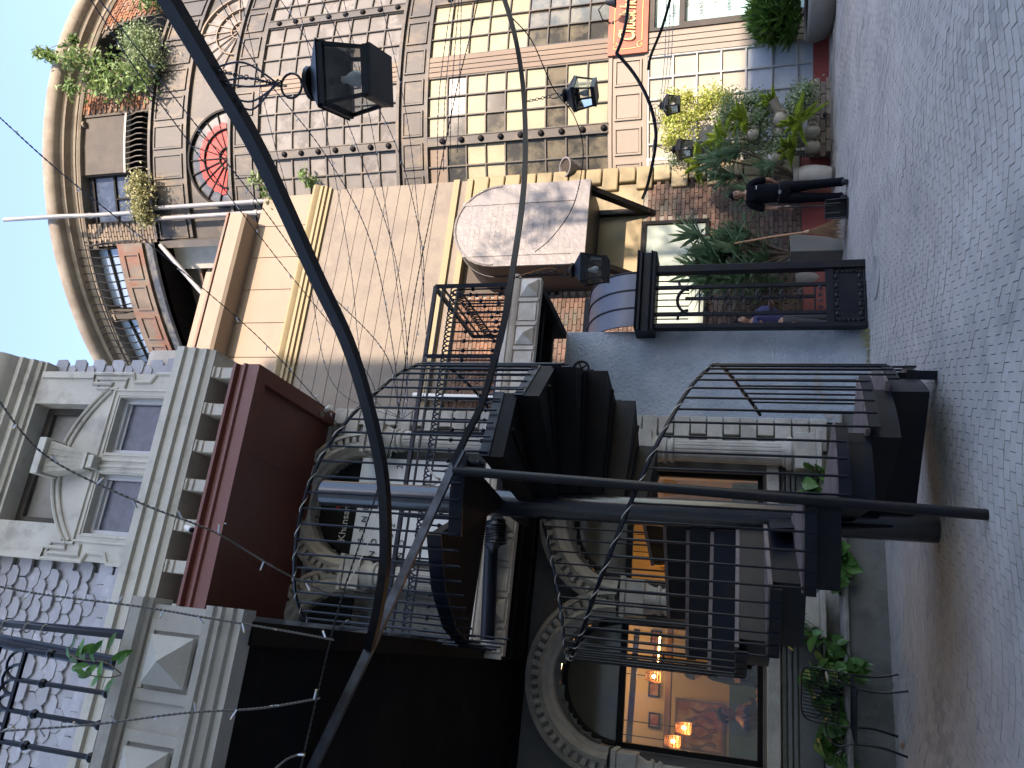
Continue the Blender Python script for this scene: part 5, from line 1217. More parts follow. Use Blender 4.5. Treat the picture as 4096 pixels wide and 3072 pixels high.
lstring('thick black cable descending from the upper right past the panes to the near balcony', [(1035, -10, 7), (1015, 80, 7), (985, 200, 6.9), (940, 420, 6.8), (895, 640, 6.6), (862, 880, 6.3), (815, 1060, 5.6), (745, 1270, 4.6), (700, 1440, 3.9), (655, 1640, 3.3), (645, 1700, 3.1)], 'ink', .006, bulbs=False, name='hanging_cable')
lstring('pair of thin white cords looping off the black cable by the stair top', [(868, 880, 6.4), (840, 1000, 6.2), (800, 1160, 5.6), (740, 1280, 4.8)], 'wire_w', .0035, bulbs=False, name='hanging_cable')
for i, (a, b) in enumerate([(945, 985), (958, 992), (972, 1000), (988, 1005)]):
    lstring('thin vertical light cord before the cream-blind panes, ' + ('leftmost of four', 'second of four', 'third of four', 'rightmost of four')[i], [(a, 390 - 20 * i, 7.2), (a + 4, 200, 7.3), (b - 8, -10, 7.4)], 'wire', .004, 1.2, name='light_string')
lstring('cable from the lower curved arm past the lantern to the metal bay', [(1108, 40, 7.2), (1150, 90, 7.6), (1195, 190, 8.), (1240, 250, 8.2), (1260, 330, 8.4), (1240, 440, 8.8), (1195, 510, 9.2), (1155, 545, 9.4)], 'ink', .006, bulbs=False, name='hanging_cable')
for i in range(3):
    lstring('pale cord before the ground floor frosted window, ' + ('nearest the signboard', 'between two others', 'nearest the creeper')[i], [(1440 + 8 * i, -10, 10.8), (1436 + 7 * i, 120, 11.2), (1425 + 5 * i, 230, 11.6), (1408, 330, 12)], 'wire_w', .005, .6, name='light_string')
lstring('curved dark cable by the upper right shop window', [(1450, -10, 10.4), (1430, 60, 10.6), (1406, 120, 10.8), (1400, 150, 11)], 'ink', .02, bulbs=False, name='hanging_cable', twist=False)
lstring('warm white cord bunch tied at the stair landing rail', [(925, 1010, 7.2), (940, 1030, 7.1), (950, 1035, 7.1), (935, 1048, 7.1), (920, 1035, 7.1)], 'rope', .01, bulbs=False, name='hanging_cable')
# ------------------------------------------------------------------ plants
def leaf_blade(L_, w_, bend, n=5):
    """strap leaf growing along +x, arching"""
    vs = []; fs = []
    for i in range(n + 1):
        t = i / n; x = L_ * t * (1 - .15 * bend * t); z = L_ * (.35 * t * (1 - bend) - bend * t * t * .55 + .25 * t); ww = w_ * (math.sin(PI * min(1, .12 + t * .88)) ** .7) * .5
        vs += [Vector((x, -ww, z)), Vector((x, 0, z - ww * .35)), Vector((x, ww, z))]
    for i in range(n):
        a = i * 3; b = a + 3; fs += [(a, a + 1, b + 1, b), (a + 1, a + 2, b + 2, b + 1)]
    return vs, fs
def rosette(mb, c, n, L_, w_, up=.4, rng=(0, 2 * PI), tilt=None):
    for i in range(n):
        az = random.uniform(*rng); el = random.uniform(-.5, 1.2) * up + .2
        vs, fs = leaf_blade(L_ * random.uniform(.7, 1.1), w_ * random.uniform(.8, 1.15), random.uniform(.1, .8))
        q = Matrix.Rotation(az, 3, 'Z') @ Matrix.Rotation(-el, 3, 'Y')
        mb.add([Vector(c) + q @ v for v in vs], fs)
def leaves(mb, c, rad, n, sz, squash=1, pts=None):
    for i in range(n):
        if pts: b = random.choice(pts); p = Vector(b[0]) + Vector((random.gauss(0, 1), random.gauss(0, 1), random.gauss(0, 1))) * b[1]
        else:
            v = Vector((random.gauss(0, 1), random.gauss(0, 1), random.gauss(0, 1))).normalized() * rad * random.uniform(.35, 1) ** .5
            p = Vector(c) + Vector((v.x, v.y * .8, v.z * squash))
        a = Vector((random.gauss(0, 1), random.gauss(0, 1) - .6, random.gauss(0, 1) + .4)).normalized(); b_ = a.orthogonal().normalized(); b_ = Matrix.Rotation(random.uniform(0, 6.28), 3, a) @ b_; c_ = a.cross(b_)
        s_ = sz * random.uniform(.6, 1.25)
        mb.add([p - b_ * s_, p + c_ * s_ * .45 + a * s_ * .1, p + b_ * s_, p - c_ * s_ * .45 + a * s_ * .1], [(0, 1, 2), (0, 2, 3)])
def plume(mb, c, d_, L_, r, n=90, leafl=.035):
    d_ = Vector(d_).normalized(); side = d_.orthogonal().normalized()
    for i in range(n):
        t = random.random() ** .8; ax_ = Vector(c) + d_ * L_ * t + Vector((0, 0, -.25 * L_ * t * t))
        rr = r * (1 - t ** 2.5) * random.uniform(.5, 1)
        q = Matrix.Rotation(random.uniform(0, 6.28), 3, d_) @ side; tip = ax_ + (q * rr + d_ * rr * .7); w_ = q.cross(d_) * .006
        mb.add([ax_ - w_, ax_ + w_, tip], [(0, 1, 2)])
        p2 = ax_.lerp(tip, .5); mb.add([p2 - d_ * .003, p2 + d_ * .004, p2 + (Matrix.Rotation(.9, 3, d_) @ q) * rr * .45 + d_ * .01], [(0, 1, 2)])
def potted(name, label, cat, base, potprof, potmat, n=24, M_=None, extra=None):
    t = thing(name, base, label, cat); ob('pot', MB().lathe(base, potprof, n, M=M_), potmat, t); return t
# big tapered square pot with dracaena (left of the broom), PG on the paving
def squarepot(c, w0, w1, h, rot, t):
    q = Matrix.Rotation(rot, 3, 'Z'); P_ = lambda x, y, z: Vector(c) + q @ Vector((x, y, z)); b = MB()
    o0 = [(-w0, -w0), (w0, -w0), (w0, w0), (-w0, w0)]; o1 = [(-w1, -w1), (w1, -w1), (w1, w1), (-w1, w1)]; i1 = [(-w1 + .03, -w1 + .03), (w1 - .03, -w1 + .03), (w1 - .03, w1 - .03), (-w1 + .03, w1 - .03)]
    v = [P_(x, y, 0) for x, y in o0] + [P_(x, y, h) for x, y in o1] + [P_(x, y, h) for x, y in i1] + [P_(x, y, h - .06) for x, y in i1]
    b.add(v, [(3, 2, 1, 0)] + [(i, (i + 1) % 4, 4 + (i + 1) % 4, 4 + i) for i in range(4)] + [(4 + i, 4 + (i + 1) % 4, 8 + (i + 1) % 4, 8 + i) for i in range(4)] + [(8 + i, 8 + (i + 1) % 4, 12 + (i + 1) % 4, 12 + i) for i in range(4)])
    ob('pot', b, M['pot_dk'], t, bev=.01); ob('soil', MB().add([P_(x, y, h - .05) for x, y in i1], [(0, 1, 2, 3)]), M['soil'], t, fix=False)
def strap_plant(t, c, h, heads, L_, w_, nl, mt='l_strap', spread=.35):
    st = MB(); lf = MB()
    for k in range(heads):
        top = Vector(c) + Vector((random.uniform(-1, 1) * spread, random.uniform(-1, 1) * spread * .6, h * random.uniform(.15, 1.05)))
        st.tube([Vector(c), Vector(c).lerp(top, .5) + Vector((random.uniform(-.05, .05), 0, .03)), top], [.028, .02, .016], 6)
        rosette(lf, top, nl, L_, w_, .8)
    ob('stem', st, M['bark'], t); ob('foliage', lf, M[mt], t, fix=False)
p1 = PG(3372, 1000) + Vector((0, .2, 0)); t = thing('yucca_plant', p1, 'tall strap-leaved plant in a dark tapered square pot beside the leaning broom', 'plant')
squarepot(p1, .16, .235, .78, .75, t); strap_plant(t, p1 + Vector((0, 0, .72)), 1.38, 22, .60, .075, 34, spread=.42)
p2 = PG(3338, 705); t = thing('dracaena_plant', p2, 'spiky dracaena on bare leaning stems in a pale round glazed pot behind the sweeping man', 'plant')
ob('pot', MB().lathe(p2 + Vector((0, 0, .06)), [(.0, 0), (.16, 0), (.17, .03), (.19, .1), (.215, .25), (.215, .4), (.195, .5), (.185, .53), (.21, .55), (.21, .62), (.185, .62), (.18, .56)], 28), M['pot'], t)
ob('soil', MB().lathe(p2 + Vector((0, 0, .62)), [(0, 0), (.185, -.01)], 16), M['soil'], t)
ob('pot_foot', MB().lathe(p2, [(.12, 0), (.16, 0), (.2, .06), (.1, .06)], 14), M['pot_dk'], t)
st = MB(); lf = MB()
for tx_, ty_, sp_, n_, L_ in ((2960, 600, 13.4, 40, .6), (2890, 640, 13.4, 44, .62), (2940, 700, 13.5, 34, .55), (3010, 760, 13.5, 30, .5), (3100, 660, 13.6, 30, .42), (3050, 800, 13.5, 24, .45)):
    top = PY(sx=tx_, sy=ty_, y=sp_) if False else PY(tx_, ty_, sp_)
    b0_ = p2 + Vector((0, 0, .6)); st.tube([b0_, b0_.lerp(top, .55) + Vector((.03, 0, -.02)), top], [.03, .022, .018], 6); rosette(lf, top, n_, L_, .065, .8)
ob('stem', st, M['bark'], t); ob('foliage', lf, M['l_strap'], t, fix=False)
# plants seen through the gate
for sx_, sy_, lab in ((3330, 1130, 'strap-leaved plant in a pale pot seen through the right bars of the gate'), (3328, 1210, 'strap-leaved plant in a pale pot seen through the middle of the gate')):
    p = PG(sx_, sy_); t = thing('yucca_plant', p, lab, 'plant'); ob('pot', MB().lathe(p, [(0, 0), (.2, 0), (.27, .5), (.3, .62), (.27, .62), (.25, .55)], 20), M['pot_lt'], t)
    ob('soil', MB().lathe(p + Vector((0, 0, .58)), [(0, 0), (.26, 0)], 14), M['soil'], t)
    strap_plant(t, p + Vector((0, 0, .56)), .8, 8, .6, .07, 26)
# palm bush in large dark pot at the picture's top edge
p = PG(3335, 30) ; t = thing('finger_palm', p, 'bushy dark green finger-leaved plant in a very large dark grey pot at the far right', 'plant')
ob('pot', MB().lathe(p, [(0, 0), (.38, 0), (.5, .12), (.55, .3), (.54, .42), (.5, .46), (.48, .42)], 30), M['pot_dk'], t)
lf = MB(); cpl = p + Vector((0, 0, .85))
for k in range(150):
    v = Vector((random.gauss(0, 1), random.gauss(0, 1), random.gauss(0, 1))).normalized() * random.uniform(.3, 1) ** .5
    if v.z < -.7: continue
    c_ = cpl + Vector((v.x * .5, v.y * .45, v.z * .48)); out = math.atan2(v.y, v.x)
    rosette(lf, c_, 12, .32, .05, .9 if v.z > .2 else .3, (out - 1.6, out + 1.6))
ob('foliage', lf, M['l_palm'], t, fix=False)
# brick trough with ferns and creeper wall
tr0, tr1 = PG(3326, 322), PG(3326, 612)
td = (tr1 - tr0).normalized(); tn = Vector((-td.y, td.x, 0)); tn = tn if tn.dot(EYE - tr0) < 0 else -tn
BR = lambda x, y, z: tr0 + td * x + tn * y + Vector((0, 0, z)); BLn = (tr1 - tr0).length
bt_ = thing('brick_trough', tr0, 'low trough of worn buff and red bricks under the hanging ferns', 'planter')
ob('core', MB().box(BR, 0.01, BLn - .01, .02, .5, 0, .36), M['mortar_lt'], bt_); ob('soil', MB().box(BR, .08, BLn - .05, .1, .45, .36, .37), M['soil'], bt_)
sp = []; rz_t = math.atan2(td.y, td.x)
for r in range(4):
    x = .0 if r % 2 else -.08
    while x < BLn - .1:
        sp.append((BR(x + .13, .0, .052 + r * .092), (.215, .06, .078), rz_t)); x += .232
pieces('brick', sp, bt_, M['brick_buff'])
sp = []
for k in range(5): sp.append((BR(-.02, .08 + .1 * k, .33), (.1, .09, .07), rz_t))
pieces('brick', sp, bt_, M['brick_buff'])
tags(ob('trough_tap', MB().tube([BR(BLn * .48, -.03, .12), BR(BLn * .48, -.1, .12)], .03, 8), M['plastic']), 'small black drain stub on the front of the brick trough', 'pipe')
# trellis with grid
tags(ob('dark_interior_sheet', cbox(MB(), -.18, .98, .03, .06, .3, 2.78), M['board']), 'dark board standing in for the dim interior behind the trellis planters beside the frosted window', 'board')  # added dark sheet stands in for the dim space behind the trellis
tl_ = thing('wire_trellis', TW(.6, .2, .5), 'white timber and wire mesh trellis carrying potted ferns beside the frosted window', 'trellis')
fr = MB()
for a in (-.15, .3, .75): fr.box(TW, a, a + .045, .1, .14, .3, 3.3)
for z in (.9, 1.5, 2.1, 2.7, 3.25): fr.box(TW, -.15, .8, .1, .14, z, z + .045)
ob('frame', fr, M['white'], tl_)
ms = MB()
for i in range(20): ms.box(TW, -.13 + i * .046, -.124 + i * .046, .112, .118, .35, 3.25)
for i in range(60): ms.box(TW, -.13, .78, .111, .117, .35 + i * .048, .356 + i * .048)
ob('wire_mesh', ms, M['lower_g'], tl_)
def creeper(label, blobs, n, sz, mt, name='creeper', cat='plant'):
    n = int(n * 2.4); sz *= 1.25
    t = thing(name, blobs[0][0], label, cat); lf = MB(); leaves(lf, None, 0, n, sz, pts=blobs); ob('foliage', lf, M[mt], t, fix=False)
    st = MB()
    for (p, r), (q, r2) in zip(blobs, blobs[1:]): st.tube([p, p.lerp(q, .5) + Vector((0, -.03, -.04)), q], .008, 5)
    ob('stem', st, M['bark'], t); return t
B_ = lambda sx, sy, y, r: (PY(sx, sy, y), r)
creeper('yellow-green small-leaved creeper at the top of the hanging garden', [B_(2700, 400, 14.4, .10), B_(2720, 440, 14.4, .14), B_(2700, 500, 14.4, .15), B_(2730, 540, 14.4, .13), B_(2680, 560, 14.4, .09), B_(2760, 470, 14.4, .1), B_(2750, 390, 14.4, .06), B_(2680, 470, 14.4, .1)], 1500, .026, 'l_yel')
creeper('pale yellow-green bush beside the frosted window, right of the creeper', [B_(2830, 400, 14.5, .1), B_(2860, 390, 14.5, .12), B_(2810, 440, 14.5, .1), B_(2900, 400, 14.5, .1)], 900, .024, 'l_yel', 'hanging_bush')
creeper('grey-green variegated bush in the middle of the hanging garden', [B_(2930, 430, 14.3, .13), B_(2980, 420, 14.3, .13), B_(3020, 410, 14.3, .09), B_(2900, 470, 14.3, .09)], 1000, .024, 'l_small', 'hanging_bush')
creeper('grey-green round bush over a ceramic planter', [B_(3030, 510, 14.2, .12), B_(3010, 540, 14.2, .11), B_(3040, 480, 14.2, .1)], 800, .024, 'l_small', 'hanging_bush')
creeper('grey-green bush low behind the pale glazed pot', [B_(3100, 600, 14.1, .12), B_(3140, 590, 14.1, .1), B_(3090, 640, 14.1, .08)], 800, .024, 'l_small', 'hanging_bush')
creeper('blue-green bush at the right end of the brick trough', [B_(3200, 400, 14.3, .12), B_(3225, 370, 14.3, .1), B_(3180, 440, 14.3, .11)], 800, .026, 'l_small', 'trough_bush')
creeper('small-leaved sprigs hanging by the trellis lantern', [B_(2740, 600, 14.3, .08), B_(2700, 640, 14.3, .08), B_(2960, 590, 14.3, .1), B_(3020, 620, 14.3, .1), B_(2900, 620, 14.3, .07)], 600, .022, 'l_small', 'hanging_bush')
def fern(label, sx, sy, y, n, L_, r, dirs):
    c = PY(sx, sy, y); t = thing('foxtail_fern', c, label, 'fern'); lf = MB(); st = MB()
    for k in range(n):
        dx, dz = random.choice(dirs); d_ = Vector((dx + random.uniform(-.35, .35), random.uniform(-.8, .2), dz + random.uniform(-.3, .4)))
        LL = L_ * random.uniform(.65, 1.1); plume(lf, c, d_, LL * 1.1, r * 1.3, 520); st.tube([c, c + d_.normalized() * LL * .5 - Vector((0, 0, .06 * LL)), c + d_.normalized() * LL - Vector((0, 0, .25 * LL))], .004, 4)
    ob('foliage', lf, M['l_fern'], t, fix=False); ob('stem', st, M['l_fern'], t)
U_ = [(0, 1), (.6, .8), (-.6, .8), (.9, .2), (-.9, .2)]
fern('bright yellow foxtail fern spreading left of the mesh trellis', 2900, 560, 14.1, 16, .5, .075, U_ + [(-.5, 1)])
fern('yellow foxtail fern at the lower left of the trellis beside the quoins', 2800, 660, 14.0, 12, .4, .06, U_)
fern('green foxtail fern over the middle ceramic planters', 2990, 480, 14.1, 12, .42, .07, U_)
fern('green foxtail fern standing above the small cone pot', 3110, 420, 14.2, 16, .45, .055, [(0, 1), (.4, 1), (-.4, 1), (.8, .6)])
fern('long green foxtail fern drooping over the middle of the brick trough', 3200, 490, 14.0, 16, .46, .065, [(-.5, .7), (.7, .3), (0, 1), (.6, -.4), (-.8, .2)])
fern('green foxtail fern at the left end of the brick trough', 3180, 590, 14.0, 13, .42, .06, U_)
def cer(label, sx, sy, y, s, rot, kind=0):
    c = PY(sx, sy, y); t = thing('ceramic_planter', c, label, 'planter')
    q = Matrix.Rotation(rot, 3, 'Y')
    pr = [(0, -.16), (.1, -.16), (.15, -.08), (.16, .04), (.13, .12), (.15, .16), (.13, .16), (.11, .1)] if kind == 0 else [(0, -.16), (.06, -.16), (.14, .14), (.155, .16), (.13, .16)]
    ob('pot', MB().lathe(c, [(a * s, b * s) for a, b in pr], 20, M=q), M['cerm'], t)
    if kind == 0: ob('handle', MB().tube([c + q @ Vector(v) * s for v in ((.14, 0, .1), (.22, 0, .08), (.24, 0, -.04), (.15, 0, -.1))], .018 * s, 6), M['cerm'], t)
    ob('soil', MB().lathe(c + q @ Vector((0, 0, .11 * s)), [(0, 0), (.12 * s, 0)], 12, M=q), M['soil'], t)
cer('cream ceramic planter shaped like a jug, centre of the hanging garden', 3120, 480, 14.1, .8, .5)
cer('tilted cream cone pot above the jug-shaped planter', 3105, 435, 14.15, .9, .9, 1)
cer('cream ceramic planter left of the jug-shaped one', 3115, 530, 14.15, .6, .1)
cer('cream ceramic planter beside the pale glazed pot', 3095, 640, 14.0, .85, -.4)
cer('cream ceramic planter high up near the quoins', 2830, 650, 14.0, .7, -.2)
cer('cream ceramic planter below the green fern in the middle', 3010, 540, 14.05, .65, 0)
for sx_, sy_, l_ in ((3250, 530, 'cream rounded trough planter in the middle of the brick trough'), (3250, 590, 'cream rounded trough planter at the left end of the brick trough')): cer(l_, sx_, sy_, 14.35, .75, .05)
# tower top plants
def shrub(label, blobs, n, sz, mt, name): return creeper(label, blobs, n, sz, mt, name)
T_ = lambda sx, sy, o: TW(*(lambda p: (((math.atan2(p.y - TC.y, p.x - TC.x) - PH0) * TR), o, p.z))(PY(sx, sy, 16.0)))
def tb_(sx, sy, r, o=.4):
    # point on the tower surface under a picture position
    r_ = ray(sx, sy); RR = TR + o; a = r_.x ** 2 + r_.y ** 2; b = -2 * (r_.x * TC.x + r_.y * TC.y); c = TC.x ** 2 + TC.y ** 2 - RR * RR
    di = b * b - 4 * a * c; t_ = (-b - math.sqrt(max(di, 0))) / (2 * a); return (EYE + r_ * t_, r)
shrub('wild fig sapling with heart leaves rising over the tower cornice', [tb_(560, 330, .18), tb_(480, 300, .2), tb_(430, 280, .2), tb_(370, 260, .2), tb_(320, 240, .18, .6), tb_(280, 230, .15, .7), tb_(200, 220, .08, .8), tb_(160, 210, .07, .8), tb_(290, 160, .06, .6), tb_(280, 350, .1, .6), tb_(380, 340, .16), tb_(450, 350, .16), tb_(520, 300, .18)], 620, .062, 'l_peepal', 'fig_sapling')
shrub('pale dense bush growing on the tower ledge by the fig sapling', [tb_(560, 190, .2), tb_(580, 160, .18), tb_(540, 150, .16), tb_(590, 230, .18), tb_(560, 250, .2)], 1500, .035, 'l_small', 'ledge_bush')
shrub('dry yellowish bush on the tower ledge beneath the arched window', [tb_(560, 720, .12), tb_(570, 780, .14), tb_(560, 830, .12), tb_(580, 870, .1), tb_(540, 760, .1)], 900, .035, 'l_dry', 'ledge_bush')
shrub('fig sprig sprouting at the dark band edge beside the drain pipes', [tb_(1020, 720, .1, .25), tb_(1060, 760, .1, .25), tb_(1100, 800, .1, .25), tb_(1090, 830, .08, .3)], 90, .055, 'l_peepal', 'fig_sprig')
shrub('fig sprig hanging in front of the whitewashed panes by the ruled wall', [tb_(1220, 700, .09, .25), tb_(1240, 730, .07, .25)], 45, .055, 'l_peepal', 'fig_sprig')
shrub('leafy sprig above the right arch of the tower', [tb_(600, 5, .12), tb_(570, -20, .14)], 120, .06, 'l_peepal', 'fig_sprig')
# glossy sapling on the near balcony, each leaf its own part
def oval_leaf(L_, w_):
    n = 7; m = MB(); vs = []; fs = []
    for i in range(n + 1):
        t = i / n; ww = w_ * .5 * math.sin(PI * t) ** .75; vs += [Vector((L_ * t, -ww, .18 * ww - .1 * L_ * t * t)), Vector((L_ * t, 0, -.1 * L_ * t * t)), Vector((L_ * t, ww, .18 * ww - .1 * L_ * t * t))]
    for i in range(n): a = i * 3; fs += [(a, a + 1, a + 4, a + 3), (a + 1, a + 2, a + 5, a + 4)]
    m.add(vs, fs); return m
tp = thing('balcony_sapling', PD(470, 2690, 3.62), 'young sapling with long glossy green leaves sprouting from the near balcony coping', 'plant')
stp = [PD(485, 2695, 3.64), PD(420, 2650, 3.6), PD(330, 2640, 3.58), PD(280, 2620, 3.58)]; ob('stem', MB().tube(smooth(stp), .004, 5), M['bark'], tp)
ob('stem', MB().tube(smooth([PD(485, 2700, 3.64), PD(430, 2710, 3.6), PD(350, 2700, 3.56)]), .0035, 5), M['bark'], tp)
lm = mesh_of('leaf', oval_leaf(.105, .038), fix=False); lm.materials.append(M['l_twig'])
for (sx, sy), ang in [((470, 2660), 1.3), ((440, 2640), 1.0), ((430, 2600), 1.9), ((400, 2620), 2.4), ((380, 2650), 2.9), ((360, 2620), 1.5), ((340, 2640), 3.0), ((320, 2620), 2.2), ((300, 2625), 1.2), ((285, 2600), 2.0), ((280, 2630), 3.1), ((330, 2680), 3.6), ((350, 2700), 3.3), ((370, 2690), 4.0), ((400, 2700), 4.4), ((430, 2700), 4.8), ((445, 2720), 5.0), ((460, 2710), 4.6), ((390, 2660), 4.2), ((410, 2640), 5.2), ((360, 2660), 3.8), ((310, 2650), 3.3)]:
    q = Matrix((DS, Vector((0, 0, 1)).cross(DS), Vector((0, 0, 1)))).transposed() @ Matrix.Rotation(PI / 2 + random.uniform(-.5, .5), 3, 'X')
    q = q @ Matrix.Rotation(ang - PI * .65, 3, 'Z') @ Matrix.Rotation(random.uniform(-.5, .5), 3, 'X')
    s_ = random.uniform(.75, 1.15); place('leaf', lm, tp, PD(sx, sy, 3.58), q, (s_, s_, s_))
# broad leaved plants on the planter ledge, each leaf its own part
def broad_leaf():
    n = 8; vs = []; fs = []
    prof = [0, .75, 1, .98, .88, .7, .48, .22, 0]
    for i in range(n + 1):
        t = i / n; ww = .5 * .75 * prof[i]; vs += [Vector((t - .1, -ww, .1 * ww - .22 * t * t)), Vector((t - .1, 0, -.04 - .22 * t * t)), Vector((t - .1, ww, .1 * ww - .22 * t * t))]
    for i in range(n): a = i * 3; fs += [(a, a + 1, a + 4, a + 3), (a + 1, a + 2, a + 5, a + 4)]
    return MB().add(vs, fs)
blm = mesh_of('leaf', broad_leaf(), fix=False); blm.materials.append(M['l_broad'])
def broad_plant(label, centres, n, sz, root):
    t = thing('broadleaf_plant', root, label, 'plant'); st = MB()
    for k in range(int(n * 1.7)):
        c, r = random.choice(centres); p = c + Vector((random.gauss(0, 1), random.gauss(0, .5), random.gauss(0, 1))) * r
        az = random.uniform(-PI, 0) if random.random() < .75 else random.uniform(0, PI); s_ = sz * random.uniform(.7, 1.25)
        q = Matrix.Rotation(az, 3, 'Z') @ Matrix.Rotation(random.uniform(.1, 1.1), 3, 'Y') @ Matrix.Rotation(random.uniform(-.5, .5), 3, 'X')
        place('leaf', blm, t, p, q, (s_, s_, s_)); st.tube([root, root.lerp(p, .6) + Vector((0, 0, .05)), p], .004, 4)
    ob('stem', st, M['l_broad'], t)
bp = lambda sx, sy, d, r: (PD(sx, sy, d), r)
broad_plant('broad-leaved plant just left of the fluted column behind the first stair steps', [bp(3270, 1880, 9.35, .07), bp(3230, 1950, 9.35, .06), bp(3300, 1930, 9.3, .06), bp(3220, 2000, 9.35, .05)], 30, .19, FA(2.0, 9.5, .36))
broad_plant('broad-leaved plant hanging over the ledge left of the centre column', [bp(3300, 2190, 9.2, .07), bp(3340, 2250, 9.15, .07), bp(3340, 2320, 9.15, .07)], 34, .20, FA(1.2, 9.45, .36))
broad_plant('thin sprig of broad leaves climbing from the ledge above the wire chair', [bp(3190, 2480, 9.3, .04), bp(3150, 2560, 9.3, .04), bp(3240, 2540, 9.3, .04)], 11, .13, FA(.45, 9.45, .4))
broad_plant('broad-leaved plant on the ledge just right of the wire chair', [bp(3340, 2600, 9.2, .06), bp(3280, 2620, 9.25, .06), bp(3330, 2680, 9.1, .05), bp(3400, 2680, 9.05, .03)], 30, .19, FA(.2, 9.45, .4))
broad_plant('lime and green broad-leaved plant behind the wire chair', [bp(3260, 2700, 9.3, .07), bp(3300, 2780, 9.3, .08), bp(3300, 2850, 9.3, .07), bp(3340, 2900, 9.25, .05)], 48, .19, FA(-.15, 9.5, .4))
broad_plant('broad-leaved plant at the left edge of the ledge beyond the wire chair', [bp(3270, 2970, 9.3, .04), bp(3360, 3050, 9.25, .05), bp(3300, 2990, 9.3, .04)], 18, .18, FA(-.6, 9.45, .4))
gt = MB(); gp = PG(3478, 1340)
for k in range(160):
    p = PG(3474 + random.uniform(0, 8), random.uniform(1315, 1480)); h_ = random.uniform(.03, .16) * (1 if p.x > .5 else .4); d_ = Vector((random.uniform(-.05, .05), random.uniform(-.06, .0), 0))
    gt.add([p - Vector((.004, 0, 0)), p + Vector((.004, 0, 0)), p + d_ + Vector((0, 0, h_))], [(0, 1, 2)])
tags(ob('weed_tuft', gt, M['l_dry'], fix=False), 'thin weeds at the foot of the stucco wall', 'weeds', None, 'stuff')
# ------------------------------------------------------------------ wire chair
ch = thing('wire_chair', PG(3600, 2850), 'empty black wire-rod chair standing against the planter ledge', 'chair')
A_, B2, C2, D2 = PG(3584, 2712), PG(3644, 2750), PG(3584, 2948), PG(3640, 3029)
cx_ = (A_ + B2 + C2 + D2) / 4
ux = ((A_ + B2) / 2 - (C2 + D2) / 2).normalized(); uy = Vector((-ux.y, ux.x, 0)); uy = uy if uy.y > 0 else -uy
hw = ((A_ + B2) / 2 - (C2 + D2) / 2).length / 2; CW = lambda x, y, z: cx_ + ux * x + uy * y + Vector((0, 0, z))
hd = .2; sw_ = hw * .85
for nm, x, y in (('a', 1, -1), ('b', -1, -1), ('c', 1, 1), ('d', -1, 1)):
    ft = CW(x * hw, y * (hd + .03), 0); kn = CW(x * sw_, y * hd, .44)
    ob('leg', MB().tube(smooth([ft, ft.lerp(kn, .5) + ux * (-.025 * x), kn]), .012, 6), M['steel'], ch)
sf = MB(); sf.tube([CW(-sw_, -hd, .44), CW(sw_, -hd, .44), CW(sw_, hd, .43), CW(-sw_, hd, .43)], .009, 6, closed=True)
ob('seat_frame', sf, M['steel'], ch)
sr = MB()
for i in range(15): x = -sw_ + 2 * sw_ * i / 14; sr.tube([CW(x, -hd - .01, .43), CW(x, -hd, .445), CW(x, hd, .435)], .0065, 5)
ob('seat_rods', sr, M['steel'], ch)
bf = MB(); bf.tube(smooth([CW(-sw_, hd, .43), CW(-sw_ - .01, hd + .03, .62), CW(-sw_ + .01, hd + .1, .86), CW(0, hd + .13, .89), CW(sw_ - .01, hd + .1, .86), CW(sw_ + .01, hd + .03, .62), CW(sw_, hd, .43)]), .009, 6)
bf.bar(CW(-sw_, hd + .02, .55), CW(sw_, hd + .02, .55), .012)
ob('back_frame', bf, M['steel'], ch)
bk_ = MB()
for i in range(14): x = -sw_ + .02 + (2 * sw_ - .04) * i / 13; bk_.tube([CW(x, hd + .02, .55), CW(x, hd + .06, .7), CW(x, hd + .115, .875)], .0065, 5)
ob('back_rods', bk_, M['steel'], ch)
for x in (-1, 1): ob('armrest', MB().tube(smooth([CW(x * sw_, -hd + .02, .44), CW(x * (sw_ + .05), -hd + .03, .6), CW(x * (sw_ + .03), 0, .67), CW(x * sw_, hd + .04, .66)]), .008, 6), M['steel'], ch)
ob('armrest_pad', MB().box(CW, sw_ - .0, sw_ + .05, -.1, .08, .675, .69), M['pot_lt'], ch, bev=.004)
tags(ob('fallen_leaf', MB().add([PG(3603, 2975, .01), PG(3615, 2965, .02), PG(3612, 2995, .01), PG(3600, 2990, .025)], [(0, 1, 2, 3)]), M['cane'], fix=False), 'dry curled leaf on the paving beside the wire chair', 'leaf')
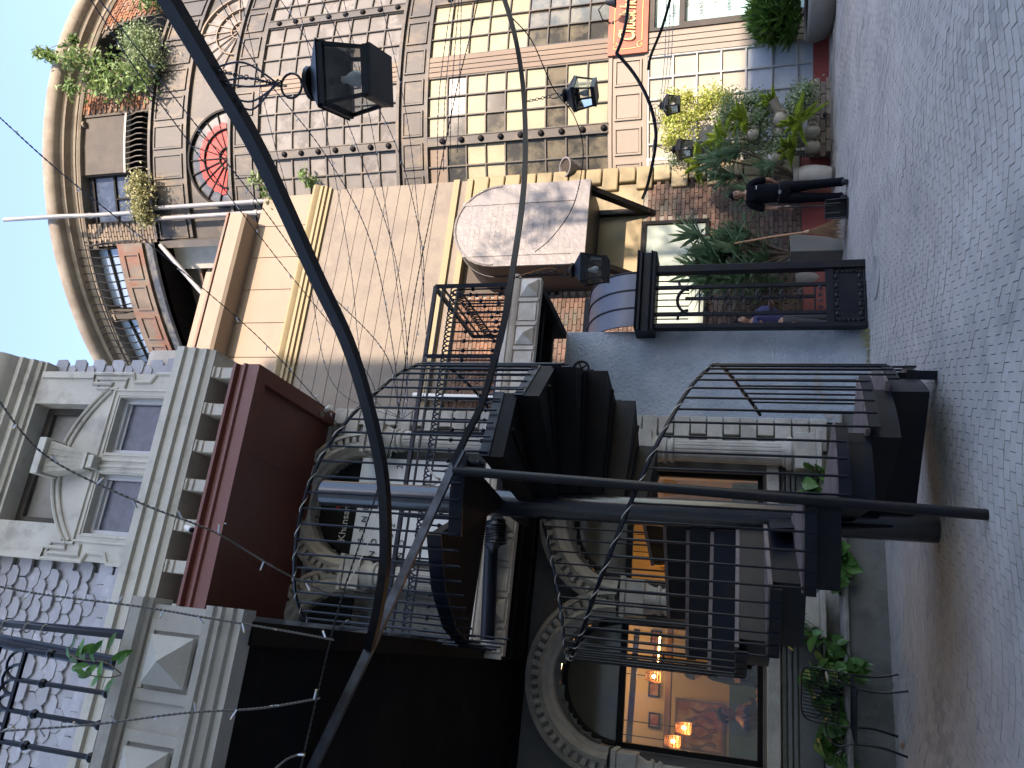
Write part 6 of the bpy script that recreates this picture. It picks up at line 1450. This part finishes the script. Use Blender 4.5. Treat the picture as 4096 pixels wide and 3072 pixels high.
# ------------------------------------------------------------------ people
def skin_body(name, parent, verts, edges, radii, mt, root=0, sub=2):
    me = bpy.data.meshes.new(name); org = ORG[parent.name]
    me.from_pydata([Vector(v) - org for v in verts], edges, []); o = bpy.data.objects.new(name, me); COL.objects.link(o); o.parent = parent
    sk = o.modifiers.new('skin', 'SKIN'); sk.use_smooth_shade = True
    for i, r in enumerate(radii): me.skin_vertices[0].data[i].radius = r if isinstance(r, tuple) else (r, r)
    me.skin_vertices[0].data[root].use_root = True
    s_ = o.modifiers.new('sub', 'SUBSURF'); s_.levels = sub; s_.render_levels = sub
    me.materials.append(mt); ORG[o.name] = org; return o
def head(t, P_, hz, face=0., hair=True, sc=1.):
    """head mesh with nose, brow, ears; P_ maps local (x right, y back, z up)"""
    n, m = 20, 14; vs = []; fs = []
    for j in range(m + 1):
        ph = PI * j / m
        for i in range(n):
            th = 2 * PI * i / n; x = math.sin(ph) * math.cos(th); y = math.sin(ph) * math.sin(th); z = math.cos(ph)
            w_ = .076 * (1 - .22 * max(0, -z)); d_ = .096 * (1 - .10 * max(0, -z)); h_ = .118
            X, Y_, Z = x * w_, y * d_, z * h_
            if y < -.6 and abs(x) < .28 and -.35 < z < .12: Y_ -= .018 * (1 - abs(z + .15) * 3)     # nose
            if y < -.6 and .12 < abs(x) < .5 and .0 < z < .25: Y_ += .008                         # eye sockets
            if y < -.5 and z < -.75: Y_ -= .008
            vs.append(P_(X * sc, Y_ * sc, hz + Z * sc))
    for j in range(m):
        for i in range(n): fs.append((j * n + i, (j + 1) * n + i, (j + 1) * n + (i + 1) % n, j * n + (i + 1) % n))
    ho = ob('head', MB().add(vs, fs), M['skin'], t, sharp=80)
    for s_ in (-1, 1):
        ob('ear', MB().ball(P_(s_ * .078 * sc, .005, hz - .01), .022, 8, (.5, .8, 1.3)), M['skin'], ho)
        ob('eye', MB().ball(P_(s_ * .028 * sc, -.083 * sc, hz + .012), .009, 8), M['ink'], ho)
        ob('eyebrow', MB().tube([P_(s_ * .014, -.091 * sc, hz + .032), P_(s_ * .045, -.083 * sc, hz + .034)], .0045, 5), M['hair'], ho)
    ob('mouth', MB().tube([P_(-.022, -.083 * sc, hz - .058), P_(0, -.088 * sc, hz - .057), P_(.022, -.083 * sc, hz - .058)], .0045, 5), M['art_red'], ho)
    if hair:
        vs = []; fs = []
        for j in range(8):
            ph = PI * .56 * j / 7
            for i in range(n):
                th = 2 * PI * i / n; f_ = 1.0 if math.sin(th) > -.35 else .62; p2 = ph * f_
                vs.append(P_(math.sin(p2) * math.cos(th) * .084 * sc, math.sin(p2) * math.sin(th) * .106 * sc, hz + .004 + math.cos(p2) * .128 * sc))
        for j in range(7):
            for i in range(n): fs.append((j * n + i, (j + 1) * n + i, (j + 1) * n + (i + 1) % n, j * n + (i + 1) % n))
        ob('hair', MB().add(vs, fs), M['hair'], t, sharp=80)
    return ho
def hand(t, wrist, d_, sc=1., curl=.6, side=1):
    d_ = Vector(d_).normalized(); s_ = d_.orthogonal().normalized(); n_ = d_.cross(s_)
    m = MB(); m.tube([wrist, wrist + d_ * .04 * sc, wrist + d_ * .085 * sc], [.022 * sc, .034 * sc, .032 * sc], 8)
    for k in range(4):
        b = wrist + d_ * .08 * sc + s_ * (k - 1.5) * .017 * sc; L_ = (.062, .07, .066, .052)[k] * sc
        m.tube([b, b + d_ * L_ * .5 + n_ * curl * .2 * L_, b + d_ * L_ * .75 + n_ * curl * .7 * L_, b + d_ * L_ * .6 + n_ * curl * 1.1 * L_], [.0095 * sc, .009 * sc, .0085 * sc, .007 * sc], 6)
    b = wrist + d_ * .03 * sc + s_ * side * .03 * sc; m.tube([b, b + d_ * .035 * sc + s_ * side * .018 * sc + n_ * .01, b + d_ * .06 * sc + s_ * side * .01 + n_ * .03 * sc], [.012 * sc, .011 * sc, .008 * sc], 6)
    return ob('hand', m, M['skin'], t)
mp = PG(3386, 757) + Vector((-.0, 0, 0)); man = thing('person', mp, 'man in black polo shirt and trousers standing with a long-handled dustpan', 'person', None)
yaw = math.radians(-6)
MP = lambda x, y, z: mp + Matrix.Rotation(yaw, 3, 'Z') @ Vector((x, y, z))
# x is to his left as we look (picture right), facing -y
hip, kneeR, ankR = .9, .49, .09
J = {'pel': (0, 0, .93), 'waist': (.0, .0, 1.06), 'chest': (0, .0, 1.27), 'neckb': (0, .0, 1.43), 'neck': (0, -.01, 1.50),
     'shL': (-.165, 0, 1.385), 'elL': (-.225, .02, 1.12), 'wrL': (-.235, -.05, .90),
     'shR': (.165, 0, 1.385), 'elR': (.225, .05, 1.13), 'wrR': (.15, .13, .98),
     'hpL': (-.085, 0, .88), 'knL': (-.10, -.01, .49), 'anL': (-.12, .02, .10),
     'hpR': (.085, 0, .88), 'knR': (.09, -.03, .49), 'anR': (.10, -.05, .10)}
nm = list(J); Vv = [MP(*J[k]) for k in nm]; ix = {k: i for i, k in enumerate(nm)}
E_ = [(ix[a], ix[b]) for a, b in [('pel', 'waist'), ('waist', 'chest'), ('chest', 'neckb'), ('neckb', 'neck'), ('neckb', 'shL'), ('shL', 'elL'), ('elL', 'wrL'), ('neckb', 'shR'), ('shR', 'elR'), ('elR', 'wrR'), ('pel', 'hpL'), ('hpL', 'knL'), ('knL', 'anL'), ('pel', 'hpR'), ('hpR', 'knR'), ('knR', 'anR')]]
rd = {'pel': (.14, .10), 'waist': (.135, .095), 'chest': (.15, .105), 'neckb': (.075, .07), 'neck': .052, 'shL': .058, 'elL': .042, 'wrL': .028, 'shR': .058, 'elR': .042, 'wrR': .028, 'hpL': .085, 'knL': .058, 'anL': .04, 'hpR': .085, 'knR': .058, 'anR': .04}
skin_body('body', man, Vv, E_, [rd[k] for k in nm], M['skin'])
def sub_skin(name, keys, eds, rads, mt, parent=man, J_=J, MP_=MP):
    vv = [MP_(*(J_[k] if isinstance(k, str) else k)) for k in keys]; return skin_body(name, parent, vv, eds, rads, mt)
shirt = sub_skin('shirt', [(0, 0, .90), 'waist', 'chest', (0, 0, 1.41), 'shL', (-.205, .01, 1.25), (-.222, .015, 1.16), 'shR', (.205, .02, 1.25), (.222, .04, 1.16)],
         [(0, 1), (1, 2), (2, 3), (3, 4), (4, 5), (5, 6), (3, 7), (7, 8), (8, 9)], [(.168, .125), (.155, .115), (.178, .125), (.09, .085), .078, .07, .068, .078, .07, .068], M['cloth_bk'])
def trousers(t, P_, mt, h=1.):
    ell = lambda z, a, b, x0=0, y0=0: [P_(x0 + a * math.cos(2 * PI * i / 20), y0 + b * math.sin(2 * PI * i / 20), z) for i in range(20)]
    def loft(rings):
        vs = sum(rings, []); n = 20; fs = [(j * n + i, j * n + (i + 1) % n, (j + 1) * n + (i + 1) % n, (j + 1) * n + i) for j in range(len(rings) - 1) for i in range(n)]
        return MB().add(vs, fs + [tuple(range(n - 1, -1, -1)), tuple(range((len(rings) - 1) * n, len(rings) * n))])
    ob('trouser_seat', loft([ell(z * h, a, b) for z, a, b in ((.99, .150, .112), (.93, .162, .122), (.87, .168, .126), (.81, .150, .11), (.78, .10, .07))]), mt, t)
    for s_, y1 in ((-1, .02), (1, -.05)):
        ob('trouser_leg', loft([ell(z * h, a, b, s_ * x, y) for z, a, b, x, y in ((.9, .08, .10, .078, 0), (.80, .088, .105, .082, 0), (.66, .083, .094, .087, y1 * .2), (.50, .072, .078, .094, y1 * .4 - .01), (.40, .070, .074, .098, y1 * .6), (.25, .067, .072, .103, y1 * .8), (.13, .066, .074, .107, y1), (.055, .07, .082, .108, y1 - .005))]), mt, t)
trousers(man, MP, M['cloth_tr'])
head(man, MP, 1.595)
ob('neck', MB().tube([MP(0, .0, 1.42), MP(0, -.005, 1.53)], .052, 12), M['skin'], man)
ob('collar', MB().tube([MP(.06 * math.cos(a_), .055 * math.sin(a_), 1.445 + .012 * math.sin(a_)) for a_ in [i * PI / 8 for i in range(16)]], .016, 6, closed=True), M['cloth_bk'], man)
ob('belt', MB().tube([MP(.155 * math.cos(a_), .118 * math.sin(a_), .965) for a_ in [i * PI / 12 for i in range(24)]], .017, 6, closed=True), M['ink'], man)
ob('belt_buckle', MB().box(MP, -.028, .028, -.142, -.134, .945, .985), M['pipe'], man)
ob('chest_logo', MB().box(MP, .06, .115, -.139, -.134, 1.305, 1.318), M['white'], man)
for x, y in ((-.12, .02), (.10, -.05)):
    ob('shoe', MB().tube([MP(x, y + .07, .045), MP(x, y, .055), MP(x - .01, y - .1, .045), MP(x - .015, y - .19, .03)], [.042, .05, .047, .03], 10), M['shoe'], man)
hand(man, MP(*J['wrL']), (0, -.15, -1), 1.0, .8, -1); hand(man, MP(*J['wrR']), (-.4, .1, -1))
# dustpan on a rod, held in his right hand (left in view)
dp = thing('long_handled_dustpan', MP(-.24, -.18, 0), 'black long-handled dustpan held upright beside the man', 'dustpan')
ob('handle', MB().tube([MP(-.235, -.07, .99), MP(-.235, -.12, .60), MP(-.27, -.2, .18)], .011, 8), M['steel'], dp)
DPm = lambda x, y, z: MP(-.29 + x, -.2 + y, z)
ob('pan_floor', MB().box(DPm, -.16, .13, -.14, .08, .01, .025), M['plastic'], dp); ob('pan_back', MB().hexa([DPm(-.16, .08, .01), DPm(.13, .08, .01), DPm(.13, .1, .01), DPm(-.16, .1, .01), DPm(-.15, .06, .30), DPm(.12, .06, .30), DPm(.12, .08, .30), DPm(-.15, .08, .30)]), M['plastic'], dp)
for x in (-.16, .12): ob('pan_side', MB().prism([DPm(x, -.14, .01), DPm(x, .09, .01), DPm(x, .08, .30), DPm(x, .0, .30)], DPm(.01, 0, 0) - DPm(0, 0, 0)), M['plastic'], dp)
ob('pan_hood', MB().box(DPm, -.16, .13, -.01, .08, .30, .315), M['plastic'], dp)
ob('pan_hinge', MB().tube([DPm(-.08, -.1, .12), DPm(-.08, -.02, .32), DPm(.06, -.02, .32), DPm(.06, -.1, .12)], .01, 6), M['plastic'], dp)
# broom leaning
b_t = PY(2600 + .405 * 840, 500 + .405 * 1170, 12.65); b_m = PY(2600 + .405 * 1555, 500 + .405 * 1055, 12.1); 
bm = thing('twig_broom', PG(3378, 950), 'long cane-handled twig broom leaning against the dark square pot', 'broom')
ob('handle', MB().tube([b_t, b_t.lerp(b_m, .5) + Vector((.01, 0, .015)), b_m], .016, 8), M['cane'], bm)
ob('binding', MB().tube([b_m + (b_t - b_m).normalized() * .04, b_m - (b_t - b_m).normalized() * .03], [.026, .033], 10), M['straw'], bm)
sb_ = MB(); dwn = (b_m - b_t).normalized()
for k in range(260):
    e = PG(random.uniform(3365, 3392), random.uniform(862, 962)); e.z = random.uniform(.0, .05); s0_ = b_m + Vector((random.uniform(-.02, .02), random.uniform(-.02, .02), 0))
    e = s0_ + (e - s0_) * random.uniform(.75, 1.0); mid = s0_.lerp(e, .5) + dwn * .05
    sb_.tube([s0_, mid, e], [.0035, .003, .0012], 3, cap=False)
ob('bristles', sb_, M['straw'], bm)
# person behind the gate
p = PY(3340, 1290, 12.0); p.z = 0; gm = thing('person', p, 'person in blue shirt and grey trousers seen from the side through the gate bars', 'person')
GP = lambda x, y, z: p + Matrix.Rotation(1.2, 3, 'Z') @ Vector((x, y, z))
J2 = {k: (v[0], v[1], v[2] * .94) for k, v in J.items()}; J2['elR'] = (.2, -.05, 1.06); J2['wrR'] = (.12, -.26, 1.1)
vv = [GP(*J2[k]) for k in nm]; skin_body('body', gm, vv, E_, [rd[k] for k in nm], M['skin'])
sub_skin('shirt', ['pel', 'waist', 'chest', (0, 0, 1.33), 'shL', (-.215, .01, 1.12), 'shR', (.2, .0, 1.15)], [(0, 1), (1, 2), (2, 3), (3, 4), (4, 5), (3, 6), (6, 7)] if False else [(0, 1), (1, 2), (2, 3), (3, 4), (4, 5), (3, 6)], [(.155, .115), (.15, .11), (.17, .12), (.09, .085), .078, .068, .075], M['cloth_blue'], gm, J2, GP)
trousers(gm, GP, M['cloth_grey'], .94)
head(gm, GP, 1.5); hand(gm, GP(*J2['wrR']), (0, -1, .1)); hand(gm, GP(*J2['wrL']), (0, -.1, -1))
for x, y in ((-.12, .02), (.10, -.05)): ob('shoe', MB().tube([GP(x, y + .07, .045), GP(x, y, .055), GP(x, y - .17, .03)], [.042, .05, .03], 10), M['shoe'], gm)
# person cut by the picture edge, only a shoulder and forearm in view
p = PG(3395, -120); em = thing('person', p, 'partly visible person in lilac-white top at the far right edge beside the palm', 'person')
EP = lambda x, y, z: p + Matrix.Rotation(.2, 3, 'Z') @ Vector((x, y, z))
J3 = dict(J); J3['elL'] = (-.26, -.02, 1.14); J3['wrL'] = (-.3, -.2, 1.0)
skin_body('body', em, [EP(*J3[k]) for k in nm], E_, [rd[k] for k in nm], M['skin'])
sub_skin('shirt', ['pel', 'waist', 'chest', (0, 0, 1.41), 'shL', 'elL', 'shR', (.205, .02, 1.2)], [(0, 1), (1, 2), (2, 3), (3, 4), (4, 5), (3, 6), (6, 7)], [(.17, .13), (.165, .125), (.18, .13), (.09, .085), .085, .085, .085, .085], M['cloth_wh'], em, J3, EP)
trousers(em, EP, M['cloth_wh'])
head(em, EP, 1.595); hand(em, EP(*J3['wrL']), (-.1, -1, -.3)); hand(em, EP(*J3['wrR']), (0, .1, -1))
for x, y in ((-.12, .02), (.10, -.05)): ob('shoe', MB().tube([EP(x, y + .07, .045), EP(x, y, .055), EP(x, y - .17, .03)], [.042, .05, .03], 10), M['shoe'], em)
# diners inside
def diner(sx, sy, d, label, mt, yaw_):
    hp_ = PD(sx, sy, d); base = Vector((hp_.x, hp_.y, hp_.z - 1.17)); t = thing('person', base, label, 'person', 'diners in the restaurant')
    Q = lambda x, y, z: base + Matrix.Rotation(yaw_, 3, 'Z') @ Vector((x, y, z))
    Jd = {'pel': (0, 0, .50), 'waist': (0, .02, .66), 'chest': (0, 0, .86), 'neckb': (0, -.02, 1.0), 'neck': (0, -.03, 1.07), 'shL': (-.16, -.01, .96), 'elL': (-.2, -.12, .76), 'wrL': (-.1, -.32, .80), 'shR': (.16, -.01, .96), 'elR': (.2, -.12, .76), 'wrR': (.1, -.32, .80), 'hpL': (-.09, -.03, .48), 'knL': (-.12, -.42, .50), 'anL': (-.12, -.42, .1), 'hpR': (.09, -.03, .48), 'knR': (.12, -.42, .50), 'anR': (.12, -.42, .1)}
    skin_body('body', t, [Q(*Jd[k]) for k in nm], E_, [rd[k] for k in nm], M['skin'])
    sub_skin('shirt', ['pel', 'waist', 'chest', 'neckb', 'shL', 'elL', 'shR', 'elR'], [(0, 1), (1, 2), (2, 3), (3, 4), (4, 5), (3, 6), (6, 7)], [(.155, .12), (.15, .115), (.17, .125), (.09, .085), .078, .06, .078, .06], mt, t, Jd, Q)
    head(t, Q, 1.165); hand(t, Q(*Jd['wrL']), (.2, -1, 0)); hand(t, Q(*Jd['wrR']), (-.2, -1, 0))
    sub_skin('trousers', ['pel', 'hpL', 'knL', 'anL', 'hpR', 'knR', 'anR'], [(0, 1), (1, 2), (2, 3), (0, 4), (4, 5), (5, 6)], [(.15, .112), .1, .08, .07, .1, .08, .07], M['cloth_tr'], t, Jd, Q)
diner(2772, 2685, 10.9, 'dark-haired diner near the stair seen through the arched window', M['cloth_tr'], 1.9)
diner(2905, 2860, 10.6, 'diner in blue top leaning at the table below the painting', M['cloth_blue'], 1.4)
t = thing('dining_table', FA(-.45, 10.5, .5), 'dark dining table inside behind the arched window sill', 'table')
ob('table_top', fbox(-1.3, .2, 10.25, 10.75, 1.24, 1.28), M['inwood'], t)
for s_ in (-1.2, .1): ob('leg', fbox(s_, s_ + .05, 10.45, 10.5, .5, 1.24), M['inwood'], t)
# ------------------------------------------------------------------ buildings across the alley, behind the viewer: they cast the alley's shade
tr_ = thing('street_tree', Vector((9.8, .2, 0)), 'leafy tree standing to the right of the viewer, dappling light on the metal bay', 'tree')
ob('trunk', MB().tube([Vector((9.8, .2, 0)), Vector((9.75, .2, 4)), Vector((9.6, .4, 8)), Vector((9.4, .5, 12))], [.2, .16, .11, .04], 10), M['bark'], tr_)
cr = MB(); cbr = MB()
for k in range(34):
    c_ = Vector((9.9 + random.uniform(-1.3, 1.5), .7 + random.uniform(-1.3, 1.3), random.uniform(8.0, 12.6))); leaves(cr, c_, random.uniform(.3, .55), 60, .07)
    cbr.tube([Vector((9.6, .4, c_.z - .9)), c_], [.035, .012], 5)
ob('crown', cr, M['l_peepal'], tr_, fix=False); ob('limb', cbr, M['bark'], tr_, kind='stuff')
op = thing('facing_building', Vector((0, -12, 0)), 'tall plain facing building behind the viewer, casting shade over the alley', 'building')
I3 = lambda x, y, z: Vector((x, y, z))
ob('tall_wall', MB().box(I3, -16, 13.5, -16, -12, 0, 24.2), M['cream'], op)
ob('low_wall', MB().box(I3, 13.5, 40, -16, -12, 0, 15.7), M['panelw'], op)
wnm = MB()
for i in range(13):
    for j in range(6): wnm.box(I3, -14 + i * 2, -12.9 + i * 2, -12, -11.97, 1 + j * 3.4, 3 + j * 3.4)
for i in range(7):
    for j in range(3): wnm.box(I3, 14.4 + i * 3, 15.9 + i * 3, -12, -11.97, 1 + j * 3.4, 3 + j * 3.4)
ob('windows', wnm, M['pane_sky'], op)
sdw = MB().box(I3, -11, -6.5, -2, 12, 0, 7)
tags(ob('side_building', sdw, M['cream']), 'plain cream building closing the left side of the alley, out of view', 'building')
